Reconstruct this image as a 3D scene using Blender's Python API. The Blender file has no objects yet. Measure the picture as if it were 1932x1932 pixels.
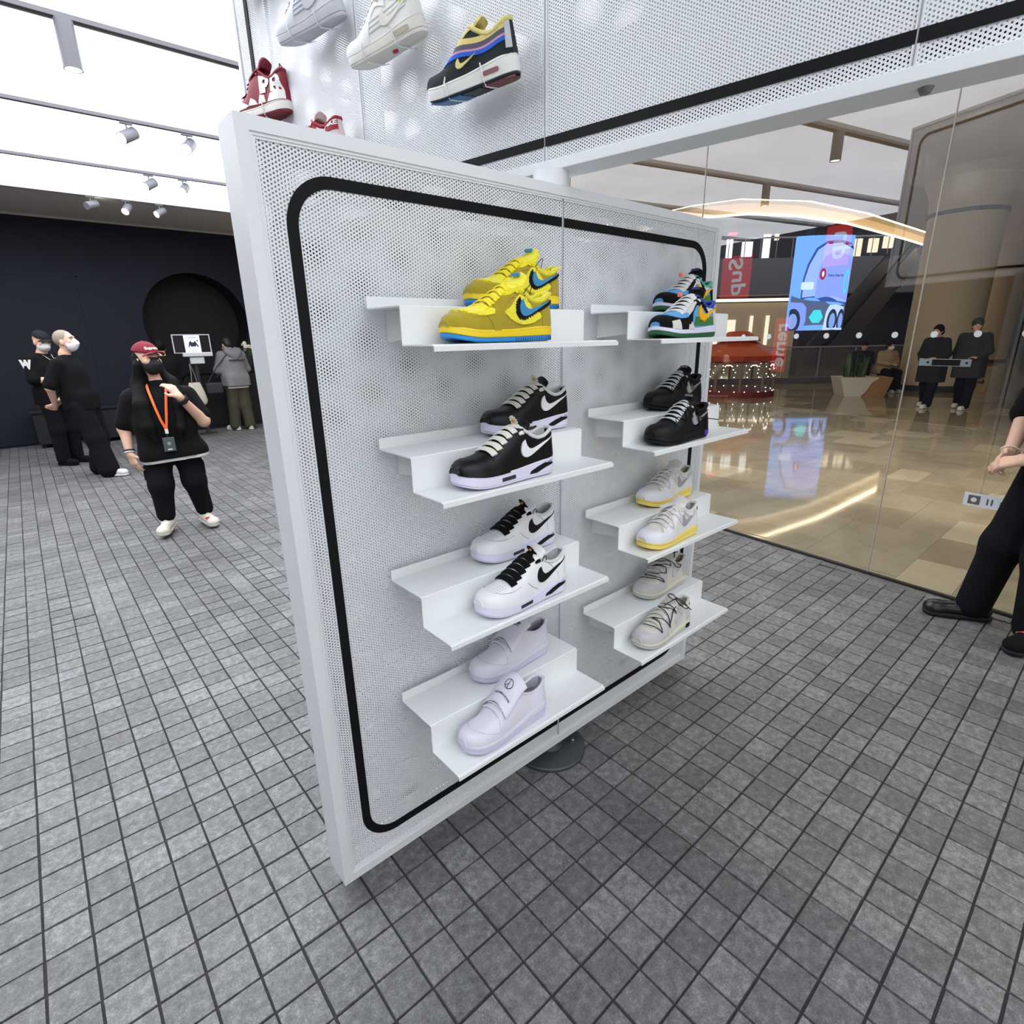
import bpy, bmesh, math, random
import numpy as np
from mathutils import Vector, Matrix
from mathutils.geometry import delaunay_2d_cdt

random.seed(7)
rng = np.random.default_rng(7)
sc = bpy.context.scene
COL = sc.collection
PI = math.pi
R = math.radians

# ------------------------------------------------------------------ camera
EYE = Vector((0.0, 0.0, 1.55))
_rot, _pit, _rol = R(40.727), R(17.609), R(-1.068)
_fh = Vector((math.sin(_rot), math.cos(_rot), 0))
_rt = Vector((math.cos(_rot), -math.sin(_rot), 0))
_z = Vector((0, 0, 1))
_fw = _fh * math.cos(_pit) - _z * math.sin(_pit)
_up = _fh * math.sin(_pit) + _z * math.cos(_pit)
_r2 = _rt * math.cos(_rol) + _up * math.sin(_rol)
_u2 = -_rt * math.sin(_rol) + _up * math.cos(_rol)
cam = bpy.data.cameras.new("camera")
cam.sensor_width = 36.0
cam.sensor_height = 36.0
cam.lens = 36.0 * 1035.0 / 1932.0
cam.clip_start = 0.02
cam.clip_end = 200
camo = bpy.data.objects.new("camera", cam)
camo.matrix_world = Matrix((
    (_r2.x, _u2.x, -_fw.x, EYE.x), (_r2.y, _u2.y, -_fw.y, EYE.y),
    (_r2.z, _u2.z, -_fw.z, EYE.z), (0, 0, 0, 1)))
COL.objects.link(camo)
sc.camera = camo

# ------------------------------------------------------------------ light / exposure
world = bpy.data.worlds.new("world")
sc.world = world
world.use_nodes = True
_bg = world.node_tree.nodes["Background"]
_bg.inputs[0].default_value = (0.96, 0.98, 1.0, 1)
_bg.inputs[1].default_value = 0.85
CEILING_GLOW = 2.75          # strength of the stretched light-ceiling panels
MALL_GLOW = 3.7              # strength of the mall's warm cove strips
sc.view_settings.view_transform = 'Standard'
sc.view_settings.look = 'None'
sc.view_settings.exposure = 0.72
sc.view_settings.gamma = 1.0
sc.view_settings.use_curve_mapping = False
sc.cycles.transparent_max_bounces = 16
sc.cycles.max_bounces = 6
sc.cycles.diffuse_bounces = 3
sc.cycles.glossy_bounces = 3
sc.cycles.caustics_reflective = False
sc.cycles.caustics_refractive = False
sc.cycles.adaptive_threshold = 0.02
sc.cycles.use_denoising = True

# ------------------------------------------------------------------ materials
MATS = {}


def srgb(r, g, b):
    f = lambda c: (c / 255) / 12.92 if c / 255 <= 0.04045 else ((c / 255 + 0.055) / 1.055) ** 2.4
    return (f(r), f(g), f(b), 1.0)


def M(name, col, rough=0.5, metal=0.0, spec=0.5, vary=0.06, scale=40.0, bump=0.0, bscale=None,
      emit=0.0, sheen=0.0, coat=0.0, ecol=None):
    """principled material with a little procedural variation of tone and relief"""
    if name in MATS:
        return MATS[name]
    m = bpy.data.materials.new(name)
    m.use_nodes = True
    nt = m.node_tree
    b = nt.nodes["Principled BSDF"]
    c = col if len(col) == 4 else (*col, 1)
    b.inputs["Roughness"].default_value = rough
    b.inputs["Metallic"].default_value = metal
    b.inputs["Specular IOR Level"].default_value = spec
    b.inputs["Sheen Weight"].default_value = sheen
    b.inputs["Coat Weight"].default_value = coat
    tc = nt.nodes.new("ShaderNodeTexCoord")
    nz = nt.nodes.new("ShaderNodeTexNoise")
    nz.inputs["Scale"].default_value = scale
    nz.inputs["Detail"].default_value = 4
    nt.links.new(tc.outputs["Object"], nz.inputs["Vector"])
    mx = nt.nodes.new("ShaderNodeMix")
    mx.data_type = 'RGBA'
    mx.inputs[6].default_value = tuple(max(0, v * (1 - vary)) for v in c[:3]) + (1,)
    mx.inputs[7].default_value = tuple(min(1, v * (1 + vary)) for v in c[:3]) + (1,)
    nt.links.new(nz.outputs["Fac"], mx.inputs[0])
    nt.links.new(mx.outputs[2], b.inputs["Base Color"])
    if bump:
        n2 = nt.nodes.new("ShaderNodeTexNoise")
        n2.inputs["Scale"].default_value = bscale or scale * 4
        n2.inputs["Detail"].default_value = 5
        nt.links.new(tc.outputs["Object"], n2.inputs["Vector"])
        bp = nt.nodes.new("ShaderNodeBump")
        bp.inputs["Strength"].default_value = bump
        bp.inputs["Distance"].default_value = 0.004
        nt.links.new(n2.outputs["Fac"], bp.inputs["Height"])
        nt.links.new(bp.outputs["Normal"], b.inputs["Normal"])
    if emit:
        b.inputs["Emission Color"].default_value = ecol or c
        b.inputs["Emission Strength"].default_value = emit
    MATS[name] = m
    return m


def math_node(nt, op, a, b=None, c=None):
    n = nt.nodes.new("ShaderNodeMath")
    n.operation = op
    for i, v in enumerate((a, b, c)):
        if v is None:
            continue
        if isinstance(v, (int, float)):
            n.inputs[i].default_value = v
        else:
            nt.links.new(v, n.inputs[i])
    return n.outputs[0]


def perforated(name, col, pitch, dia, rough=0.42):
    """white sheet steel with a staggered pattern of real see-through holes (object XZ plane)"""
    m = bpy.data.materials.new(name)
    m.use_nodes = True
    nt = m.node_tree
    b = nt.nodes["Principled BSDF"]
    b.inputs["Base Color"].default_value = col
    b.inputs["Roughness"].default_value = rough
    out = nt.nodes["Material Output"]
    tc = nt.nodes.new("ShaderNodeTexCoord")
    sp = nt.nodes.new("ShaderNodeSeparateXYZ")
    nt.links.new(tc.outputs["Object"], sp.inputs[0])
    px = pitch * math.sqrt(3)
    ds = []
    for off in (0.0, 0.5):
        fx = math_node(nt, 'FRACT', math_node(nt, 'ADD', math_node(nt, 'DIVIDE', sp.outputs[0], px), 50 + off))
        fz = math_node(nt, 'FRACT', math_node(nt, 'ADD', math_node(nt, 'DIVIDE', sp.outputs[2], pitch), 50 + off))
        dx = math_node(nt, 'MULTIPLY', math_node(nt, 'SUBTRACT', fx, 0.5), px)
        dz = math_node(nt, 'MULTIPLY', math_node(nt, 'SUBTRACT', fz, 0.5), pitch)
        ds.append(math_node(nt, 'SQRT', math_node(nt, 'ADD', math_node(nt, 'MULTIPLY', dx, dx),
                                                 math_node(nt, 'MULTIPLY', dz, dz))))
    d = math_node(nt, 'MINIMUM', ds[0], ds[1])
    hole = math_node(nt, 'LESS_THAN', d, dia / 2)
    tr = nt.nodes.new("ShaderNodeBsdfTransparent")
    mix = nt.nodes.new("ShaderNodeMixShader")
    nt.links.new(hole, mix.inputs[0])
    nt.links.new(b.outputs[0], mix.inputs[1])
    nt.links.new(tr.outputs[0], mix.inputs[2])
    nt.links.new(mix.outputs[0], out.inputs[0])
    return m


def emitter(name, col, strength, wave=0.0):
    m = bpy.data.materials.new(name)
    m.use_nodes = True
    nt = m.node_tree
    nt.nodes.remove(nt.nodes["Principled BSDF"])
    e = nt.nodes.new("ShaderNodeEmission")
    e.inputs[0].default_value = col
    e.inputs[1].default_value = strength
    if wave:
        tc = nt.nodes.new("ShaderNodeTexCoord")
        nz = nt.nodes.new("ShaderNodeTexNoise")
        nz.inputs["Scale"].default_value = 1.6
        nz.inputs["Detail"].default_value = 3
        nt.links.new(tc.outputs["Object"], nz.inputs["Vector"])
        s = math_node(nt, 'ADD', math_node(nt, 'MULTIPLY', nz.outputs["Fac"], wave * strength), strength * (1 - wave / 2))
        nt.links.new(s, e.inputs[1])
    nt.links.new(e.outputs[0], nt.nodes["Material Output"].inputs[0])
    MATS[name] = m
    return m


# ------------------------------------------------------------------ mesh builder
class MB:
    def __init__(self):
        self.v, self.f, self.mi = [], [], []

    def add(self, verts, faces, mi=0):
        o = len(self.v)
        self.v += [tuple(p) for p in verts]
        self.f += [tuple(i + o for i in f) for f in faces]
        self.mi += [mi] * len(faces)
        return self

    def box(self, a, b, bev=0.0, mi=0):
        x0, y0, z0 = a
        x1, y1, z1 = b
        if bev <= 0:
            vs = [(x0, y0, z0), (x1, y0, z0), (x1, y1, z0), (x0, y1, z0), (x0, y0, z1), (x1, y0, z1), (x1, y1, z1), (x0, y1, z1)]
            fs = [(0, 3, 2, 1), (4, 5, 6, 7), (0, 1, 5, 4), (1, 2, 6, 5), (2, 3, 7, 6), (3, 0, 4, 7)]
            return self.add(vs, fs, mi)
        bm = bmesh.new()
        bmesh.ops.create_cube(bm, size=1)
        for v in bm.verts:
            v.co = Vector(((x0 + x1) / 2 + v.co.x * (x1 - x0), (y0 + y1) / 2 + v.co.y * (y1 - y0), (z0 + z1) / 2 + v.co.z * (z1 - z0)))
        bmesh.ops.bevel(bm, geom=bm.edges[:], offset=bev, segments=2, affect='EDGES', profile=0.6)
        bm.verts.index_update()
        self.add([v.co[:] for v in bm.verts], [[v.index for v in f.verts] for f in bm.faces], mi)
        bm.free()
        return self

    def lathe(self, prof, c=(0, 0, 0), n=24, axis='z', mi=0, cap=True):
        """prof: list of (radius, height)"""
        vs, fs = [], []
        for r, h in prof:
            for k in range(n):
                a = 2 * PI * k / n
                p = (r * math.cos(a), r * math.sin(a), h)
                if axis == 'y':
                    p = (p[0], p[2], p[1])
                elif axis == 'x':
                    p = (p[2], p[0], p[1])
                vs.append((c[0] + p[0], c[1] + p[1], c[2] + p[2]))
        for j in range(len(prof) - 1):
            for k in range(n):
                k2 = (k + 1) % n
                fs.append((j * n + k, j * n + k2, (j + 1) * n + k2, (j + 1) * n + k))
        if cap:
            fs.append(tuple(reversed(range(n))))
            fs.append(tuple((len(prof) - 1) * n + k for k in range(n)))
        return self.add(vs, fs, mi)

    def tube(self, pts, rad, n=8, mi=0, flat=None, closed=False, cap=True):
        """swept tube; rad float or list; flat=(w,t,up) sweeps an ellipse instead"""
        P = [Vector(p) for p in pts]
        N = len(P)
        rads = rad if isinstance(rad, (list, tuple)) else [rad] * N
        vs, fs = [], []
        prev = None
        for i, p in enumerate(P):
            if closed:
                t = P[(i + 1) % N] - P[i - 1]
            else:
                t = P[min(i + 1, N - 1)] - P[max(i - 1, 0)]
            t = t.normalized() if t.length > 1e-9 else Vector((1, 0, 0))
            if flat:
                up = flat[2][i] if isinstance(flat[2], list) else Vector(flat[2])
                a = t.cross(up)
                a = a.normalized() if a.length > 1e-6 else t.orthogonal().normalized()
                b = a.cross(t).normalized()
                sa, sb = flat[0] / 2 * rads[i], flat[1] / 2 * rads[i]
            else:
                if prev is None:
                    a = t.orthogonal().normalized()
                else:
                    a = prev - t * prev.dot(t)
                    a = a.normalized() if a.length > 1e-6 else t.orthogonal().normalized()
                prev = a
                b = t.cross(a)
                sa = sb = rads[i]
            for k in range(n):
                th = 2 * PI * k / n
                q = p + a * (math.cos(th) * sa) + b * (math.sin(th) * sb)
                vs.append(q[:])
        m = N if closed else N - 1
        for i in range(m):
            for k in range(n):
                k2 = (k + 1) % n
                j = (i + 1) % N
                fs.append((i * n + k, i * n + k2, j * n + k2, j * n + k))
        if cap and not closed:
            fs.append(tuple(reversed(range(n))))
            fs.append(tuple((N - 1) * n + k for k in range(n)))
        return self.add(vs, fs, mi)

    def prism(self, poly, d0, d1, axes='xy', mi=0):
        """2-D polygon extruded along the remaining axis from d0 to d1"""
        n = len(poly)
        def P(u, w, d):
            return {'xy': (u, w, d), 'xz': (u, d, w), 'yz': (d, u, w)}[axes]
        vs = [P(u, w, d0) for u, w in poly] + [P(u, w, d1) for u, w in poly]
        fs = [tuple(reversed(range(n))), tuple(range(n, 2 * n))]
        fs += [(k, (k + 1) % n, n + (k + 1) % n, n + k) for k in range(n)]
        return self.add(vs, fs, mi)

    def ball(self, c, r, n=12, mi=0):
        r = r if isinstance(r, (tuple, list)) else (r, r, r)
        vs, fs = [], []
        m = n // 2
        for j in range(m + 1):
            ph = PI * j / m
            for k in range(n):
                th = 2 * PI * k / n
                vs.append((c[0] + r[0] * math.sin(ph) * math.cos(th), c[1] + r[1] * math.sin(ph) * math.sin(th), c[2] + r[2] * math.cos(ph)))
        for j in range(m):
            for k in range(n):
                k2 = (k + 1) % n
                fs.append((j * n + k, (j + 1) * n + k, (j + 1) * n + k2, j * n + k2))
        return self.add(vs, fs, mi)

    def mesh(self, name, mats, smooth=False, fix=True):
        me = bpy.data.meshes.new(name)
        me.from_pydata(self.v, [], self.f)
        mats = mats if isinstance(mats, (list, tuple)) else [mats]
        for m in mats:
            me.materials.append(m)
        if len(mats) > 1:
            me.polygons.foreach_set("material_index", self.mi)
        if fix:
            bm = bmesh.new()
            bm.from_mesh(me)
            bmesh.ops.remove_doubles(bm, verts=bm.verts[:], dist=1e-6)
            bmesh.ops.recalc_face_normals(bm, faces=bm.faces[:])
            bm.to_mesh(me)
            bm.free()
        if smooth:
            me.polygons.foreach_set("use_smooth", [True] * len(me.polygons))
            try:
                me.set_sharp_from_angle(angle=R(smooth if smooth is not True else 40))
            except Exception:
                pass
        me.update()
        return me

    def build(self, name, mats, parent=None, smooth=False, loc=None, fix=True):
        o = bpy.data.objects.new(name, self.mesh(name, mats, smooth, fix))
        COL.objects.link(o)
        if loc:
            o.location = loc
        if parent:
            o.parent = parent
        return o


def empty(name, loc=(0, 0, 0), rz=0.0):
    o = bpy.data.objects.new(name, None)
    o.empty_display_size = 0.05
    COL.objects.link(o)
    o.location = loc
    o.rotation_euler = (0, 0, rz)
    return o


def tag(o, label=None, cat=None, group=None, kind=None):
    if label:
        o["label"] = label
    if cat:
        o["category"] = cat
    if group:
        o["group"] = group
    if kind:
        o["kind"] = kind
    return o


def copy_tree(o, parent=None):
    c = o.copy()
    COL.objects.link(c)
    c.parent = parent
    for ch in list(o.children):
        copy_tree(ch, c)
    return c


def text_mesh(body, size, depth=0.0005, align='CENTER', shear=0.0, bold=0.0):
    """triangulated letter shapes lying in XY, as (verts, faces)"""
    cu = bpy.data.curves.new("letters", 'FONT')
    cu.body = body
    cu.size = size
    cu.align_x = align
    cu.align_y = 'CENTER'
    cu.extrude = depth
    cu.shear = shear
    cu.offset = bold
    cu.resolution_u = 3
    o = bpy.data.objects.new("letters", cu)
    COL.objects.link(o)
    dg = bpy.context.evaluated_depsgraph_get()
    me = bpy.data.meshes.new_from_object(o.evaluated_get(dg))
    vs = [v.co.copy() for v in me.vertices]
    fs = [tuple(p.vertices) for p in me.polygons]
    bpy.data.objects.remove(o)
    bpy.data.curves.remove(cu)
    bpy.data.meshes.remove(me)
    return vs, fs


def smoothstep(a, b, x):
    t = np.clip((x - a) / (b - a), 0, 1)
    return t * t * (3 - 2 * t)


def rounded(x0, z0, x1, z1, r, n=8):
    pts = []
    for cx, cz, a0 in ((x1 - r, z1 - r, 0), (x0 + r, z1 - r, 90), (x0 + r, z0 + r, 180), (x1 - r, z0 + r, 270)):
        for k in range(n + 1):
            a = R(a0 + 90 * k / n)
            pts.append((cx + r * math.cos(a), cz + r * math.sin(a)))
    return pts


def ring(mb, outer, inner, y0, y1, mi=0):
    """frame between two matching outlines (x,z), thickness y0..y1"""
    n = len(outer)
    vs = [(x, y0, z) for x, z in outer] + [(x, y0, z) for x, z in inner] + [(x, y1, z) for x, z in outer] + [(x, y1, z) for x, z in inner]
    fs = []
    for k in range(n):
        j = (k + 1) % n
        fs += [(k, j, n + j, n + k), (2 * n + k, 3 * n + k, 3 * n + j, 2 * n + j), (k, 2 * n + k, 2 * n + j, j), (n + k, n + j, 3 * n + j, 3 * n + k)]
    mb.add(vs, fs, mi)
    return mb


WHITE = M("powder_white", srgb(224, 227, 229), rough=0.45, vary=0.02, scale=60, bump=0.05, bscale=900)
BLACKP = M("satin_black", srgb(10, 10, 13), rough=0.6, vary=0.05, spec=.2)
PERFH = perforated("perforated_upper_wall", srgb(222, 225, 228), 0.008, 0.0038)
PERFB = perforated("perforated_upper_back", srgb(222, 225, 228), 0.008, 0.0025)
PERF = perforated("perforated_white_steel", srgb(222, 225, 228), 0.008, 0.0043)
# ================================================================== setting: floor
GX, GY, GP = 0.7692, 0.8635, 0.10508          # paver grid origin and pitch


def glass_x(y):
    return 3.9 + 0.1135 * (y - 0.05)


def paver_material():
    m = bpy.data.materials.new("grey_granite_paver")
    m.use_nodes = True
    nt = m.node_tree
    b = nt.nodes["Principled BSDF"]
    geo = nt.nodes.new("ShaderNodeNewGeometry")
    sp = nt.nodes.new("ShaderNodeSeparateXYZ")
    nt.links.new(geo.outputs["Position"], sp.inputs[0])
    ix = math_node(nt, 'FLOOR', math_node(nt, 'DIVIDE', math_node(nt, 'SUBTRACT', sp.outputs[0], GX), GP))
    iy = math_node(nt, 'FLOOR', math_node(nt, 'DIVIDE', math_node(nt, 'SUBTRACT', sp.outputs[1], GY), GP))
    cb = nt.nodes.new("ShaderNodeCombineXYZ")
    nt.links.new(ix, cb.inputs[0])
    nt.links.new(iy, cb.inputs[1])
    wn = nt.nodes.new("ShaderNodeTexWhiteNoise")
    nt.links.new(cb.outputs[0], wn.inputs["Vector"])

    def noise(scale, detail, rough=0.6):
        n = nt.nodes.new("ShaderNodeTexNoise")
        n.inputs["Scale"].default_value = scale
        n.inputs["Detail"].default_value = detail
        n.inputs["Roughness"].default_value = rough
        nt.links.new(geo.outputs["Position"], n.inputs["Vector"])
        return n.outputs["Fac"]
    fine, mid, big = noise(210, 6, 0.75), noise(38, 5, 0.7), noise(2.2, 3)
    v = math_node(nt, 'ADD', math_node(nt, 'MULTIPLY', fine, 1.0), math_node(nt, 'MULTIPLY', mid, 0.95))
    v = math_node(nt, 'ADD', v, math_node(nt, 'MULTIPLY', wn.outputs["Value"], 0.16))
    v = math_node(nt, 'ADD', v, math_node(nt, 'MULTIPLY', big, 0.3))
    v = math_node(nt, 'DIVIDE', v, 2.41)
    cr = nt.nodes.new("ShaderNodeValToRGB")
    e = cr.color_ramp.elements
    e[0].position, e[0].color = 0.34, srgb(56, 56, 57)
    e[1].position, e[1].color = 0.66, srgb(162, 162, 161)
    e2 = cr.color_ramp.elements.new(0.5)
    e2.color = srgb(106, 106, 106)
    nt.links.new(v, cr.inputs[0])
    nt.links.new(cr.outputs[0], b.inputs["Base Color"])
    b.inputs["Roughness"].default_value = 0.46
    b.inputs["Specular IOR Level"].default_value = 0.5
    bp = nt.nodes.new("ShaderNodeBump")
    bp.inputs["Strength"].default_value = 0.35
    bp.inputs["Distance"].default_value = 0.003
    nt.links.new(math_node(nt, 'ADD', fine, mid), bp.inputs["Height"])
    nt.links.new(bp.outputs["Normal"], b.inputs["Normal"])
    return m


PAVER = paver_material()
JOINT = M("dark_joint_sand", srgb(50, 50, 52), rough=0.9, vary=0.3, scale=120)

floor = MB().prism([(-3.2, -2.2), (glass_x(-2.2), -2.2), (glass_x(12.3), 12.3), (-3.2, 12.3)], -0.06, -0.006).build("floor", JOINT)
tag(floor, kind="structure")

half = GP / 2 - 0.0017
ch = 0.0018
tv = [(-half, -half, 0), (half, -half, 0), (half, half, 0), (-half, half, 0)]
tv = [(x, y, -0.012) for x, y, _ in tv] + [(x * (1 - ch / half), y * (1 - ch / half), 0.0) for x, y, _ in tv]
tf = [(4, 5, 6, 7)] + [(k, (k + 1) % 4, 4 + (k + 1) % 4, 4 + k) for k in range(4)]
tmesh = MB().add(tv, tf).mesh("paver", PAVER)


def project(p):
    d = Vector(p) - EYE
    zc = d.dot(_fw)
    if zc <= 0.05:
        return None
    return 966 + 1035 * d.dot(_r2) / zc, 966 - 1035 * d.dot(_u2) / zc, zc


cells = []
nrm = random.Random(3)
for i in range(-38, 36):
    off_far = nrm.uniform(-0.5, 0.5) * GP
    for j in range(-28, 107):
        x = GX + (i + 0.5) * GP
        y = GY + (j + 0.5) * GP
        if y > 3.6:
            y += off_far * min(1.0, (y - 3.6) / 0.8) if nrm.random() < 2 else 0
        if x > glass_x(y) - GP * 0.62 or x < -3.1 or y < -2.1 or y > 11.9:
            continue
        z = nrm.gauss(0, 0.0006)
        cells.append((x + nrm.uniform(-.0008, .0008), y + nrm.uniform(-.0008, .0008), z, nrm.uniform(-.006, .006)))
score = []
for k, c in enumerate(cells):
    p = project(c[:3])
    if p and -20 < p[0] < 1950 and -20 < p[1] < 1950:
        # skip what the display panel hides
        hid = 640 < p[0] < 1290 and p[1] < 1678 - (p[0] - 653) * 0.693
        if not hid:
            score.append((p[2], k))
score.sort()
near = set(k for _, k in score[:300])
field = MB()
for k, (x, y, z, a) in enumerate(cells):
    if k in near:
        o = bpy.data.objects.new("paver", tmesh)
        COL.objects.link(o)
        o.location = (x, y, z)
        o.rotation_euler = (0, 0, a)
        o.parent = floor
    else:
        ca, sa = math.cos(a), math.sin(a)
        field.add([(x + vx * ca - vy * sa, y + vx * sa + vy * ca, z + vz) for vx, vy, vz in tv], tf)
fo = field.build("paving", PAVER, floor, fix=False)
tag(fo, "field of small square grey stone pavers", kind="stuff")

es = MB()
for k in range(30):                      # cut stones that close the paving against the glass line
    ya, yb = -2.1 + k * 0.47, -2.1 + (k + 1) * 0.47 - 0.004
    es.prism([(glass_x(ya) - 0.085, ya), (glass_x(ya) - 0.012, ya), (glass_x(yb) - 0.012, yb), (glass_x(yb) - 0.085, yb)], -0.012, -0.0022)
tag(es.build("edge_stone", PAVER, floor), kind="stuff")

# ================================================================== back wall with round niche
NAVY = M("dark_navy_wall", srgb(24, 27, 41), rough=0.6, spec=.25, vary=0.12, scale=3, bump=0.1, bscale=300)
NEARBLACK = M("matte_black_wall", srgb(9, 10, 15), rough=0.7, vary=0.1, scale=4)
WY = 12.0
cx, cz, cr_ = 2.70, 1.90, 0.88
n = 48
circ = [(cx + cr_ * math.cos(2 * PI * k / n), cz + cr_ * math.sin(2 * PI * k / n)) for k in range(n)]
outl = []
x0, x1, z0, z1 = -3.2, 5.3, 0.0, 3.5
for px, pz in circ:                      # project circle points radially on to the rectangle
    dx, dz = px - cx, pz - cz
    t = min(((x1 - cx) / dx if dx > 1e-9 else (x0 - cx) / dx if dx < -1e-9 else 1e9),
            ((z1 - cz) / dz if dz > 1e-9 else (z0 - cz) / dz if dz < -1e-9 else 1e9))
    outl.append((cx + dx * t, cz + dz * t))
wb = MB()
ring(wb, outl, circ, WY, WY + 0.12)
for a, b in (((x0, z0), (x0 + .9, z0)), ):
    pass
wb.box((x0, WY + 0.121, z0), (x1, WY + 0.2, 0.9))
corner = MB()
wall_back = wb.build("wall_back", NAVY)
tag(wall_back, kind="structure")
# corners the radial frame misses
cb_ = MB()
for X, Z in ((x0, z0), (x1, z0), (x0, z1), (x1, z1)):
    ks = sorted(range(n), key=lambda k: (outl[k][0] - X) ** 2 + (outl[k][1] - Z) ** 2)
    a = [k for k in ks if abs(outl[k][0] - X) < 1e-6][:1] + [k for k in ks if abs(outl[k][1] - Z) < 1e-6][:1]
    if len(a) == 2:
        cb_.prism([outl[a[0]], (X, Z), outl[a[1]]], WY, WY + 0.12, 'xz')
cb_.build("wall_corner", NAVY, wall_back)
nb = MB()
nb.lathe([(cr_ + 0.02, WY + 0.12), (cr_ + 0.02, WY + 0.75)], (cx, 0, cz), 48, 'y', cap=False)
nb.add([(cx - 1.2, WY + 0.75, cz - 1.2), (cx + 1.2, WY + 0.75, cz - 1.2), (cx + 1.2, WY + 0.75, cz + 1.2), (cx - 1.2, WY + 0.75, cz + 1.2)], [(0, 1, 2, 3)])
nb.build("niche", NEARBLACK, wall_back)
# flush door and panel joints
door = MB().box((-0.55, WY - 0.012, 0.02), (1.0, WY + 0.0, 2.62), 0.004).build("door_1", NAVY)
tag(door, kind="structure")
jb = MB()
for a, b in (((-0.57, 0.0), (-0.552, 2.64)), ((1.002, 0.0), (1.02, 2.64)), ((-0.57, 2.622), (1.02, 2.642))):
    jb.box((a[0], WY - 0.006, a[1]), (b[0], WY + 0.001, b[1]))
jb.build("door_joint", NEARBLACK, door)
MB().box((0.2, WY - 0.016, 0.02), (0.21, WY - 0.01, 2.62)).build("leaf_joint", NEARBLACK, door)

# ================================================================== ceiling
CZ = 3.5
BEAMS = [-1.86, -0.16, 1.54, 3.24, 4.94, 6.65, 8.40]
EDGE = 10.05
GLOWP = emitter("light_ceiling_skin", (0.90, 0.93, 1.0, 1), CEILING_GLOW, 0.35)
SOFFIT = M("grey_beige_soffit", srgb(212, 207, 202), rough=0.8, vary=0.05, scale=3)
BEAMW = M("white_grey_beam", srgb(188, 187, 184), rough=0.6, vary=0.03)
TRACK = M("grey_track", srgb(106, 105, 110), rough=0.5, vary=0.04)
ceil = MB().box((-5, -3.5, CZ + 0.12), (5.4, 12.3, CZ + 0.2)).build("ceiling", BEAMW)
tag(ceil, kind="structure")
LX0, LX1 = -3.6, 3.5
edges = BEAMS + [EDGE]
for a, b in zip(edges[:-1], edges[1:]):
    if -1.0 < a < 1.0:  # overhead bay kept unlit, bay behind the camera lit, to shape the light
        MB().box((LX0, a + 0.05, CZ + 0.03), (LX1, b - 0.05, CZ + 0.05)).build("plain_panel", BEAMW, ceil)
        continue
    MB().box((LX0, a + 0.05, CZ + 0.03), (LX1, b - 0.05, CZ + 0.05)).build("light_panel", GLOWP, ceil)
sb = MB().box((-5, EDGE + 0.06, CZ), (5.4, 12.2, CZ + 0.12), 0.0)
sb.box((LX1, -3.5, CZ - 0.0), (5.4, EDGE + 0.06, CZ + 0.12))
sb.box((-5, -3.5, CZ), (LX0, EDGE + 0.06, CZ + 0.12))
sb.build("soffit", SOFFIT, ceil)
MB().box((LX0, EDGE - 0.03, CZ - 0.02), (LX1, EDGE + 0.06, CZ + 0.06), 0.005).build("edge_trim", BEAMW, ceil)
MB().box((-3.2, WY - 0.03, CZ - 0.03), (5.3, WY + 0.02, CZ), 0.003).build("shadow_trim", BEAMW, ceil)
for y in BEAMS:
    bm_ = MB().box((LX0, y - 0.055, CZ - 0.01), (LX1, y + 0.075, CZ + 0.06), 0.004)
    bo = bm_.build("ceiling_beam", BEAMW, ceil)
    MB().box((LX0, y - 0.055, CZ - 0.035), (LX1, y - 0.01, CZ - 0.0105), 0.003).build("lighting_track", TRACK, bo)

LAMP = emitter("lamp_lens", (1.0, 0.96, 0.9, 1), 9.0)
SPOTW = M("spot_white", srgb(104, 105, 111), rough=0.45, vary=0.03)
spots = []


def spot(x, y, z, az, tilt, label, size=1.0):
    t = empty("track_spotlight", (x, y, z))
    MB().box((-0.05, -0.015, -0.018), (0.05, 0.015, 0), 0.003).build("track_adapter", SPOTW, t)
    MB().lathe([(0.008, -0.075), (0.008, -0.015)], n=10).build("stem", SPOTW, t, smooth=True)
    d = Vector((math.cos(az) * math.cos(tilt), math.sin(az) * math.cos(tilt), math.sin(tilt)))
    q = d.to_track_quat('Z', 'Y').to_matrix()
    L, r = 0.145 * size, 0.043 * size
    hb = MB().lathe([(r * 0.3, -L / 2), (r * 0.96, -L / 2), (r, -L / 2 + 0.004), (r, L / 2), (r * 0.9, L / 2), (r * 0.86, L / 2 - 0.012)], n=28, cap=True)
    hb.v = [tuple(q @ Vector(p) + Vector((0, 0, -0.105))) for p in hb.v]
    h = hb.build("lamp_head", SPOTW, t, smooth=True)
    lb = MB().lathe([(0.0, L / 2 - 0.007), (r * 0.87, L / 2 - 0.007)], n=24, cap=False)
    lb.v = [tuple(q @ Vector(p) + Vector((0, 0, -0.105))) for p in lb.v]
    lb.build("lens", LAMP, h)
    tag(t, label, "spotlight", "spotlights on the ceiling tracks")
    return t


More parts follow.
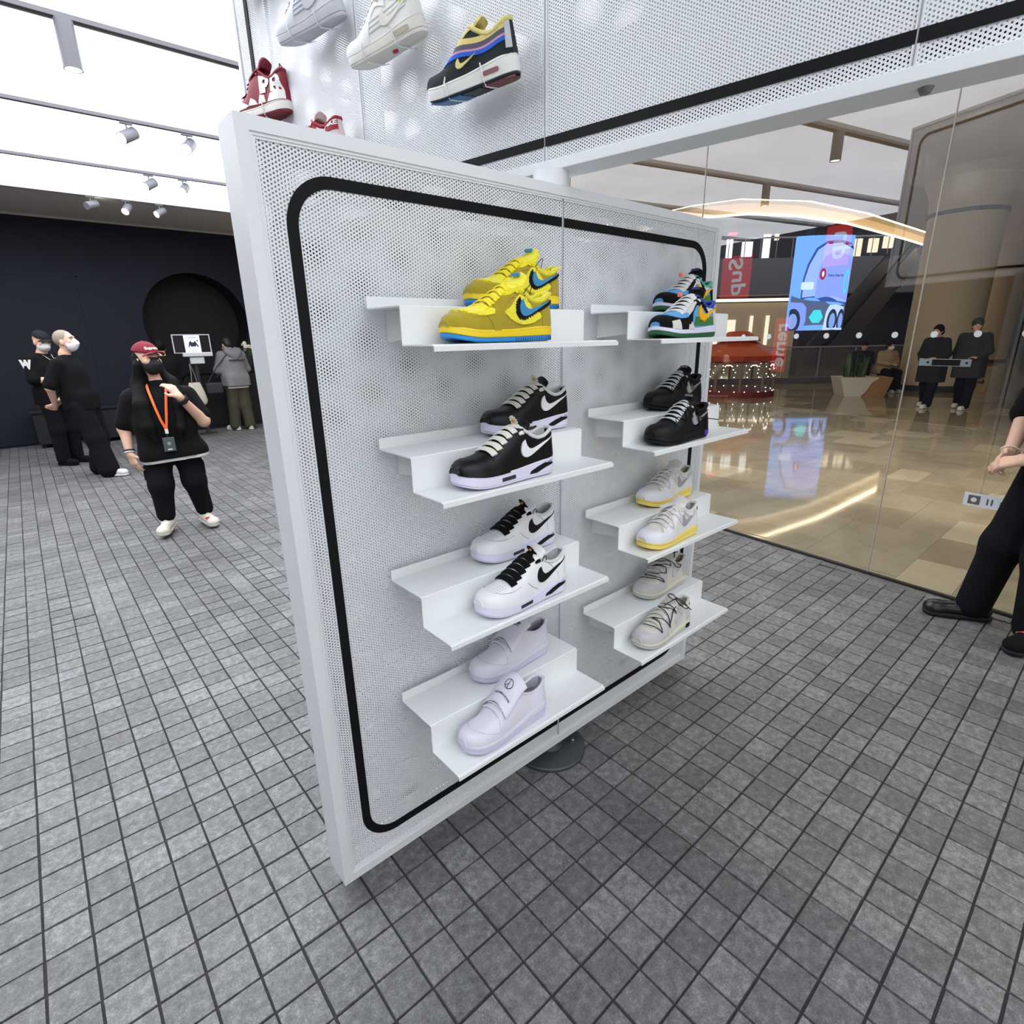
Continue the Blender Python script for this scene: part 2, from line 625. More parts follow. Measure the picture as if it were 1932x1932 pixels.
ZT = CZ - 0.035
spot(1.19, BEAMS[5] - .03, ZT, R(-150), R(-30), "white track spotlight turned away, on the track above the capped woman", 1.15)
spot(1.68, BEAMS[5] - .03, ZT, R(-125), R(-32), "white track spotlight with glowing lens, second on the middle track", 1.15)
spot(2.06, BEAMS[5] - .03, ZT, R(-150), R(-30), "white track spotlight cut off by the left edge of the white panel", 1.15)
spot(1.63, BEAMS[6] - .03, ZT, R(-150), R(-30), "small white track spotlight turned away, on the third track", 1.1)
spot(1.99, BEAMS[6] - .03, ZT, R(-125), R(-32), "small white track spotlight with glowing lens, on the third track", 1.1)
ZE = CZ - 0.02
spot(1.21, EDGE - .0, ZE, R(35), R(20), "leftmost small white spotlight at the soffit edge above the dark wall", 1.15)
spot(1.615, EDGE - .0, ZE, R(-125), R(-38), "middle of three spotlights at the soffit edge, lens glowing", 1.15)
spot(2.02, EDGE - .0, ZE, R(-150), R(-30), "rightmost of three small spotlights at the soffit edge", 1.1)


def cylinder_light(x, y, label, L=0.26):
    t = empty("cylinder_downlight", (x, y, CZ - 0.035))
    b = MB().lathe([(0.052, 0.0), (0.052, -L), (0.046, -L), (0.044, -L + 0.015)], n=32)
    b.build("lamp_housing", SPOTW, t, smooth=True)
    MB().lathe([(0.0, -L + 0.006), (0.0455, -L + 0.006)], n=24, cap=False).build("lens", LAMP, t)
    tag(t, label, "ceiling light", "cylinder downlights under the beams")


cylinder_light(0.655, BEAMS[4] - .03, "tall white cylinder downlight under the nearest ceiling beam")
cylinder_light(1.75, BEAMS[3] - .03, "white cylinder downlight behind the upper wall, seen mirrored in the glass")

# ================================================================== front glass wall
def glass_material():
    m = bpy.data.materials.new("clear_shop_glass")
    m.use_nodes = True
    nt = m.node_tree
    nt.nodes.remove(nt.nodes["Principled BSDF"])
    tr = nt.nodes.new("ShaderNodeBsdfTransparent")
    tr.inputs[0].default_value = (0.9, 0.91, 0.9, 1)
    gl = nt.nodes.new("ShaderNodeBsdfGlossy")
    gl.inputs["Roughness"].default_value = 0.0
    gl.inputs["Color"].default_value = (1, 1, 1, 1)
    geo = nt.nodes.new("ShaderNodeNewGeometry")
    dp = nt.nodes.new("ShaderNodeVectorMath")
    dp.operation = 'DOT_PRODUCT'
    nt.links.new(geo.outputs["Incoming"], dp.inputs[0])
    nt.links.new(geo.outputs["Normal"], dp.inputs[1])
    c = math_node(nt, 'ABSOLUTE', dp.outputs["Value"])
    f = math_node(nt, 'POWER', math_node(nt, 'SUBTRACT', 1.0, c), 5.0)
    f0 = 0.11
    fres = math_node(nt, 'ADD', math_node(nt, 'MULTIPLY', f, 1 - f0), f0)
    mx = nt.nodes.new("ShaderNodeMixShader")
    nt.links.new(fres, mx.inputs[0])
    nt.links.new(tr.outputs[0], mx.inputs[1])
    nt.links.new(gl.outputs[0], mx.inputs[2])
    nt.links.new(mx.outputs[0], nt.nodes["Material Output"].inputs[0])
    return m


GLASS = glass_material()
GANG = math.atan2(0.9936, 0.1128)
SEAL = M("grey_silicone_seal", srgb(168, 165, 156), rough=0.5)
CHANNEL = M("dark_floor_channel", srgb(30, 29, 30), rough=0.5)
DOT = M("frosted_white_dot", srgb(205, 212, 212), rough=0.8, vary=0.04)
gjoints = [-2.2, -0.6, 0.962, 2.53, 4.1, 5.66, 7.2]


def gpt(s, off=0.0):
    """point on the glass line, s metres along it, off towards the mall"""
    return (3.9 + 0.1128 * s + 0.9936 * off, 0.05 + 0.9936 * s - 0.1128 * off)


for k in range(len(gjoints) - 1):
    s0, s1 = gjoints[k], gjoints[k + 1]
    x, y = gpt(s0)
    o = MB().add([(0.004, 0, 0.0), (s1 - s0 - 0.004, 0, 0.0), (s1 - s0 - 0.004, 0, 3.5), (0.004, 0, 3.5)], [(0, 1, 2, 3)]).build(f"window_{k + 1}", GLASS)
    o.location = (x, y, 0)
    o.rotation_euler = (0, 0, GANG)
    tag(o, kind="structure")
    MB().box((s1 - s0 - 0.0025, -0.005, 0.0), (s1 - s0 + 0.0025, 0.005, 3.5)).build("joint", SEAL, o)
    MB().box((0, -0.012, -0.01), (s1 - s0, 0.016, 0.012)).build("floor_channel", CHANNEL, o)
    for q in range(60):
        s = 0.6557 + 0.2025 * (q - 12)
        if s0 + 0.03 < s < s1 - 0.03 and s < 3:
            MB().lathe([(0.018, 0.001), (0.018, 0.002)], (s - s0, 0, 1.526), 20, 'y').build("safety_dot", DOT, o)
# ================================================================== pivoting display panel
PX, PY = 1.27, 1.275
panel = empty("pivoting_display_wall", (PX, PY, 0))
tag(panel, "white perforated pivoting display wall with rounded black line, carrying the sneaker shelves", "display wall")
XL, XR, ZB, ZTOP = -0.876, 0.876, 0.05, 1.958
fr = MB()


def rect(x0, z0, x1, z1):
    return [(x1, z1), (x0, z1), (x0, z0), (x1, z0)]


FW = 0.026
for y0, y1 in ((-0.05, 0.05),):
    ring(fr, rect(XL, ZB, XR, ZTOP), rect(XL + FW, ZB + FW, XR - FW, ZTOP - FW), y0, y1)
fro = fr.build("frame", WHITE, panel)
bead = MB()
for sgn in (-1, 1):
    yb0, yb1 = sorted((sgn * 0.0465, sgn * 0.040))
    ring(bead, rect(XL + FW, ZB + FW, XR - FW, ZTOP - FW), rect(XL + FW + .006, ZB + FW + .006, XR - FW - .006, ZTOP - FW - .006), yb0, yb1)
    yb0, yb1 = sorted((sgn * 0.044, sgn * 0.040))
    ring(bead, rect(XL + FW + .006, ZB + FW + .006, XR - FW - .006, ZTOP - FW - .006), rect(XL + FW + .011, ZB + FW + .011, XR - FW - .011, ZTOP - FW - .011), yb0, yb1)
bead.build("frame_bead", WHITE, fro)


def sheet(x0, z0, x1, z1, y, parent, name="perforated_sheet", mat=None):
    o = MB().add([(x0, 0, z0), (x1, 0, z0), (x1, 0, z1), (x0, 0, z1)], [(0, 1, 2, 3)]).build(name, mat or PERF, parent)
    o.location = (0, y, 0)
    return o


sx0, sx1, sz0, sz1 = XL + FW, XR - FW, ZB + FW, ZTOP - FW
for y in (-0.041, 0.041):
    sheet(sx0, sz0, 0.003, sz1, y, panel)
    sheet(0.007, sz0, sx1, sz1, y, panel)
MB().box((0.0015, -0.044, sz0), (0.0085, 0.044, sz1)).build("centre_post", WHITE, panel)
MB().box((0.0035, -0.0455, sz0), (0.0065, -0.0438, sz1)).build("centre_joint", M("joint_grey", srgb(150, 152, 158), 0.6), panel)
LW = 0.024
bl = MB()
for sgn in (-1, 1):
    y0, y1 = sorted((sgn * 0.0412, sgn * 0.0432))
    ring(bl, rounded(XL + .078, ZB + .083, XR - .078, ZTOP - .080, 0.105, 12), rounded(XL + .078 + LW, ZB + .083 + LW, XR - .078 - LW, ZTOP - .08 - LW, 0.105 - LW, 12), y0, y1)
bl.build("black_line", BLACKP, panel)
MB().lathe([(0.03, 0.0), (0.03, 2.0)], n=20).build("pivot_pole", WHITE, panel, smooth=True)
MB().lathe([(0.052, 1.958), (0.052, 2.0)], n=32).build("pivot_collar", WHITE, panel, smooth=True)
DARKMET = M("dark_grey_steel", srgb(74, 79, 82), rough=0.5, metal=0.3, vary=0.08, scale=12)
pb = MB().lathe([(0.14, 0.0), (0.14, 0.012), (0.136, 0.016), (0.05, 0.018), (0.04, 0.04)], n=48).build("floor_plate", DARKMET, panel, smooth=30)
MB().lathe([(0.008, 0.015), (0.008, 0.028), (0.006, 0.03)], (0.075, -0.055, 0), 12).build("bolt", M("steel_bolt", srgb(150, 155, 155), 0.35, 0.8), pb, smooth=True)

# ================================================================== upper perforated wall
HD = Vector((-0.169, 0.9856, 0)).normalized()
header = empty("upper_display_wall", (1.264, 1.202, 2.0), math.atan2(HD.y, HD.x))
tag(header, "fixed white perforated upper wall with black band above the glass, sneakers tied to it", "display wall")
S0, S1, HTOP = -4.2, 1.692, 1.49
hb = MB().box((S0, -0.1, 0.0), (S1, 0.0, 0.027), 0.002)
hb.box((S0, -0.1, HTOP - 0.03), (S1, 0.0, HTOP), 0.002)
hb.box((S1 - 0.022, -0.1, 0.027), (S1, 0.0, HTOP - 0.03), 0.002)
hb.box((S0, -0.1, 0.027), (S0 + 0.02, 0.0, HTOP - 0.03), 0.002)
hb.build("frame", WHITE, header)
sj = [S1 - 0.022, 0.885, 0.082, -0.777, -1.6, -2.42, -3.24, S0 + 0.02]
for k in range(len(sj) - 1):
    for y in (-0.006, -0.094):
        sheet(sj[k + 1] + 0.005, 0.027, sj[k] - 0.005, HTOP - 0.03, y, header, mat=PERFH if y > -0.05 else PERFB)
    if k:
        MB().box((sj[k] - 0.006, -0.096, 0.027), (sj[k] + 0.006, -0.003, HTOP - 0.03)).build("panel_joint", WHITE, header)
        MB().box((sj[k] - 0.0015, -0.0032, 0.027), (sj[k] + 0.0015, -0.0018, HTOP - 0.03)).build("joint_line", MATS["joint_grey"], header)
bb = MB()
for y0, y1 in ((-0.006, -0.002), (-0.098, -0.094)):
    bb.add([], [])
    ring(bb, rounded(S0 + .1, 0.063, S1 - .1, 1.40, .1, 10), rounded(S0 + .123, 0.086, S1 - .123, 1.377, .077, 10), y0, y1)
bb.build("black_band", BLACKP, header)
MB().lathe([(0.009, -0.010), (0.014, 0.0)], (-0.80, -0.05, 0), 20).build("ceiling_sensor", M("sensor_grey", srgb(120, 120, 116), .5), header, smooth=True)

# ================================================================== shelves
SHX = {'L': (0.62, 1.187), 'R': (1.381, 1.955)}
SHZ = [(1.619, 1.540), (1.297, 1.217), (0.949, 0.870), (0.574, 0.493)]
YB, YR, YF = 1.212, 1.067, 0.946
SHELFW = M("shelf_white", srgb(232, 235, 235), rough=0.38, vary=0.015, scale=50, bump=0.03, bscale=800)
T = 0.003


def shelf(col, row):
    x0, x1 = SHX[col]
    zu, zl = SHZ[row]
    # folded sheet profile, in (y, z), as a mid-line then thickened
    prof = [(YB, zu + 0.026), (YB, zu + 0.002), (YB - 0.002, zu), (YR + 0.002, zu), (YR, zu - 0.002), (YR, zl + 0.002), (YR - 0.002, zl), (YF + 0.004, zl), (YF, zl - 0.004), (YF, zl - 0.013)]
    top, bot = [], []
    for i, p in enumerate(prof):
        a = Vector(prof[max(i - 1, 0)])
        b = Vector(prof[min(i + 1, len(prof) - 1)])
        t = (b - a).normalized()
        nrm_ = Vector((t.y, -t.x))          # towards the underside/back
        if nrm_.y > 0 and abs(t.x) > 0.5:
            nrm_ = -nrm_
        bot.append((p[0] + nrm_.x * T, p[1] + nrm_.y * T))
        top.append(p)
    # riser offset should go to the back
    poly = top + bot[::-1]
    m = MB()
    n_ = len(top)
    vs = [(x, y, z) for x in (x0, x1) for (y, z) in top + bot]
    k2 = 2 * n_
    fs = []
    for i in range(n_ - 1):
        fs += [(i, i + 1, k2 + i + 1, k2 + i), (n_ + i, k2 + n_ + i, k2 + n_ + i + 1, n_ + i + 1)]
        fs += [(i, n_ + i, n_ + i + 1, i + 1), (k2 + i, k2 + i + 1, k2 + n_ + i + 1, k2 + n_ + i)]
    fs += [(0, k2, k2 + n_, n_), (n_ - 1, 2 * n_ - 1, k2 + 2 * n_ - 1, k2 + n_ - 1)]
    m.add([(x - x0, y - YB, z - zu) for x, y, z in vs], fs)
    o = m.build("display_shelf", SHELFW)
    o.location = (x0, YB, zu)
    for bx in (0.06, x1 - x0 - 0.06):
        b = MB().prism([(0.02, -0.004), (YR - YB + 0.004, -0.004), (YR - YB + 0.004, -0.06), (0.02, -0.075)], bx - 0.0015, bx + 0.0015, 'yz')
        b.build("bracket", SHELFW, o)
    w = ["top", "second", "third", "bottom"][row]
    wearer = {('L', 0): "bearing the yellow fur sneakers", ('L', 1): "bearing the black leather sneakers with white soles",
              ('L', 2): "bearing the white sneakers with black laces", ('L', 3): "bearing the lilac white strap shoes",
              ('R', 0): "bearing the patchwork blue and green sneakers", ('R', 1): "bearing the all black sneakers",
              ('R', 2): "bearing the white sneakers with yellow soles", ('R', 3): "bearing the grey sneakers with navy rope laces"}[(col, row)]
    tag(o, "white stepped metal shelf " + wearer, "shelf", "stepped shelves on the display panel")
    return o


for c_ in "LR":
    for r_ in range(4):
        shelf(c_, r_)
# ================================================================== the mall beyond the glass
def at(px, py, depth):
    """world point seen at a photo position, depth metres along the view axis"""
    return EYE + (_fw + _r2 * ((px - 966) / 1035) - _u2 * ((py - 966) / 1035)) * depth


def on_z(px, py, z=0.0):
    d = _fw + _r2 * ((px - 966) / 1035) - _u2 * ((py - 966) / 1035)
    return EYE + d * ((z - EYE.z) / d.z)


def marble(name, a, b, rough):
    m = bpy.data.materials.new(name)
    m.use_nodes = True
    nt = m.node_tree
    bs = nt.nodes["Principled BSDF"]
    g = nt.nodes.new("ShaderNodeNewGeometry")
    n1 = nt.nodes.new("ShaderNodeTexNoise")
    n1.inputs["Scale"].default_value = 1.4
    n1.inputs["Detail"].default_value = 8
    n1.inputs["Distortion"].default_value = 1.4
    nt.links.new(g.outputs["Position"], n1.inputs["Vector"])
    cr = nt.nodes.new("ShaderNodeValToRGB")
    cr.color_ramp.elements[0].position, cr.color_ramp.elements[0].color = 0.35, a
    cr.color_ramp.elements[1].position, cr.color_ramp.elements[1].color = 0.65, b
    nt.links.new(n1.outputs["Fac"], cr.inputs[0])
    nt.links.new(cr.outputs[0], bs.inputs["Base Color"])
    bs.inputs["Roughness"].default_value = rough
    bs.inputs["Specular IOR Level"].default_value = 0.6
    return m


MARB = [marble("beige_marble", srgb(158, 146, 122), srgb(178, 166, 140), 0.05),
        marble("beige_marble_warm", srgb(150, 137, 113), srgb(168, 154, 128), 0.05),
        marble("pale_marble", srgb(190, 176, 148), srgb(202, 190, 162), 0.05)]
mfl = MB().prism([(glass_x(-9) + .02, -9), (42, -9), (42, 20), (glass_x(20) + .02, 20)], -0.06, -0.004).build("floor", MARB[0])
tag(mfl, kind="structure")
mall_tiles = []
tr_ = random.Random(11)
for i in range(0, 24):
    xa = 3.93 + 0.61 * i
    y = -2.5 + tr_.choice((0, 0.305))
    while y < 9.5:
        L = 0.61 if tr_.random() < 0.5 else 0.305
        k = 2 if tr_.random() < 0.2 else (1 if tr_.random() < 0.5 else 0)
        x_lo = max(xa, glass_x(y + L) + 0.03)
        if x_lo < xa + 0.55:
            mall_tiles.append((x_lo, y, xa + 0.61, y + L, k))
        y += L
mall_tiles.sort(key=lambda t: (t[0] + t[2]) ** 2 + (t[1] + t[3]) ** 2)
shown = []
for t in mall_tiles:
    p = project(((t[0] + t[2]) / 2, (t[1] + t[3]) / 2, 0))
    if p and 1250 < p[0] < 2050 and p[1] < 1300:
        shown.append(t)
cache = {}
for t in shown[:300]:
    key = (round(t[2] - t[0], 3), round(t[3] - t[1], 3), t[4])
    if key not in cache:
        cache[key] = MB().box((0.001, 0.001, -0.004), (key[0] - 0.001, key[1] - 0.001, 0)).mesh("floor_tile", MARB[t[4]])
    o = bpy.data.objects.new("floor_tile", cache[key])
    COL.objects.link(o)
    o.location = (t[0], t[1], 0)
    o.parent = mfl

CREAM = M("cream_plaster", srgb(190, 174, 148), rough=0.7, vary=0.06, scale=0.7)
MGREY = M("mall_grey", srgb(104, 104, 112), rough=0.6, vary=0.06, scale=0.5)
MDARK = M("mall_dark", srgb(46, 45, 50), rough=0.7, vary=0.1, scale=0.6)
WARM = emitter("warm_cove_strip", (1.0, 0.80, 0.52, 1), MALL_GLOW * 3)
WARMLINE = emitter("warm_line", (1.0, 0.86, 0.62, 1), 1.6)
edge = [(17.9, 16), (17.7, 11.6), (17.6, 10.6), (18.2, 9.6), (19.8, 8.8), (22.7, 8.27), (28.4, 8.1), (42, 8.0)]
inner = [(16.4, 16), (16.2, 11.6), (16.1, 10.2), (16.5, 8.9), (18.4, 7.8), (21.8, 7.35), (28, 7.2), (42, 7.1)]
CM = 5.2
mc = MB().prism([(glass_x(-9) + .05, -9), (42, -9)] + inner[::-1] + [(glass_x(16) + .05, 16)], CM, CM + 0.3)
mco = mc.build("ceiling", CREAM)
tag(mco, kind="structure")
# cove: raised band between the inner line and the curved edge of the atrium
cv = MB()
for (a, b, c_, d) in zip(inner[:-1], inner[1:], edge[1:], edge[:-1]):
    cv.prism([a, b, c_, d], CM + 0.22, CM + 0.3)
cv.build("cove_top", CREAM, mco)
fas = MB()
for a, b in zip(edge[:-1], edge[1:]):
    fas.add([(a[0], a[1], CM - 0.12), (b[0], b[1], CM - 0.12), (b[0], b[1], CM + 0.6), (a[0], a[1], CM + 0.6)], [(0, 1, 2, 3)])
fas.build("edge_fascia", CREAM, mco)
MB().tube([(x - 0.06, y - 0.06, CM - 0.1) for x, y in edge], 0.035, 6).build("edge_light_line", WARMLINE, mco)
MB().tube([(x + 0.1, y + 0.1, CM + 0.06) for x, y in inner], 0.05, 6).build("cove_light", WARM, mco)
FILL = emitter("added_fill_disc", (1.0, 0.92, 0.79, 1), MALL_GLOW * 98)  # glowing discs added to brighten the mall floor near the glass
for x in (5.3, 7.3):
    for y in (-1.5, 1.2, 3.9, 6.6):
        MB().lathe([(0.0, CM - 0.012), (0.09, CM - 0.012), (0.10, CM)], (x, y, 0), 20, cap=False).build("downlight", FILL, mco)  # added fill disc, not a known lamp


def on_glass(s, off, z):
    x, y = gpt(s, off)
    return (x, y, z)


# columns
def column(c, r, h, label, ringz):
    t = empty("round_column", (c[0], c[1], 0))
    MB().lathe([(r, 0.12), (r, h * 0.8), (r * 1.05, h * 0.9), (r * 1.25, h * 0.97), (r * 1.7, h)], n=40, cap=False).build("shaft", CREAM, t, smooth=True)
    MB().lathe([(r + 0.03, 0.0), (r + 0.03, 0.14), (r, 0.15)], n=40, cap=False).build("plinth", MDARK, t, smooth=30)
    MB().lathe([(r + 0.005, ringz), (r + 0.03, ringz), (r + 0.03, ringz + 0.09), (r + 0.005, ringz + 0.09)], n=40, cap=False).build("dark_ring", MDARK, t)  # band of the dark material around the shaft
    MB().box((r * 0.62 - 0.012, -r * 0.82, 0.15), (r * 0.62 + 0.012, -r * 0.76, h * 0.8)).build("panel_joint", MDARK, t)
    tag(t, label, "column")
    return t


column((18.7, 4.05), 0.80, CM, "large round cream column behind the couple and the planter", 4.25)
c2 = on_z(1842, 684)
column((c2.x + .6, c2.y), 1.0, CM, "round cream column further right behind the couple", 4.2)
# lit shop opening between the columns
q0, q1 = at(1778, 640, 27), at(1840, 640, 27)
dirv = Vector((q1.x - q0.x, q1.y - q0.y, 0)).normalized()
shop = empty("lit_shopfront", (q0.x, q0.y, 0), math.atan2(dirv.y, dirv.x))
MB().box((-1.2, 0.4, 0), (2.6, 0.5, 5.6)).build("backdrop", MGREY, shop)
MB().box((-0.4, 0.1, 0.4), (1.5, 0.14, 3.3)).build("bright_interior", emitter("shop_pink_light", srgb(255, 205, 176), 1.0), shop)
MB().box((-0.9, 0.0, 3.4), (1.8, 0.08, 4.0)).build("sign_band", M("shop_sign", srgb(196, 164, 120), .5, emit=.25), shop)
MB().box((-0.9, 0.0, 4.7), (1.8, 0.1, 5.05)).build("light_box", WARMLINE, shop)
tag(shop, "brightly lit pinkish shop opening between the two columns", "shop")

# ---- far side of the atrium: gallery building
A0, B0 = at(1300, 600, 31), at(1730, 600, 31)
gd_ = Vector((B0.x - A0.x, B0.y - A0.y, 0))
glen = gd_.length
gal = empty("gallery_building", (A0.x, A0.y, 0), math.atan2(gd_.y, gd_.x))
MB().box((-4, 0.5, 0), (glen + 6, 0.7, 14)).build("back_wall", MDARK, gal)
MB().box((-4, -0.6, 3.55), (glen + 6, 0.5, 5.4), 0.02).build("gallery_fascia", MGREY, gal)
MB().box((-4, -0.7, 7.3), (glen + 6, 0.5, 10.5)).build("upper_fascia", M("mall_upper", srgb(128, 126, 128), .7), gal)
MB().box((-4, -0.65, 6.35), (glen + 6, -0.6, 6.42)).build("handrail", M("rail_grey", srgb(150, 150, 155), .4), gal)
WL = emitter("gallery_window_light", (0.95, 0.95, 1.0, 1), 0.9)
WL2 = emitter("gallery_warm_light", (1.0, 0.85, 0.65, 1), 0.8)
for k in range(14):
    x = 0.8 + k * 0.85
    MB().box((x, -0.63, 5.4), (x + 0.03, -0.6, 6.4)).build("rail_post", MATS["rail_grey"], gal)
for x, w, z, h, m_ in ((1.9, .3, 5.55, 1.0, WL), (2.75, .55, 5.6, .75, WL), (3.9, .35, 5.5, 1.2, WL), (4.5, .2, 6.4, .3, WL2), (8.6, .7, 5.5, .9, WL2), (9.7, .5, 5.7, .7, WL2), (10.5, .5, 5.9, .6, WL2), (1.95, .45, 6.7, .12, emitter("red_exit_light", (1, .05, .08, 1), 1.2))):
    MB().box((x, 0.3, z), (x + w, 0.45, z + h)).build("lit_window", m_, gal)
MB().box((0.6, -0.1, 3.25), (6.3, 0.0, 3.4)).build("canopy_light", WARMLINE, gal)
MB().box((0.4, 0.2, 0.0), (6.5, 0.3, 3.2)).build("shop_interior", M("shop_beige", srgb(150, 132, 110), .7, emit=.18), gal)  # low glow put into the colour for the lit interior
for x, w, z0_, z1_ in ((1.2, .55, 1.0, 2.4), (2.1, .6, .8, 2.3), (3.5, .18, .9, 2.5), (4.4, .2, .9, 2.5)):
    MB().box((x, 0.1, z0_), (x + w, 0.15, z1_)).build("shop_light", WL2, gal)
tag(gal, "grey two storey gallery with lit windows across the atrium", "building")
# atrium walls and roof added to keep outside light out of the mall
enc = MB().box((4.9, 20, 0), (42, 20.2, 14)).build("wall_atrium", MDARK)
tag(enc, kind="structure")
enc = MB().box((41.8, -9, 0), (42, 20, 14)).build("wall_far", MDARK)
tag(enc, kind="structure")
enc = MB().box((5, -9.2, 0), (42, -9, 6)).build("wall_right", CREAM)
tag(enc, kind="structure")
enc = MB().box((16, 7, 13.8), (42, 20, 14)).build("ceiling", MDARK)
tag(enc, kind="structure")

# ---- escalator in front of the gallery
e0, e1 = at(1560, 655, 24), at(1700, 480, 24)
ed = Vector((e1.x - e0.x, e1.y - e0.y, 0))
el = ed.length
esc = empty("escalator", (e0.x, e0.y, 0), math.atan2(ed.y, ed.x))
hz = e1.z - e0.z
MB().prism([(0, 0.0), (0.6, 0.0), (el + 1, hz + 0.4), (el + 1, hz + 1.4), (0, 0.9)], 0, 0.12, 'xz').build("side_panel", M("escalator_grey", srgb(70, 70, 76), .5), esc)
MB().prism([(0, 0.0), (0.6, 0.0), (el + 1, hz + 0.4), (el + 1, hz + 1.4), (0, 0.9)], 1.1, 1.22, 'xz').build("side_panel", MATS["escalator_grey"], esc)
MB().tube([(-0.2, 0.06, 1.0), (0.2, 0.06, 1.15), (el + 1, 0.06, hz + 1.7)], 0.05, 8).build("handrail", BLACKP, esc)
st = MB()
ns = 14
for k in range(ns):
    x = 0.5 + k * el / ns
    z = 0.1 + k * hz / ns
    st.box((x, 0.12, z - 0.25), (x + el / ns, 1.1, z + 0.05))
st.build("steps", MDARK, esc)
tag(esc, "dark grey escalator rising to the right behind the blue screen", "escalator")

# ---- curved advertising screen
P0, P1 = Vector((21.95, 9.55, 0)), Vector((23.45, 8.2, 0))
SZ0, SZ1 = 1.62, 4.82
chord = P1 - P0
nout = Vector((chord.y, -chord.x, 0)).normalized()
if nout.dot(EYE - P0) < 0:
    nout = -nout


def scr(u, v, off=0.0):
    b = 0.16 * (1 - (2 * u - 1) ** 2)
    p = P0 + chord * u + nout * (b + off)
    return (p.x, p.y, SZ0 + (SZ1 - SZ0) * v)


def screen_patch(poly, off, mat, name, parent):
    us = [Vector((u, v)) for u, v in poly]
    n0_ = len(us)
    for i in range(1, 24):
        for j in range(1, 20):
            q = Vector((i / 24, j / 20))
            if inside(q, poly):
                us.append(q)
    vv, ee, ff = delaunay_2d_cdt(us, [], [list(range(n0_))], 1, 1e-6)[:3]
    return MB().add([scr(p.x, p.y, off) for p in vv], [tuple(f) for f in ff]).build(name, mat, parent, fix=False)


def inside(q, poly):
    c = False
    n_ = len(poly)
    for i in range(n_):
        x1_, y1_ = poly[i][0], poly[i][1]
        x2_, y2_ = poly[i - 1][0], poly[i - 1][1]
        if (y1_ > q[1]) != (y2_ > q[1]) and q[0] < (x2_ - x1_) * (q[1] - y1_) / (y2_ - y1_) + x1_:
            c = not c
    return c


def ell(cx_, cy_, rx, ry, n_=20):
    return [(cx_ + rx * math.cos(2 * PI * k / n_), cy_ + ry * math.sin(2 * PI * k / n_)) for k in range(n_)]


def glow(name, r_, g_, b_, s=1.0):
    return MATS.get(name) or emitter(name, srgb(r_, g_, b_), s)


led = empty("led_screen", (22.7, 8.9, 0))
led0 = MB()
us_ = [k / 16 for k in range(17)]
vs_, fs_ = [], []
for off in (0.0, -0.16):
    for u in us_:
        for v in (0, 1):
            vs_.append(scr(u, v, off))
for k in range(16):
    a = 2 * k
    fs_ += [(a, a + 2, a + 3, a + 1), (34 + a, 34 + a + 1, 34 + a + 3, 34 + a + 2), (a + 1, a + 3, 34 + a + 3, 34 + a + 1), (a, 34 + a, 34 + a + 2, a + 2)]
fs_ += [(0, 1, 35, 34), (32, 66, 67, 33)]
O = Vector((22.7, 8.9, 0))


def rel(mb):
    mb.v = [(x - O.x, y - O.y, z - O.z) for x, y, z in mb.v]
    return mb


rel(MB().add(vs_, fs_)).build("casing", glow("screen_sky_blue", 108, 160, 240), led)


def lp(name, poly, off, mat):
    us2 = [Vector((u, v)) for u, v in poly]
    n0_ = len(us2)
    for i in range(1, 20):
        for j in range(1, 16):
            q = (i / 20, j / 16)
            if inside(q, poly):
                us2.append(Vector(q))
    vv, ee, ff = delaunay_2d_cdt(us2, [], [list(range(n0_))], 1, 1e-6)[:3]
    rel(MB().add([scr(p.x, p.y, off) for p in vv], [tuple(f) for f in ff])).build(name, mat, led, fix=False)


body = [(.17, .36), (1.0, .30), (1.0, .84), (.93, .90), (.75, .93), (.5, .92), (.34, .85), (.23, .70), (.18, .55)]
lp("printed_outline", [(.15, .34), (1.0, .28), (1.0, .87), (.93, .92), (.75, .95), (.48, .94), (.31, .87), (.2, .71), (.155, .56)], .01, glow("screen_navy", 52, 78, 150))
lp("printed_vehicle", body, .02, glow("screen_vehicle", 142, 172, 245))
lp("printed_panel", [(.38, .35), (1.0, .31), (1.0, .76), (.9, .80), (.62, .83), (.47, .78), (.4, .66)], .03, glow("screen_periwinkle", 128, 150, 236))
lp("printed_stripe", [(.5, .905), (.75, .92), (.97, .86), (.97, .88), (.75, .94), (.5, .925)], .03, glow("screen_stripe", 60, 40, 80))
lp("printed_road", [(0, 0), (1, 0), (1, .28), (.17, .34), (0, .38)], .01, glow("screen_road", 78, 92, 124))
lp("printed_wheel_arch", [(0, 0), (.24, 0), (.28, .1), (.27, .25), (.2, .30), (0, .31)], .02, glow("screen_arch", 120, 146, 224))
lp("printed_wheel_arch", [(.6, 0), (.63, .2), (.68, .27), (.8, .28), (.97, .25), (.99, 0)], .02, glow("screen_arch_light", 176, 200, 255))
for cx_, rx in ((.06, .13), (.76, .1), (.93, .075)):
    lp("printed_tyre", [p for p in ell(cx_, .1, rx, .13) if 0 <= p[0] <= 1 and p[1] >= 0] if cx_ > .1 else [(max(0, a), max(0, b)) for a, b in ell(cx_, .1, rx, .14)], .03, glow("screen_tyre", 40, 48, 72))
    lp("printed_hub", [(max(0.001, a), max(0.001, b)) for a, b in ell(cx_, .1, rx * .6, .085)], .04, glow("screen_hub", 120, 150, 210))
lp("printed_hexagon", [(.33, .14), (.40, .08), (.52, .08), (.58, .14), (.52, .22), (.40, .22)], .03, glow("screen_teal", 70, 200, 215))
lp("printed_emblem", ell(.47, .60, .055, .062), .04, glow("screen_maroon", 150, 40, 80))
lp("printed_emblem_mark", ell(.47, .60, .02, .03), .05, glow("screen_white", 240, 230, 250))
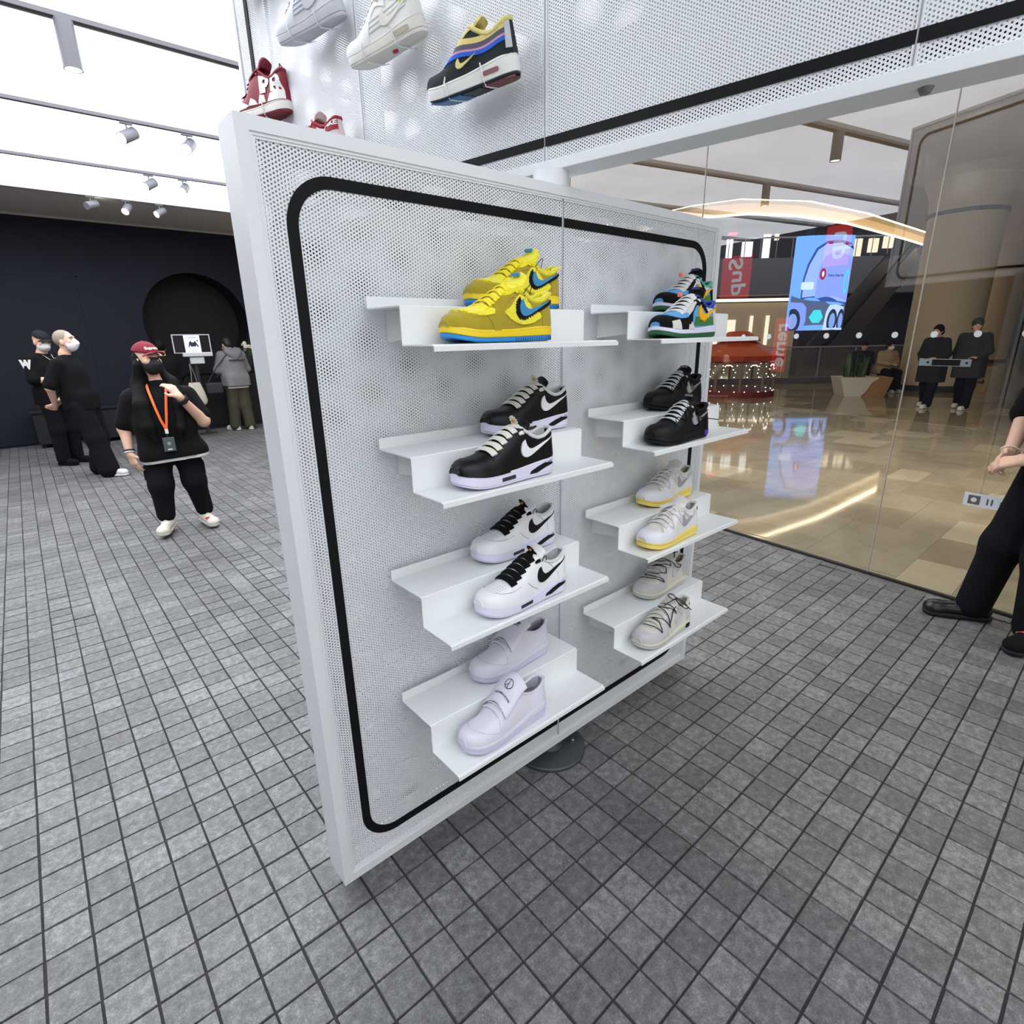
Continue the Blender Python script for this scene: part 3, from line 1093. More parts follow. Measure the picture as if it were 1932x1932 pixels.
lp("printed_ring", ell(.93, .52, .05, .13), .04, glow("screen_cyan", 70, 200, 240))
lp("printed_ring_core", ell(.93, .52, .028, .09), .05, glow("screen_periwinkle", 128, 150, 236))
lp("printed_caption", rounded(.13, .44, .34, .52, .02, 3), .04, glow("screen_caption", 190, 214, 255))
tvs, tfs = text_mesh("Every Step for", 0.06, 0.0, bold=.0022)
xs = [p.x for p in tvs]
w_ = max(xs) - min(xs)
rel(MB().add([scr(.565 + (p.x - min(xs)) / w_ * .30, .585 + p.y / w_ * .22, .05) for p in tvs], tfs)).build("printed_text", glow("screen_navy", 52, 78, 150), led, fix=False)
# hanger and post carrying the screen
MB().box((-0.35, 0.35, 0), (-0.15, 0.55, 6.5), 0.02).build("post", MDARK, led)
tag(led, "large curved blue advertising screen with a vehicle, hanging in the atrium", "screen")

# ---- balustrade of the atrium edge
b0, b1 = at(1440, 700, 17.5), at(1690, 700, 17.5)
bd = Vector((b1.x - b0.x, b1.y - b0.y, 0))
bal = empty("balustrade", (b0.x, b0.y, 0), math.atan2(bd.y, bd.x))
BG = bpy.data.materials.new("balustrade_glass")
BG.use_nodes = True
_nt = BG.node_tree
_tr = _nt.nodes.new("ShaderNodeBsdfTransparent")
_tr.inputs[0].default_value = (0.8, 0.84, 0.84, 1)
_mx = _nt.nodes.new("ShaderNodeMixShader")
_mx.inputs[0].default_value = 0.25
_nt.nodes["Principled BSDF"].inputs["Base Color"].default_value = srgb(150, 150, 150)
_nt.nodes["Principled BSDF"].inputs["Roughness"].default_value = 0.1
_nt.links.new(_tr.outputs[0], _mx.inputs[1])
_nt.links.new(_nt.nodes["Principled BSDF"].outputs[0], _mx.inputs[2])
_nt.links.new(_mx.outputs[0], _nt.nodes["Material Output"].inputs[0])
MB().box((-4, -0.03, 1.08), (bd.length + 1, 0.03, 1.13), 0.01).build("top_rail", MATS["rail_grey"], bal)
MB().box((-4, -0.05, 0.0), (bd.length + 1, 0.05, 0.18)).build("kerb", MGREY, bal)
k = -3.9
while k < bd.length + 1:
    MB().box((k, -0.02, 0.1), (k + 0.04, 0.02, 1.1)).build("post", MATS["rail_grey"], bal)
    MB().box((k + 0.06, -0.006, 0.2), (k + 1.08, 0.006, 1.05)).build("glass_panel", BG, bal)
    k += 1.12
tag(bal, "long glass balustrade along the atrium edge", "railing")

# ---- orange pavilion with string lights
oc = at(1385, 720, 14.6)
pav = empty("festive_pavilion", (oc.x, oc.y, 0))
ORANGE = M("orange_canopy", srgb(196, 78, 36), rough=0.5, vary=0.15, scale=3)
REDP = M("red_base", srgb(110, 26, 22), rough=0.5)
BROWNP = M("brown_post", srgb(120, 96, 84), rough=0.6)
MB().lathe([(1.15, 1.02), (0.95, 1.12), (0.5, 1.32), (0.42, 1.36), (0.36, 1.42), (0.0, 1.5)], n=10, cap=False).build("canopy", ORANGE, pav)
MB().lathe([(1.15, 1.02), (1.13, 0.9), (0.9, 0.84), (0.9, 0.9)], n=10, cap=False).build("valance", M("deep_orange", srgb(150, 50, 26), .5), pav)
MB().lathe([(0.55, 1.36), (0.5, 1.44), (0.25, 1.6), (0.0, 1.62)], n=10, cap=False).build("cap_roof", ORANGE, pav)
for k in range(10):
    a = 2 * PI * k / 10
    MB().lathe([(0.04, 0.0), (0.03, 0.1), (0.03, 0.9), (0.05, 0.95)], (math.cos(a) * .95, math.sin(a) * .95, 0), 8).build("post", BROWNP, pav)
MB().lathe([(1.0, 0.0), (1.0, 0.14), (0.0, 0.16)], n=20, cap=False).build("base", REDP, pav)
BULB = emitter("string_bulb", (1.0, 0.93, 0.8, 1), 4.0)
for k in range(10):
    a0_, a1_ = 2 * PI * k / 10, 2 * PI * (k + 1) / 10
    bmb = MB()
    for j in range(12):
        t = j / 11
        a = a0_ + (a1_ - a0_) * (0.2 + 0.6 * t)
        z = 0.15 + 0.65 * (1 - (2 * t - 1) ** 4)
        bmb.ball((math.cos(a) * .97, math.sin(a) * .97, z), 0.013, 6)
    tag(bmb.build("string_light", BULB, pav), kind="stuff")
tag(pav, "orange round festive pavilion with arched string lights and red base", "pavilion")

# ---- planter bench with snake plants
pl0 = on_z(1585, 748)
pl1 = on_z(1668, 748)
pdv = Vector((pl1.x - pl0.x, pl1.y - pl0.y, 0))
plen = pdv.length
plt = empty("planter_bench", (pl0.x, pl0.y, 0), math.atan2(pdv.y, pdv.x))
WOODT = M("tan_wood", srgb(168, 128, 88), rough=0.5, vary=0.15, scale=6)
PLW = M("white_planter", srgb(208, 204, 192), rough=0.5)
yb0 = 0.0


def tubp(x0_, x1_, top0, top1):
    return [(x0_ + .12, 0.0), (x1_ - .1, 0.0), (x1_, .16), (x1_ + .02, top1), (x0_ - .02, top0)]


wl = plen * 0.62
MB().prism([(0.1, 0), (wl * .75, 0), (wl * .92, .12), (wl * 1.1, .34), (wl * 1.3, .42), (wl * 1.3, .46), (-.05, .46)], 0, 0.7, 'xz').build("white_tub", PLW, plt)
MB().prism([(wl * .78, 0), (plen * 1.02, 0), (plen * 1.14, .4), (plen * 1.15, .455), (wl * 1.28, .455), (wl * 1.28, .41), (wl * 1.08, .33), (wl * .9, .11)], 0.03, 0.67, 'xz').build("wood_bench", WOODT, plt)
SNAKE = M("snake_plant_green", srgb(58, 82, 44), rough=0.4, vary=0.35, scale=14)
lr = random.Random(5)
for k in range(34):
    x = lr.uniform(.12, wl * .95)
    y = lr.uniform(.12, .55)
    h = lr.uniform(.35, .62)
    a = lr.uniform(0, PI)
    lean = Vector((lr.uniform(-.1, .1), lr.uniform(-.1, .1), 0))
    w = lr.uniform(.022, .035)
    d = Vector((math.cos(a), math.sin(a), 0))
    pts = []
    for t, ww in ((0, .6), (.3, 1), (.7, .85), (1, .02)):
        c_ = Vector((x, y, .42)) + lean * t + Vector((0, 0, h * t))
        pts += [tuple(c_ - d * w * ww), tuple(c_ + d * w * ww + Vector((0, 0, 0)))]
    MB().add(pts, [(0, 1, 3, 2), (2, 3, 5, 4), (4, 5, 7, 6)]).build("leaf", SNAKE, plt, fix=False)
tag(plt, "white and wood curved planter bench with upright snake plants", "planter")

# ---- yellow puffer simplified to a ball on an added stand beside the column
yp = at(1728, 665, 15.2)
yl = empty("yellow_puffer_ball", (yp.x, yp.y, 0))
MB().ball((0, 0, yp.z - .05), (.2, .2, .24), 16).build("ball", M("pale_yellow", srgb(190, 176, 84), .6), yl, smooth=True)
MB().lathe([(.14, 0), (.14, .02), (.02, .03), (.02, yp.z - .2)], n=12).build("stand", MDARK, yl, smooth=30)
tag(yl, "pale yellow puffer shown as a ball on an added stand beside the round column", "puffer")

# ---- small signs stuck on the glass
SGN = M("pale_blue_sign", srgb(232, 238, 242), rough=0.5)
SGD = M("sign_brown", srgb(110, 98, 90), rough=0.5)


def glass_sign(name, s_hi, s_lo, z0_, z1_, label):
    o = empty(name, (*gpt(s_lo, -0.004), z0_), GANG)
    tag(o, label, "sign")
    return o, s_hi - s_lo, z1_ - z0_


o, w, h = glass_sign("notice_strip", .546, .20, .585, .660, "pale blue notice strip with icons stuck low on the glass")
MB().box((0, -0.001, 0), (w, 0.001, h)).build("plate", SGN, o)
MB().box((w - .075, .0012, .012), (w - .02, .002, h - .012)).build("icon_square", SGD, o)
MB().prism([(w - .047 + .014 * math.cos(2 * PI * k / 12), h / 2 + .014 * math.sin(2 * PI * k / 12)) for k in range(12)], .0022, .003, 'xz').build("icon_heart", SGN, o)
for a in (.105, .125):
    MB().box((w - a - .008, .0012, .02), (w - a, .002, h - .02)).build("icon_bar", SGD, o)
MB().box((w - .2, .0012, .025), (w - .165, .002, h - .025)).build("icon_frame", SGD, o)
MB().box((w - .26, .0012, .03), (w - .225, .002, h - .03)).build("icon_frame", SGD, o)
o, w, h = glass_sign("console_sticker", .905, .655, 1.352, 1.392, "long pale sticker with black screen shape on the glass before the couple")
MB().box((0, -0.001, 0), (w, 0.001, h)).build("plate", M("grey_green_sticker", srgb(120, 134, 134), .4), o)
MB().box((.05, .0012, .004), (w - .065, .002, h - .004)).build("black_screen", BLACKP, o)
for a in (.02, w - .045):
    MB().lathe([(.006, .0012), (.006, .002)], (a, 0, h / 2), 12, 'y').build("round_mark", BLACKP, o)

# ---- red banners on the store's left wall (they show mirrored in the glass)
wl_ = MB().box((-3.3, -2.2, 0), (-3.2, 12.3, 3.5)).build("wall_left", NAVY)
tag(wl_, kind="structure")
REDB = M("red_banner_added_glow", srgb(205, 22, 36), rough=0.6, vary=0.05, emit=.9)  # glow added to the red so it carries in the glass reflection
LETW = M("banner_white", srgb(240, 236, 236), rough=0.6, emit=.6)  # letters get the same added glow


def banner(y, z, w, h, text, size, label):
    o = empty("red_banner", (-3.18, y, z))
    MB().box((0, -w / 2, 0), (0.015, w / 2, h)).build("cloth", REDB, o)
    vs, fs = text_mesh(text, size, 0.001, bold=0.01)
    MB().add([(0.017 + p.z, p.y, h / 2 - p.x) for p in vs], fs).build("lettering", LETW, o, fix=False)
    tag(o, label, "banner", "red banners on the left wall")


banner(8.63, 2.32, 0.82, 0.9, "Sup", 0.55, "red sign reading Sup high on the left wall, mirrored in the glass beside the panel")
banner(6.3, 2.75, 0.5, 0.72, "up", 0.5, "red sign cut short near the ceiling of the left wall, mirrored above the blue screen")
banner(7.27, 0.75, 0.34, 1.1, "reme", 0.42, "narrow low red sign reading reme on the left wall, mirrored below the blue screen")
# ================================================================== sneakers
SL = 0.30


class Last:
    """parametric low-top sneaker: toe at x=0, heel at x=SL, shown side is -y"""

    def __init__(self, toe=1.0, sole=1.0, high=1.0, heel_extra=0.0, slim=1.0):
        self.slim = slim
        self.W = ([0, .06, .10, .17, .22, .27, .30], [.045 * slim, .049 * slim, .051 * slim, .0435 * slim, .040 * slim, .0395 * slim, .039 * slim])
        self.zt = ([0, .08, .16, .24, .30], [.027 * sole, .026 * sole, .028 * sole, .034 * sole + heel_extra, .037 * sole + heel_extra])
        d = self.zt[1][0] - .027
        dh = self.zt[1][4] - .037
        self.h = ([0, .008, .02, .04, .065, .09, .115, .14, .165, .185, .20],
                  [.033 + d, .046 + d, .055 + d, .062 * toe + d, .067 * toe + d, .074 * toe + d, .088 + d, .104 * high + d, .118 * high + d, .125 * high + d, .126 * high + d])
        self.hc = ([.15, .175, .19, .205, .222, .24, .26, .275, .29, .30],
                   [.117 * high + dh, .118 * high + dh, .114 * high + dh, .104 * high + dh, .094 * high + dh, .088 * high + dh, .090 * high + dh, .097 * high + dh, .104 * high + dh, .106 * high + dh])

    def w(self, x):
        x = np.clip(x, 0, SL)
        a = np.clip(x / .06, 0, 1)
        b = np.clip((SL - x) / .042, 0, 1)
        ca = (1 - (1 - a) ** 2.3) ** (1 / 2.1)
        cb = (1 - (1 - b) ** 2.2) ** (1 / 2.1)
        return np.interp(x, *self.W) * np.minimum(ca, cb)

    def zsole(self, x):
        return np.interp(x, *self.zt) + self.spring(x)

    def spring(self, x):
        return .011 * (np.clip(.075 - x, 0, 1) / .075) ** 2 + .003 * (np.clip(x - .27, 0, 1) / .03) ** 2

    def S(self, x, a):
        x = np.asarray(x, float)
        a = np.asarray(a, float)
        side = np.sign(a) + (a == 0)
        q = 1 - np.abs(a)
        wu = self.w(np.clip(x, .004, SL - .003)) * .95
        zb = self.zsole(x) - .005
        h = np.interp(x, *self.h) + self.spring(x)
        hc = np.interp(x, *self.hc)
        th = q * PI / 2
        y1 = wu * np.cos(th) ** .72
        z1 = zb + (h - zb) * np.sin(th) ** .92
        y2 = wu * (1 - .36 * q ** 1.4)
        z2 = zb + (hc - zb) * q
        s = smoothstep(.155, .2, x)
        y = y1 * (1 - s) + y2 * s
        z = z1 * (1 - s) + z2 * s
        xo = x + .004 * s * q * (x > .27) * 0
        return np.stack([xo, side * y, z], -1)

    def N(self, x, a):
        e = 1e-3
        x = np.asarray(x, float)
        a = np.asarray(a, float)
        xx = np.clip(x, .006, SL - .006)
        aa = np.where(np.abs(a) < .01, np.where(a < 0, -.01, .01), np.clip(a, -.985, .985))
        du = self.S(xx + e, aa) - self.S(xx - e, aa)
        dv = self.S(xx, aa + e * 5) - self.S(xx, aa - e * 5)
        n = np.cross(du, dv)
        n /= np.linalg.norm(n, axis=-1, keepdims=True) + 1e-12
        c = np.stack([np.clip(xx, .05, .26), np.zeros_like(xx), np.full_like(xx, .045)], -1)
        p = self.S(xx, aa)
        f = np.sign(np.sum(n * (p - c), -1, keepdims=True))
        return n * np.where(f == 0, 1, f)

    def q_of_z(self, x, z):
        qs = np.linspace(0, 1, 60)
        out = np.empty(len(x))
        for i in range(len(x)):
            zz = self.S(np.full(60, x[i]), -(1 - qs))[:, 2]
            out[i] = np.interp(z[i], zz, qs)
        return out


def fill_poly(poly, step):
    poly = [Vector(p) for p in poly]
    n0 = len(poly)
    xs = [p.x for p in poly]
    ys = [p.y for p in poly]
    pts = list(poly)
    sx, sy = step
    x = min(xs) + sx * .5
    while x < max(xs):
        y = min(ys) + sy * .5
        while y < max(ys):
            if inside((x, y), poly):
                pts.append(Vector((x, y)))
            y += sy
        x += sx
    v, e, f = delaunay_2d_cdt(pts, [], [list(range(n0))], 1, 1e-7)[:3]
    return np.array([(p.x, p.y) for p in v]), [tuple(q) for q in f]


def densify(poly, d):
    out = []
    n = len(poly)
    for i in range(n):
        a = np.array(poly[i], float)
        b = np.array(poly[(i + 1) % n], float)
        k = max(1, int(np.linalg.norm((b - a) / np.array(d)) + .5))
        for j in range(k):
            out.append(tuple(a + (b - a) * j / k))
    return out


def spline(poly, n=4):
    out = []
    N = len(poly)
    P = [np.array(p, float) for p in poly]
    for i in range(N):
        p0, p1, p2, p3 = P[i - 1], P[i], P[(i + 1) % N], P[(i + 2) % N]
        for k in range(n):
            t = k / n
            out.append(tuple(.5 * ((2 * p1) + (-p0 + p2) * t + (2 * p0 - 5 * p1 + 4 * p2 - p3) * t * t + (-p0 + 3 * p1 - 3 * p2 + p3) * t ** 3)))
    return out


class Shoe:
    def __init__(self, name, last, label, group):
        self.L = last
        self.root = empty(name)
        tag(self.root, label, "sneaker", group)

    def sole(self, mid, out, split=.35, bulge=1.0, grooves=False, lip=True):
        L = self.L
        t = (1 - np.cos(np.linspace(0, PI, 34))) / 2
        xs = .0005 + t * (SL - .001)
        ox = np.concatenate([xs[::-1], xs[1:-1]])
        sd = np.concatenate([-np.ones(34), np.ones(32)])
        wv = L.w(ox)
        ctr = np.array([.15, 0])

        def lev(inset, z):
            y = sd * np.maximum(wv - inset, 0.0)
            x = ctr[0] + (ox - ctr[0]) * (1 - inset / .15)
            return np.stack([x, y, z], -1)
        zb = L.spring(ox)
        zt = L.zsole(ox)
        zs = zb + (zt - zb) * split

        def loft(levels, nm, mat):
            n = len(ox)
            m = MB()
            vs = np.concatenate(levels)
            fs = []
            for j in range(len(levels) - 1):
                for k in range(n):
                    k2 = (k + 1) % n
                    fs.append((j * n + k, j * n + k2, (j + 1) * n + k2, (j + 1) * n + k))
            for j, rev in ((0, True), (len(levels) - 1, False)):
                # strip caps between the two sides
                for k in range(33):
                    a, b = k, k + 1
                    c, d = (n - 1 - (k)) % n, (n - k) % n
                    pass
                c = len(vs)
                vs = np.concatenate([vs, levels[j].mean(0, keepdims=True)])
                for k in range(n):
                    fs.append((j * n + k, j * n + (k + 1) % n, c) if not rev else (j * n + (k + 1) % n, j * n + k, c))
            m.add(vs.tolist(), fs)
            return m.build(nm, mat, self.root, smooth=35)
        loft([lev(.006, zb), lev(.001, zb + .003), lev(0.0, zs - .001), lev(.0015, zs)], "outsole", out)
        loft([lev(.0016, zs), lev(-.0005 * bulge, zs + .0015), lev(-.001 * bulge, zs + (zt - zs) * .55), lev(.0005, zt - .0035), lev(.0015, zt), lev(.006, zt - .001)], "midsole", mid)
        if lip:
            p = [tuple(v) for v in lev(.0003, zt - .0042)]
            MB().tube(p, .0011, 5, closed=True).build("welt_stitch", mid, self.root, smooth=True)
        if grooves:
            g = MB()
            for x in np.arange(.165, .292, .0075):
                y = -float(L.w(np.array(x))) - .0007
                z0 = float(L.spring(x)) + .002
                z1 = float(z0 + (L.zsole(x) - L.spring(x)) * split * .7)
                g.box((x - .0006, y, z0), (x + .0006, y + .003, z1))
            tag(g.build("sole_groove", M("groove_dark", srgb(60, 70, 80), .7), self.root), kind="stuff")

    def upper(self, mat, smooth=50):
        L = self.L
        t = (1 - np.cos(np.linspace(0, PI, 60))) / 2
        xs = .001 + t * (SL - .002)
        qs = np.linspace(0, 1, 18)
        m = MB()
        for side in (-1, 1):
            X, Q = np.meshgrid(xs, qs, indexing='ij')
            a = side * (1 - Q)
            a = np.where(a == 0, side * 1e-9, a)
            P = L.S(X.ravel(), a.ravel())
            n = len(qs)
            fs = []
            for i in range(len(xs) - 1):
                for j in range(n - 1):
                    fs.append((i * n + j, (i + 1) * n + j, (i + 1) * n + j + 1, i * n + j + 1))
            m.add(P.tolist(), fs)
            fr_, bk_ = list(range(n)), [(len(xs) - 1) * n + j for j in range(n)]
            for row_ in (fr_, bk_):           # close the tip and the heel to the middle line
                A_ = P[row_]
                C_ = A_.copy()
                C_[:, 1] = 0
                m.add(np.concatenate([A_, C_]).tolist(), [(j, j + 1, n + j + 1, n + j) for j in range(n - 1)])
        return m.build("upper", mat, self.root, smooth=smooth)

    def lining(self, mat, pad=.0045, dark=None):
        L = self.L
        xs = np.concatenate([np.linspace(.178, SL - .0035, 26)])
        path = [tuple(p) for p in L.S(xs, np.full(26, -1e-6))] + [tuple(p) for p in L.S(xs[::-1], np.full(26, 1e-6))]
        path = [(x - .001, y * .98, z) for x, y, z in path]
        MB().tube(path, pad, 8).build("padded_collar", mat, self.root, smooth=True)
        m = MB()
        xs = np.linspace(.13, SL - .004, 30)
        qs = np.linspace(.3, 1, 8)
        for side in (-1, 1):
            X, Q = np.meshgrid(xs, qs, indexing='ij')
            P = L.S(X.ravel(), side * np.maximum(1 - Q.ravel(), 1e-9))
            P[:, 1] -= side * np.minimum(.005, np.abs(P[:, 1]) * .6)
            P[:, 0] = np.minimum(P[:, 0], SL - .008)
            fs = [(i * 8 + j, i * 8 + j + 1, (i + 1) * 8 + j + 1, (i + 1) * 8 + j) for i in range(29) for j in range(7)]
            m.add(P.tolist(), fs)
        m.build("lining", mat, self.root, smooth=True, fix=False)
        xs = np.linspace(.12, SL - .01, 16)
        w = L.w(xs) * .86
        vs = [(x, -a, .052) for x, a in zip(xs, w)] + [(x, a, .052) for x, a in zip(xs, w)]
        MB().add(vs, [(i, i + 1, 17 + i, 16 + i) for i in range(15)]).build("insole", dark or mat, self.root)

    def tongue(self, mat, top=.145, lean=.012, wid=.027, label_mat=None, puff=.005):
        L = self.L
        xs = np.linspace(.085, .198, 14)
        cl = [(float(x), float(L.S(np.array(x), np.array(-1e-9))[2]) + .002) for x in xs]
        cl = [(x, float(np.interp(x, *L.h)) + .0025) for x in xs]
        x1, z1 = cl[-1]
        for k in range(1, 5):
            cl.append((x1 + lean * k / 4, z1 + (top - z1) * k / 4))
        m = MB()
        n = len(cl)
        vs, fs = [], []
        cross = np.linspace(-1, 1, 9)
        for layer in (0, 1):
            for i, (x, z) in enumerate(cl):
                ww = wid * (.55 + .45 * min(1, i / 8)) * (1.0 if i < n - 1 else .86)
                for c in cross:
                    drop = .010 * c * c
                    vs.append((x + (.004 if layer else 0) * (1 if i > 12 else .3), c * ww, z - drop - (puff if layer else 0)))
        K = 9
        for i in range(n - 1):
            for j in range(K - 1):
                a = i * K + j
                fs.append((a, a + 1, a + K + 1, a + K))
                b = n * K + a
                fs.append((b, b + K, b + K + 1, b + 1))
        for j in range(K - 1):
            a = (n - 1) * K + j
            fs.append((a, a + 1, n * K + a + 1, n * K + a))
        for i in range(n - 1):
            for j in (0, K - 1):
                a = i * K + j
                fs.append((a, a + K, n * K + a + K, n * K + a))
        m.add(vs, fs)
        o = m.build("tongue", mat, self.root, smooth=60)
        if label_mat:
            x, z = cl[-2]
            MB().box((x - .009, -.013, z - .004), (x - .003, .013, z + .003), .001).build("tongue_label", label_mat, o)
        return o

    def patch(self, name, poly, mode, off, mat, step=.006, fuzz=0.0, parent=None, smooth=60, skirt=True):
        L = self.L
        if mode in ('side', 'far', 'sole'):
            pl = densify(poly, (.005, .005))
            P2, F = fill_poly(pl, (step, step))
            x = P2[:, 0]
            if mode == 'sole':
                y = -(L.w(x) + .0012 + off)
                zr = P2[:, 1]
                P = np.stack([x, y, zr], -1)
                N = np.zeros_like(P)
                N[:, 1] = -1
                off_ = 0
            else:
                q = L.q_of_z(x, P2[:, 1])
                a = -np.maximum(1 - q, 1e-6)
                if mode == 'far':
                    a = -a
                P, N = L.S(x, a), L.N(x, a)
                off_ = off
        else:
            # even sampling: stretch the tip of the toe, shrink the wrap angle to metres
            uv = [(math.sqrt(max(px_, 1e-5) * .15), pa_ * .075) for px_, pa_ in densify(poly, (.004, .05))]
            pl = uv
            P2, F = fill_poly(pl, (min(step, .0042), min(step, .0042)))
            x, a = np.maximum(P2[:, 0], 0) ** 2 / .15, P2[:, 1] / .075
            a = np.where(np.abs(a) < 1e-6, 1e-6, a)
            P, N = L.S(x, a), L.N(x, a)
            off_ = off
        nb = len(pl)
        jit = (rng.random(len(P)) * fuzz)[:, None] if fuzz else 0
        T = P + N * (off_ + jit)
        vs = T.tolist()
        fs = list(F)
        if skirt:
            B = P[:nb] + N[:nb] * (-.0008 if mode != 'sole' else 0)
            if mode == 'sole':
                B = B + np.array([0, .003, 0])
            k0 = len(vs)
            vs += B.tolist()
            fs += [(i, (i + 1) % nb, k0 + (i + 1) % nb, k0 + i) for i in range(nb)]
        return MB().add(vs, fs).build(name, mat, parent or self.root, smooth=smooth, fix=False)

    def line(self, name, pts, mode, off, rad, mat, n=5, parent=None):
        L = self.L
        P = []
        for i in range(len(pts) - 1):
            for k in range(n):
                t = k / n
                P.append((pts[i][0] * (1 - t) + pts[i + 1][0] * t, pts[i][1] * (1 - t) + pts[i + 1][1] * t))
        P.append(pts[-1])
        P = np.array(P)
        if mode == 'side':
            a = -np.maximum(1 - L.q_of_z(P[:, 0], P[:, 1]), 1e-6)
        else:
            a = np.where(np.abs(P[:, 1]) < 1e-6, 1e-6, P[:, 1])
        Q = L.S(P[:, 0], a) + L.N(P[:, 0], a) * off
        return MB().tube([tuple(q) for q in Q], rad, 6).build(name, mat, parent or self.root, smooth=True)

    def laces(self, mat, rows=6, x0=.092, x1=.178, wid=.0085, thick=.0034, spread=.40, cross=True, off=.004):
        L = self.L
        for i in range(rows):
            x = x0 + (x1 - x0) * i / (rows - 1)
            sp = spread * (1 - .08 * i)
            for sgn in ((1, -1) if cross else (1,)):
                aa = np.linspace(-sp, sp, 15)
                dx = (x1 - x0) / rows * (.55 if cross else 0)
                xs = x + sgn * dx * (aa / sp) * .5
                a2 = np.where(np.abs(aa) < 1e-6, 1e-6, aa)
                P = L.S(xs, a2)
                zz = np.interp(xs, *L.h) + L.spring(xs)
                s = smoothstep(.155, .2, xs)
                # over the throat the lace bridges the gap on the tongue line
                br = (1 - np.abs(aa) / sp) * s
                P[:, 1] = P[:, 1] * (1 - .0) * (np.abs(aa) / sp) ** (s * .8)
                P[:, 2] = np.maximum(P[:, 2], P[:, 2] * (1 - br) + zz * br)
                N_ = L.N(xs, a2)
                N_ = N_ * (np.abs(aa) / sp)[:, None] + np.array([-.35, 0, .94]) * (1 - np.abs(aa) / sp)[:, None]
                P = P + N_ * (off + (.0012 if sgn < 0 else 0))
                ups = [Vector(v) for v in N_]
                MB().tube([tuple(p) for p in P], 1.0, 8, flat=(wid, thick, ups)).build("lace", mat, self.root, smooth=True)

    def flat(self, name, vs, fs, x0, a0, sx, sa, rot, off, mat, parent=None):
        """wrap flat (x,y) letter shapes around the upper at (x0,a0)"""
        L = self.L
        c, s = math.cos(rot), math.sin(rot)
        P = np.array([(p[0] * c - p[1] * s, p[0] * s + p[1] * c) for p in vs])
        x = x0 + P[:, 0] * sx
        a = a0 - P[:, 1] * sa
        a = np.where(np.abs(a) < 1e-6, 1e-6, a)
        Q = L.S(x, a) + L.N(x, a) * off
        return MB().add(Q.tolist(), fs).build(name, mat, parent or self.root, fix=False)

    def place(self, loc, rz=0.0, rx=0.0, ry=0.0):
        self.root.location = loc
        self.root.rotation_euler = (rx, ry, rz)
        return self


SWOOSH = [(.190, .091), (.179, .084), (.172, .072), (.172, .060), (.179, .052), (.191, .0495), (.208, .053), (.233, .0625), (.262, .075), (.2925, .0895),
          (.262, .0795), (.235, .0715), (.216, .0675), (.204, .068), (.196, .073), (.1915, .081)]


def swoosh(scale=1.0, dx=0.0, dz=0.0, jag=0):
    P = [((x - .23) * scale + .23 + dx, (z - .068) * scale + .068 + dz) for x, z in SWOOSH]
    up = [P[0]] + P[9:]
    low = P[0:10]
    pts = spline_open(low, 5)
    if jag:
        pts2 = []
        d = densify_open(pts, .0035)
        for i, p in enumerate(d):
            k = min(1, i / 6)
            pts2.append((p[0] + (.0012 if i % 2 else 0), p[1] - (jag if i % 2 else 0) * k))
        pts = pts2
    return pts + spline_open(P[9:] + [P[0]], 4)[1:-1]


def spline_open(P, n=4):
    P = [np.array(p, float) for p in P]
    out = []
    for i in range(len(P) - 1):
        p0 = P[max(i - 1, 0)]
        p1, p2 = P[i], P[i + 1]
        p3 = P[min(i + 2, len(P) - 1)]
        for k in range(n):
            t = k / n
            out.append(tuple(.5 * ((2 * p1) + (-p0 + p2) * t + (2 * p0 - 5 * p1 + 4 * p2 - p3) * t * t + (-p0 + 3 * p1 - 3 * p2 + p3) * t ** 3)))
    out.append(tuple(P[-1]))
    return out


def densify_open(P, d):
    out = []
    for a, b in zip(P[:-1], P[1:]):
        a, b = np.array(a), np.array(b)
        k = max(1, int(np.linalg.norm(b - a) / d + .5))
        for j in range(k):
            out.append(tuple(a + (b - a) * j / k))
    out.append(tuple(P[-1]))
    return out


def lm(name, rgb, rough=.45, **kw):
    return M(name, srgb(*rgb), rough=rough, **kw)


# ---------------------------------------------------------------- shared outlines
TOECAP = [(.002, -.98), (.03, -.62), (.055, -.42), (.058, 0.0), (.055, .42), (.03, .62), (.002, .98)]
VAMP = [(.035, -.30), (.05, -.44), (.075, -.56), (.105, -.62), (.11, -.5), (.088, -.30), (.084, 0), (.088, .30), (.11, .5), (.105, .62), (.075, .56), (.05, .44), (.035, .30), (.03, 0)]
MUDGUARD = [(.0012, -.995), (.13, -.99), (.112, -.62), (.078, -.56), (.052, -.44), (.036, -.28), (.031, 0), (.036, .28), (.052, .44), (.078, .56), (.112, .62), (.13, .99), (.0012, .995)]
EYESTAY = [(.088, -.62), (.085, -.30), (.178, -.12), (.192, -.02), (.205, -.05), (.20, -.30), (.165, -.46), (.135, -.60), (.12, -.98), (.10, -.98)]
HEELTAB = [(.262, .036), (.298, .036), (.299, .098), (.278, .096), (.262, .086)]


def pair(make, xs, z_low, z_up, names):
    f = make(names[0])
    f.place((xs[0], 1.003, z_low), R(xs[2] if len(xs) > 2 else 0))
    g = make(names[1])
    g.place((xs[1], 1.142, z_up), R(xs[3] if len(xs) > 3 else 0))
    return f, g


def zr(row):
    return SHZ[row][1] + .0015, SHZ[row][0] + .0015


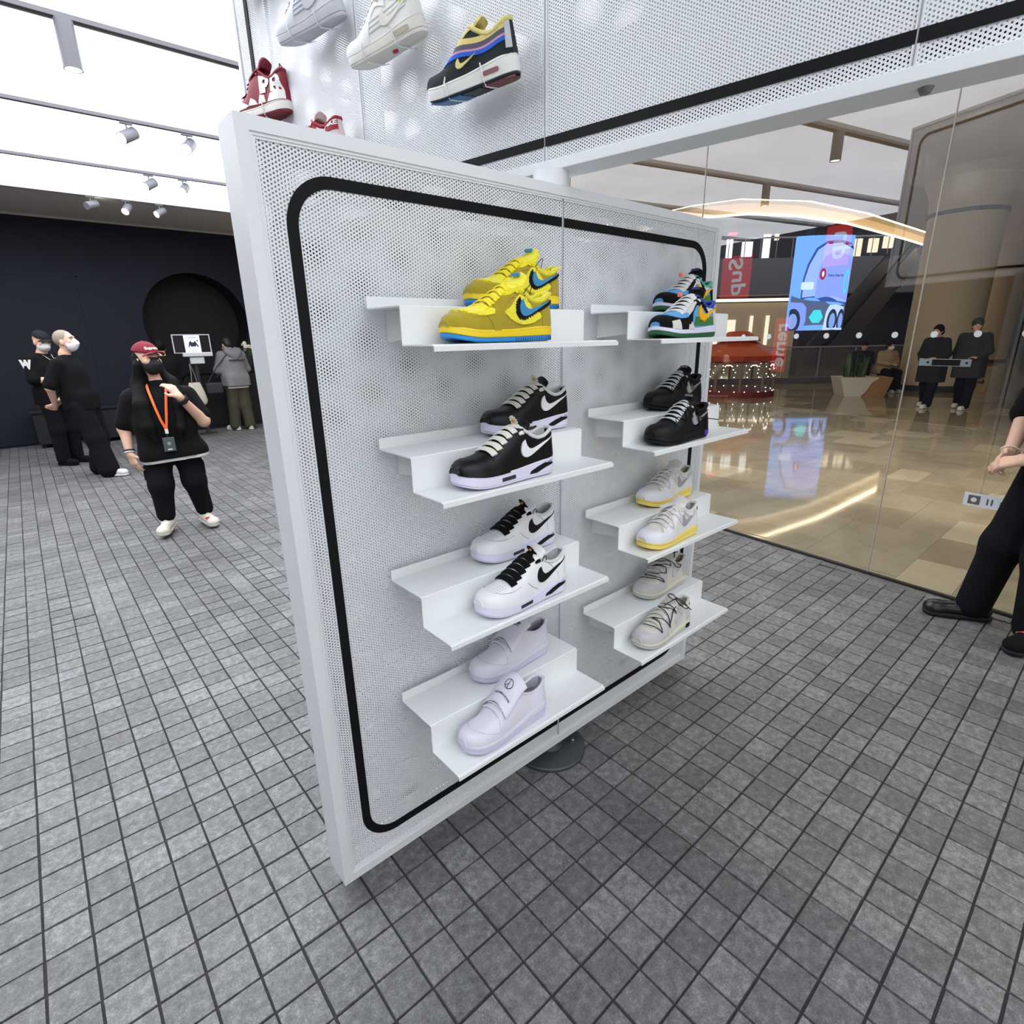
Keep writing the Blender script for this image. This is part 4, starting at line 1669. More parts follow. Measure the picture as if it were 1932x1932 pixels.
# ---------------------------------------------------------------- yellow fur pair
Y_SUEDE = lm("olive_yellow_suede", (168, 148, 8), .85, vary=.15, scale=60, sheen=.3, bump=.3, bscale=700)
Y_FUR = lm("lemon_fur", (250, 234, 16), .9, vary=.12, scale=220, sheen=.5, bump=.55, bscale=420)
Y_LACE = lm("yellow_lace", (246, 226, 24), .6, bump=.3, bscale=900)
Y_MID = lm("yellow_rubber", (238, 208, 36), .5)
Y_BLUE = lm("bright_blue_rubber", (44, 140, 214), .45)
Y_SW = lm("steel_blue_leather", (62, 142, 190), .5)
S_BLACK = lm("black_trim", (8, 8, 11), .6, spec=.3)


def yellow(label):
    s = Shoe("yellow_sneaker", Last(sole=.98), label, "yellow fur sneakers")
    s.sole(Y_MID, Y_BLUE, .38, grooves=True)
    s.upper(Y_SUEDE)
    s.lining(Y_FUR, .0075)
    s.tongue(Y_FUR, .150, .016, .03, Y_SW, .008)
    s.patch("toe_fur", VAMP, 'wrap', .003, Y_FUR, .004, .003)
    s.patch("side_fur", spline([(.135, .062), (.155, .074), (.185, .098), (.205, .094), (.222, .074), (.24, .066), (.25, .054), (.235, .044), (.205, .037), (.175, .038), (.15, .048)], 5), 'side', .0022, Y_FUR, .004, .003)
    s.patch("eyestay", EYESTAY, 'wrap', .0018, Y_SUEDE)
    s.patch("ankle_panel", [(.198, .112), (.212, .098), (.228, .09), (.258, .086), (.252, .07), (.232, .062), (.214, .078), (.196, .098)], 'side', .0032, Y_SUEDE)
    s.patch("heel_counter", [(.252, .034), (.2985, .036), (.2985, .082), (.275, .074), (.255, .066)], 'side', .002, Y_SUEDE)
    s.patch("side_tick_border", swoosh(1.09, 0, .001, .0042), 'side', .0055, S_BLACK, .004)
    s.patch("side_tick", swoosh(.86, -.001, .0015), 'side', .0068, Y_SW, .004)
    s.laces(Y_LACE, 6, .09, .178, .0082, .004, .42)
    for x, z in ((.2, .108), (.212, .1), (.204, .098)):
        s.patch("eyelet", ell(x, z, .0017, .0017, 10), 'side', .0042, S_BLACK, .01)
    loop = [(.186, -.03), (.192, -.06)]
    p = s.L.S(np.array([.196]), np.array([-.12]))[0]
    pts = [(p[0] + .0 + .016 * math.sin(t) * .6, p[1] - .006 - .006 * math.sin(t), p[2] + .022 * math.sin(t)) for t in np.linspace(.1, PI, 12)]
    pts = [(x + .020 * k / 11, y, z) for k, (x, y, z) in enumerate(pts)]
    MB().tube(pts, .0009, 6).build("security_loop", S_BLACK, s.root, smooth=True)
    # tufts along the fur collar
    tf_ = MB()
    for k in range(150):
        x = rng.uniform(.18, .298)
        sgn = -1 if rng.random() < .6 else 1
        q = s.L.S(np.array([x]), np.array([sgn * 1e-6]))[0]
        d = Vector((rng.normal(), rng.normal() - .4 * (sgn < 0), abs(rng.normal()) + .2)).normalized()
        b = Vector(q) + d * .006
        e = d.orthogonal().normalized() * .002
        tf_.add([tuple(b - e), tuple(b + e), tuple(b + d * .007)], [(0, 1, 2)])
    tag(tf_.build("collar_fur", Y_FUR, s.root, fix=False), kind="stuff")
    return s


zl, zu = zr(0)
pair(yellow, (.683, .852), zl, zu, ("front yellow suede and fur sneaker with blue jagged tick mark on the top left shelf",
                                   "rear yellow fur sneaker with blue sole, on the upper step of the top left shelf"))

# ---------------------------------------------------------------- black leather pair, white soles
K_LEA = lm("black_leather", (7, 7, 9), .4, spec=.35, vary=.2, scale=30, bump=.12, bscale=900)
W_RUB = lm("lilac_white_rubber", (222, 220, 240), .5, vary=.02)
W_LACE = lm("ivory_lace", (232, 230, 218), .7, bump=.3, bscale=900)
W_LEA = lm("white_leather", (236, 237, 240), .4, vary=.03, bump=.08, bscale=700)
W_LIN = lm("white_mesh_lining", (218, 220, 220), .8, bump=.2, bscale=1200)
SMEAR = lm("worn_black_paint", (46, 46, 50), .6, vary=.6, scale=160)
DAISYC = lm("daisy_orange", (216, 140, 40), .6)


def daisy(s, petal, dark=False):
    x, z = .190, float(np.interp(.19, *s.L.h)) + .011
    d = MB()
    for k in range(11):
        a = 2 * PI * k / 11
        ca, sa = math.cos(a), math.sin(a)
        for t in (0,):
            p0 = Vector((0, 0, 0))
            dv = Vector((.28 * sa * 0 - .45 * sa, ca, .9 * sa)).normalized()
            sd_ = Vector((-.45 * ca, -sa, .9 * ca)).normalized()
            o = Vector((x - .012, -.004, z))
            nrm_ = dv.cross(sd_).normalized() * .0008
            q = [o + dv * .003, o + dv * .009 + sd_ * .0026, o + dv * .0135 + sd_ * .0018, o + dv * .0142, o + dv * .0135 - sd_ * .0018, o + dv * .009 - sd_ * .0026]
            d.add([tuple(v + nrm_) for v in q] + [tuple(v - nrm_) for v in q], [tuple(range(6)), tuple(reversed(range(6, 12)))] + [(i, (i + 1) % 6, 6 + (i + 1) % 6, 6 + i) for i in range(6)])
    f = d.build("daisy_charm", petal, s.root)
    MB().ball((x - .0125, -.004, z), .0042, 10).build("daisy_centre", DAISYC, f, smooth=True)


def force(label, name, lea, sw, lace, rub, lin, group, security=False, perf=False, seam=None, tong=None):
    s = Shoe(name, Last(sole=1.2, toe=1.0), label, group)
    s.sole(rub, rub, .2)
    s.upper(lea)
    s.lining(lin, .0048)
    s.tongue(tong or lea, .147, .012, .027)
    s.patch("toe_mudguard", MUDGUARD, "wrap", .002, lea, .003)
    s.patch("eyestay", EYESTAY, 'wrap', .0014, lea)
    s.patch("heel_counter", [(.245, .044), (.2985, .046), (.2985, .10), (.272, .095), (.256, .08)], 'side', .0013, lea)
    s.patch("side_tick", swoosh(1.0, .0, .0065), 'side', .003, sw)
    s.laces(lace, 6, .094, .182, .0195 if lace is not W_LACE else .0162, .0055, .40, False)
    L = s.L
    sm = lambda x0, x1, a, b: [(x0, float(L.zsole(x0)) * a), (x1, float(L.zsole(x1)) * a), (x1, float(L.zsole(x1)) * b), (x0, float(L.zsole(x0)) * b)]
    s.patch("paint_smear", sm(.10, .145, .38, .66), 'sole', .0004, SMEAR)
    s.patch("paint_smear", [(.195, .013), (.22, .012), (.255, .023), (.278, .027), (.279, .031), (.25, .034), (.225, .028), (.2, .020)], 'sole', .0005, S_BLACK)
    tv_, tf2 = text_mesh("AIR", .010, .0002)
    g = [(p.x + .266, -(float(L.w(p.x + .266)) + .0022), p.y + .034 + p.x * .1) for p in tv_]
    MB().add(g, tf2).build("sole_lettering", S_BLACK, s.root, fix=False)
    if seam:
        s.line("stitch_seam", [(.218, .10), (.232, .088), (.244, .073)], 'side', .001, .0006, seam)
        s.line("stitch_seam", [(.135, .07), (.15, .055), (.168, .044)], 'side', .001, .0006, seam)
        s.line("stitch_seam", [(.25, .066), (.253, .045)], 'side', .001, .0006, seam)
        s.line("stitch_seam", [(.112, -.60), (.078, -.54), (.052, -.42), (.036, -.26), (.031, 0.001), (.036, .26), (.052, .42)], 'wrap', .0016, .0005, seam)
    if perf:
        d = MB()
        for x in np.arange(.042, .08, .0085):
            for a in (-.27, -.16, -.05, .06, .17, .28):
                q = L.S(np.array([x + .006 * abs(a)]), np.array([a]))[0]
                n_ = L.N(np.array([x]), np.array([a]))[0]
                d.ball(tuple(q + n_ * .0001), .0009, 6)
        tag(d.build("toe_perforation", lm("hole_grey", (120, 122, 126), .8), s.root, fix=False), kind="stuff")
    daisy(s, W_LACE if lace is W_LACE else S_BLACK)
    if security:
        p = L.S(np.array([.196]), np.array([-.10]))[0]
        pts = [(p[0] + .014 * (1 - math.cos(t)) * .5, p[1] - .003 - .003 * math.sin(t), p[2] + .016 * math.sin(t)) for t in np.linspace(0, PI, 12)]
        MB().tube(pts, .0011, 6).build("security_loop", S_BLACK, s.root, smooth=True)
    return s


zl, zu = zr(1)
pair(lambda l: force(l, "black_leather_sneaker", K_LEA, W_LEA, W_LACE, W_RUB, W_LIN, "black leather sneakers"), (.692, .892), zl, zu,
     ("front black leather sneaker with white tick mark and daisy on the second left shelf",
      "rear black leather sneaker with white tick mark, on the upper step behind its pair"))
zl, zu = zr(2)
K_LACE = lm("black_lace", (5, 5, 7), .8, spec=.2, bump=.3, bscale=900)
SEAM = lm("grey_seam", (150, 152, 158), .7)
pair(lambda l: force(l, "white_leather_sneaker", W_LEA, S_BLACK, K_LACE, W_RUB, W_LIN, "white leather sneakers with black laces", True, True, SEAM), (.745, .842), zl, zu,
     ("front white leather sneaker with black laces and black tick mark on the third left shelf",
      "rear white leather sneaker with black laces, on the upper step of the third left shelf"))

# ---------------------------------------------------------------- lilac white strap shoes
V_LEA = lm("lilac_white_leather", (222, 220, 233), .42, vary=.03, bump=.06, bscale=600)
V_RUB = lm("lilac_rubber", (206, 201, 229), .5, vary=.02)
V_LIN = lm("taupe_lining", (150, 144, 150), .8)
V_INK = lm("ink_navy", (34, 30, 52), .6)


def strap_shoe(label, peace):
    s = Shoe("strap_shoe", Last(sole=1.15, heel_extra=.006, toe=.94, high=.86), label, "lilac white strap shoes")
    s.sole(V_LEA, V_RUB, .55, lip=True)
    s.upper(V_LEA)
    s.lining(V_LEA, .004, V_LIN)
    L = s.L
    MB().tube([tuple(p) for p in np.concatenate([L.S(np.linspace(.2, .29, 20), np.full(20, -1e-6)) * [1, .9, 1] - [0, 0, .006]])], .003, 6).build("inner_edge", V_LIN, s.root, smooth=True)
    # wing-tip overlay with broguing
    wing = [(.0012, -.99), (.1, -.99), (.115, -.86), (.085, -.72), (.06, -.52), (.045, -.3), (.034, 0), (.045, .3), (.06, .52), (.085, .72), (.115, .86), (.1, .99), (.0012, .99)]
    s.patch("wing_tip", wing, 'wrap', .0016, V_LEA)
    d = MB()
    for k in range(40):
        t = k / 39 * 2 - 1
        pts = wing[2:11]
        u = (t + 1) / 2 * (len(pts) - 1)
        i = min(int(u), len(pts) - 2)
        f = u - i
        x = pts[i][0] * (1 - f) + pts[i + 1][0] * f - .004
        a = pts[i][1] * (1 - f) + pts[i + 1][1] * f
        q = L.S(np.array([x]), np.array([a if abs(a) > 1e-6 else 1e-6]))[0]
        n_ = L.N(np.array([x]), np.array([a]))[0]
        d.ball(tuple(q + n_ * .0016), .0011, 6)
    tag(d.build("brogue_hole", lm("brogue_shadow", (140, 134, 158), .8), s.root, fix=False), kind="stuff")
    s.patch("lace_stay", [(.098, -.72), (.106, -.30), (.128, -.28), (.125, -.72), (.118, -.92), (.104, -.92)], 'wrap', .002, V_LEA)
    s.patch("lace_stay", [(.098, .72), (.106, .30), (.128, .28), (.125, .72), (.118, .92), (.104, .92)], 'wrap', .002, V_LEA)
    s.laces(V_LEA, 2, .108, .122, .006, .003, .34, True)
    # broad flap over the throat: a bent sheet rising from the lace row to above the ankle
    m = MB()
    n, K = 14, 13
    vs = []
    for layer in (0, 1):
        for i in range(n):
            t = i / (n - 1)
            x = .120 + .080 * t
            z0 = float(np.interp(min(x, .2), *L.h)) + .016 + .030 * t + .006 * math.sin(PI * t)
            for c in np.linspace(-1, 1, K):
                ww = .047 - .004 * t
                drop = .030 * abs(c) ** 2.0 * (1 - .2 * t)
                vs.append((x - .004 * abs(c) * (1 - t), c * ww, z0 - drop - (.004 if layer else 0)))
    fs = []
    for i in range(n - 1):
        for j in range(K - 1):
            a = i * K + j
            fs.append((a, a + 1, a + K + 1, a + K))
            b = n * K + a
            fs.append((b, b + K, b + K + 1, b + 1))
    rim = [i * K for i in range(n)] + [(n - 1) * K + j for j in range(1, K)] + [i * K + K - 1 for i in range(n - 2, -1, -1)] + [j for j in range(K - 2, 0, -1)]
    for k in range(len(rim)):
        a, b = rim[k], rim[(k + 1) % len(rim)]
        fs.append((a, b, n * K + b, n * K + a))
    m.add(vs, fs)
    flap = m.build("strap_flap", V_LEA, s.root, smooth=60)
    top = np.array(vs[:n * K]).reshape(n, K, 3)

    def on_flap(u, v, off=.0012):
        """u across (-1..1), v along (0..1)"""
        fi = np.clip(v, 0, 1) * (n - 1)
        fj = (np.clip(u, -1, 1) + 1) / 2 * (K - 1)
        i, j = min(int(fi), n - 2), min(int(fj), K - 2)
        a, b = fi - i, fj - j
        p = top[i, j] * (1 - a) * (1 - b) + top[i + 1, j] * a * (1 - b) + top[i, j + 1] * (1 - a) * b + top[i + 1, j + 1] * a * b
        du = top[i + 1, j] - top[i, j]
        dv = top[i, j + 1] - top[i, j]
        n_ = np.cross(du, dv)
        n_ = n_ / np.linalg.norm(n_)
        return tuple(p + n_ * off * (1 if n_[2] > 0 else -1))

    def print_on(vs2, fs2, u0, v0, k, nm, rot=0.0):
        c, s_ = math.cos(rot), math.sin(rot)
        P = [on_flap(u0 - (p[0] * c - p[1] * s_) * k / .040, v0 + (p[0] * s_ + p[1] * c) * k / .085) for p in vs2]
        MB().add(P, fs2).build(nm, V_INK, flap, fix=False)

    if peace:
        rv, rf = [], []
        N_ = 28
        for k in range(N_):
            a = 2 * PI * k / N_
            rv += [(1.0 * math.cos(a), math.sin(a)), (.86 * math.cos(a), .86 * math.sin(a))]
        rf = [(2 * k, 2 * ((k + 1) % N_), 2 * ((k + 1) % N_) + 1, 2 * k + 1) for k in range(N_)]
        for (ax, ay), (bx, by) in (((0, -.95), (0, .95)), ((0, -.02), (-.68, -.66))):
            dx, dy = bx - ax, by - ay
            ln = math.hypot(dx, dy)
            ox_, oy_ = -dy / ln * .06, dx / ln * .06
            m_ = 6
            b0_ = len(rv)
            for q in range(m_ + 1):
                t = q / m_
                rv += [(ax + dx * t - ox_, ay + dy * t - oy_), (ax + dx * t + ox_, ay + dy * t + oy_)]
            rf += [(b0_ + 2 * q, b0_ + 2 * q + 2, b0_ + 2 * q + 3, b0_ + 2 * q + 1) for q in range(m_)]
        print_on(rv, rf, -.16, .58, .0125, "peace_emblem", R(6))
        tv_, tf2 = text_mesh("PEACEMINUSONE", 1.0, 0.0, bold=.02)
        print_on([(p.x, p.y) for p in tv_], tf2, -.12, .27, .0062, "printed_text", R(2))
    else:
        tv_, tf2 = text_mesh("NIKE", 1.0, 0.0, shear=.3, bold=.05)
        print_on([(p.x, p.y) for p in tv_], tf2, -.18, .62, .012, "printed_text", R(4))
        sw = [(-1.6, -.1), (-1.3, -.55), (-.6, -.65), (1.9, .15), (-.5, -.28), (-1.0, -.15)]
        P2, F2 = fill_poly(densify(sw, (.3, .3)), (.3, .2))
        print_on(P2.tolist(), F2, -.16, .54, .0105, "printed_tick", R(4))
    MB().box((.297, -.006, .085), (.308, .006, .1), .002).build("pull_tab", V_LEA, s.root)
    return s


zl, zu = zr(3)
f_ = strap_shoe("front lilac white strap shoe with peace emblem on its flap, bottom left shelf", True).place((.672, 1.003, zl), R(1))
g_ = strap_shoe("rear lilac white strap shoe with tick mark print on its flap, bottom left shelf", False).place((.817, 1.142, zu), R(1))
# ---------------------------------------------------------------- patchwork pair (blue, green, black, yellow)
C_SKY = lm("sky_blue_suede", (86, 158, 214), .8, vary=.08, bump=.2, bscale=700)
C_GRN = lm("meadow_green", (58, 118, 62), .7)
C_GRNR = lm("green_rubber", (26, 92, 52), .5)
C_BLK = lm("black_hair_suede", (9, 9, 12), .85, spec=.2, bump=.5, bscale=600)
C_WHT = lm("off_white_suede", (214, 212, 208), .8, bump=.2, bscale=700)
C_YEL = lm("melting_yellow", (246, 186, 30), .45)
C_LAC = lm("pale_grey_lace", (224, 224, 222), .7, bump=.3, bscale=900)
C_CORAL = lm("coral_tag", (244, 130, 112), .6)
C_ROYAL = lm("royal_blue_lining", (44, 66, 170), .7)
C_VIO = lm("violet_label", (64, 54, 110), .6)


def chunky(label, front=True):
    s = Shoe("patchwork_sneaker", Last(sole=1.0), label, "patchwork sneakers")
    s.sole(W_RUB, C_GRNR, .42)
    s.upper(C_SKY)
    s.lining(C_ROYAL if front else lm("mint_lining", (90, 170, 150), .7), .006)
    s.tongue(C_BLK, .150, .014, .028, C_VIO)
    s.patch("mudguard", MUDGUARD, "wrap", .0022, C_BLK, .003)
    if front:
        s.patch("white_cow_patch", [(.03, -.98), (.03, -.66), (.062, -.58), (.066, -.98)], 'wrap', .0036, C_WHT)
        s.patch("white_cow_patch", [(.10, -.985), (.102, -.84), (.112, -.88), (.118, -.80), (.128, -.9), (.138, -.985)], 'wrap', .004, C_WHT)
    s.patch("toe_box", VAMP, 'wrap', .0036, C_SKY)
    s.patch("eyestay", EYESTAY, 'wrap', .0018, C_BLK if front else C_WHT)
    s.patch("eyestay_top", [(.088, -.50), (.086, -.30), (.16, -.16), (.165, -.40), (.135, -.54), (.10, -.60)], 'wrap', .0024, C_WHT if front else C_BLK)
    s.patch("green_quarter", [(.136, .034), (.150, .060), (.262, .060), (.262, .038), (.2, .034)], 'side', .0014, C_GRN)
    s.patch("ankle_panel", [(.198, .112), (.212, .098), (.228, .09), (.258, .086), (.252, .072), (.232, .066), (.214, .08), (.196, .098)], 'side', .003, C_BLK)
    s.patch("cow_spot", [(.222, .088), (.232, .074), (.24, .07), (.246, .08), (.256, .074), (.26, .084), (.245, .0875)], 'side', .0036, C_WHT)
    s.patch("heel_counter", [(.258, .036), (.2985, .038), (.2985, .092), (.275, .084), (.262, .074)], 'side', .0022, C_WHT if front else C_BLK)
    if not front:
        s.patch("cow_spot", [(.274, .04), (.284, .04), (.286, .066), (.277, .07)], 'side', .003, C_WHT)
    sw = swoosh(1.08, -.002, .001)
    drip = []
    for i, (x, z) in enumerate(sw):
        if z < .066 and x > .186 and x < .27 and i % 3 == 1:
            drip.append((x, z - .006 - .004 * ((i * 7) % 3) / 3))
        else:
            drip.append((x, z))
    s.patch("side_tick", drip, 'side', .0055, C_YEL, .004)
    s.laces(C_LAC, 6, .092, .178, .0095, .0048, .42)
    MB().box((.128, .004, .118), (.142, .016, .130), .003).build("coral_tag", C_CORAL, s.root)
    return s


zl, zu = zr(0)
chunky("front patchwork sneaker in sky blue, green and cow print with yellow tick, top right shelf").place((1.428, 1.003, zl))
chunky("rear patchwork sneaker with black toe guard and yellow tick mark, top right shelf", False).place((1.640, 1.142, zu))

# ---------------------------------------------------------------- all black pair
B_LEA = lm("matte_black_leather", (9, 9, 11), .55, spec=.3, vary=.2, bump=.15, bscale=700)
B_RUB = lm("black_rubber", (8, 8, 10), .6, spec=.3)
SILV = M("silver_foil", srgb(178, 180, 186), rough=.35, metal=.25, vary=.08)
B_STR = lm("silver_white_lace", (214, 216, 220), .5)
PURP = lm("purple_tab", (92, 52, 170), .5)


def blackdunk(label, front=True):
    s = Shoe("all_black_sneaker", Last(sole=1.02), label, "all black sneakers")
    s.sole(B_RUB, B_RUB, .4)
    s.upper(B_LEA)
    s.lining(B_LEA, .0065)
    s.tongue(B_LEA, .146, .014, .028, lm("grey_label", (120, 122, 128), .6))
    s.patch("mudguard", MUDGUARD, "wrap", .0022, B_LEA, .003)
    s.patch("eyestay", EYESTAY, 'wrap', .0018, B_LEA)
    s.patch("heel_counter", [(.252, .036), (.2985, .038), (.2985, .09), (.275, .082), (.256, .07)], 'side', .002, B_LEA)
    s.patch("side_tick", swoosh(1.0, .0, .001), 'side', .0035, SILV)
    s.patch("side_tick_core", swoosh(.62, .006, .0), 'side', .0045, lm("dark_grey_core", (90, 92, 98), .4))
    s.laces(B_STR, 6, .092, .178, .0062, .0034, .40)
    for pts in (((.07, -.58), (.1, -.2), (.13, -.62), (.15, -.2), (.17, -.62)), ):
        s.line("overlay_cord", list(pts), 'wrap', .005, .0018, B_LEA)
    if front:
        s.patch("purple_tab", [(.250, .010), (.275, .011), (.275, .027), (.250, .025)], 'sole', .002, PURP)
        s.patch("hang_tab", [(.205, .09), (.212, .092), (.216, .05), (.208, .046)], 'side', .006, B_LEA)
        p = s.L.S(np.array([.225]), np.array([-.35]))[0]
        MB().tube([tuple(p + [0, -.006, 0]), tuple(p + [.03, -.014, -.006]), tuple(p + [.09, -.02, -.016])], .0016, 6).build("loose_cord", S_BLACK, s.root, smooth=True)
    return s


zl, zu = zr(1)
blackdunk("front all black sneaker with silver tick mark and purple heel tab, second right shelf").place((1.437, 1.003, zl))
blackdunk("rear all black sneaker with white laces, on the upper step of the second right shelf", False).place((1.615, 1.142, zu))

# ---------------------------------------------------------------- white pair with yellow soles
L_YEL = lm("butter_yellow_rubber", (240, 214, 110), .5)
L_LEA = lm("cool_white_leather", (226, 226, 234), .4, vary=.03)
L_CAN = lm("pale_canvas", (224, 222, 216), .8, bump=.3, bscale=900)
CREAMC = lm("cream_cord", (226, 224, 216), .6)
REDT = lm("red_tab", (206, 40, 52), .5)


def lotdunk(label, name, sole_mid, sole_out, lea, can, cord, sw, group, cords, tab=True, tagon=False, heel_tab=None, split=.6, bow=False, knot=False):
    s = Shoe(name, Last(sole=1.02), label, group)
    s.sole(sole_mid, sole_out, split)
    s.upper(can)
    s.lining(can, .0058)
    s.tongue(can, .148, .015, .028)
    s.patch("mudguard", MUDGUARD, "wrap", .0022, lea, .003)
    s.patch("toe_box", VAMP, 'wrap', .0012, can, skirt=False)
    s.patch("eyestay", EYESTAY, 'wrap', .0018, lea)
    s.patch("ankle_panel", [(.198, .112), (.212, .098), (.228, .09), (.258, .086), (.252, .072), (.232, .066), (.214, .08), (.196, .098)], 'side', .0026, lea)
    s.patch("heel_counter", [(.252, .036), (.2985, .038), (.2985, .09), (.275, .082), (.256, .07)], 'side', .002, lea)
    s.patch("side_tick", swoosh(1.0, .0, .001), 'side', .0035, sw)
    s.laces(can, 6, .092, .178, .0085, .004, .40)
    for pts in cords:
        s.line("overlay_cord", pts, 'wrap', .0068, .0017, cord, 6)
    for x, z in ((.2, .108), (.212, .1), (.204, .098)):
        s.patch("eyelet", ell(x, z, .0015, .0015, 8), 'side', .0036, lm("eyelet_grey", (130, 130, 140), .6), .01)
    if tab:
        s.patch("red_tab", [(.284, .083), (.294, .088), (.294, .096), (.286, .091)], 'side', .004, REDT)
    if tagon:
        o = MB().box((.10, -.01, .128), (.165, .012, .1295), .0005).build("paper_tag", L_LEA, s.root)
    if heel_tab:
        s.patch("sole_tab", rounded(.244, .010, .272, .026, .006, 4), 'sole', .002, heel_tab)
    if bow:
        c = s.L.S(np.array([.185]), np.array([-.02]))[0] + np.array([.006, -.004, .026])
        for d, ln, up in (((-1, -.1, .2), .06, .018), ((.55, -.75, -.75), .055, .0)):
            d = Vector(d).normalized()
            sd_ = d.cross(Vector((0, -.6, .8))).normalized()
            pts = []
            for k in range(17):
                t = 2 * PI * k / 16
                pts.append(tuple(Vector(c) + d * ln * (1 - math.cos(t)) / 2 + sd_ * (.013 * math.sin(t)) + Vector((0, 0, up * math.sin(t / 2)))))
            MB().tube(pts, .0018, 6).build("bow_loop", cord, s.root, smooth=True)
        for d in ((-1, .1, -.05), (.5, -.7, -.55)):
            MB().tube([tuple(c), tuple(Vector(c) + Vector(d).normalized() * .03), tuple(Vector(c) + Vector(d).normalized() * .066 + Vector((0, 0, -.004)))], .0018, 6).build("bow_end", cord, s.root, smooth=True)
        MB().ball(tuple(c), .005, 10).build("bow_knot", cord, s.root, smooth=True)
    if knot:
        c = s.L.S(np.array([.19]), np.array([-.02]))[0] + np.array([.012, .0, .03])
        for pts in (((0, 0, -.03), (0, 0, .0), (-.004, -.004, .012)), ((0, 0, 0), (-.016, -.004, .006), (-.006, -.004, .014), (0, 0, .004)), ((0, 0, .004), (.012, -.006, .004))):
            MB().tube([tuple(np.array(c) + np.array(p)) for p in pts], .0018, 6).build("cord_knot", cord, s.root, smooth=True)
    return s


CORDS_W = [[(.062, -.50), (.085, -.10), (.112, -.66), (.132, -.08), (.16, -.70), (.168, -.02)],
           [(.105, .35), (.13, 0), (.16, -.1), (.195, -.2), (.24, -.25), (.27, -.12)]]
zl, zu = zr(2)
lotdunk("front white sneaker with butter yellow sole, silver tick mark and paper tag, third right shelf", "yellow_soled_sneaker", L_YEL, L_YEL, L_LEA, L_CAN, CREAMC, SILV, "white sneakers with yellow soles", CORDS_W, True, True).place((1.425, 1.003, zl))
lotdunk("rear white sneaker with butter yellow sole, upper step of the third right shelf", "yellow_soled_sneaker", L_YEL, L_YEL, L_LEA, L_CAN, CREAMC, SILV, "white sneakers with yellow soles", CORDS_W, False).place((1.602, 1.142, zu))

# ---------------------------------------------------------------- grey pair with navy rope laces
G_SUE = lm("light_grey_suede", (196, 195, 196), .85, vary=.06, bump=.2, bscale=700)
G_CAN = lm("sail_canvas", (214, 211, 200), .8, bump=.3, bscale=900)
SAIL = lm("sail_rubber", (222, 218, 196), .5)
GREYR = lm("light_grey_rubber", (190, 188, 184), .5)
NAVYC = lm("navy_rope", (22, 18, 48), .7)
PALES = lm("pale_tick", (206, 206, 214), .4)
C1 = [[(.060, .2), (.072, -.2), (.083, -.62), (.098, -.2), (.102, .1), (.115, -.25), (.128, -.72), (.138, -.3), (.145, .1)],
      [(.145, .15), (.152, -.1), (.165, -.28), (.178, -.42), (.172, -.2), (.16, .1)], [(.128, -.62), (.15, -.48), (.175, -.25), (.186, -.08)]]
C2 = [[(.055, .35), (.065, 0), (.085, -.35), (.105, -.66), (.103, -.5), (.085, -.1), (.075, .2)],
      [(.085, .3), (.1, -.1), (.13, -.45), (.142, -.3), (.138, -.1), (.125, .2)],
      [(.125, .3), (.14, -.05), (.165, -.38), (.17, -.22), (.15, .1)],
      [(.15, .3), (.17, -.08), (.2, -.25), (.235, -.2), (.24, -.05), (.21, -.03)]]
zl, zu = zr(3)
lotdunk("front light grey sneaker with navy rope bow and black heel tab, bottom right shelf", "rope_laced_sneaker", SAIL, GREYR, G_SUE, G_CAN, NAVYC, PALES, "grey sneakers with navy rope laces", C1, True, False, S_BLACK, .5, True).place((1.430, 1.003, zl))
lotdunk("rear light grey sneaker with looped navy rope, upper step of the bottom right shelf", "rope_laced_sneaker", SAIL, GREYR, G_SUE, G_CAN, NAVYC, PALES, "grey sneakers with navy rope laces", C2, False, False, None, .5, False, True).place((1.613, 1.142, zu))

# ================================================================== sneakers tied to the upper wall
HROT = math.atan2(-HD.y, -HD.x)
STRAP = lm("white_nylon_tie", (232, 234, 238), .4)


def hang(shoe, s, z, out=.075, pitch=0.0, roll=0.0, yaw=0.0, straps=(.09, .21)):
    """fix a shoe to the wall face: s along the wall (toe), z of the toe sole, out from the wall"""
    p = Vector((1.264, 1.202, 0)) + HD * s
    nv = Vector((-HD.y, HD.x, 0))          # towards the viewer
    shoe.root.location = (p.x + nv.x * out, p.y + nv.y * out, z)
    m = Matrix.Rotation(HROT, 4, 'Z') @ Matrix.Rotation(yaw, 4, 'Z') @ Matrix.Rotation(pitch, 4, 'Y') @ Matrix.Rotation(roll, 4, 'X')
    shoe.root.rotation_euler = m.to_euler()
    for x in straps:
        L = shoe.L
        pts = []
        w = float(L.w(x)) + .003
        zt = float(np.interp(x, *L.h)) * .8 if x < .2 else float(np.interp(x, *L.hc)) * .75
        for yy, zz in ((.075, zt * .9), (.02, zt * 1.0 if x < .15 else zt), (-w * .7, zt * .92), (-w - .002, zt * .55), (-w - .001, .012), (-w * .75, -.003), (0, -.004), (w * .8, -.002), (.075, .004)):
            pts.append((x, yy, zz))
        if x >= .2:
            pts = pts[3:]
        MB().tube(pts, .0022, 6).build("tie_cord", STRAP, shoe.root, smooth=True)
    return shoe


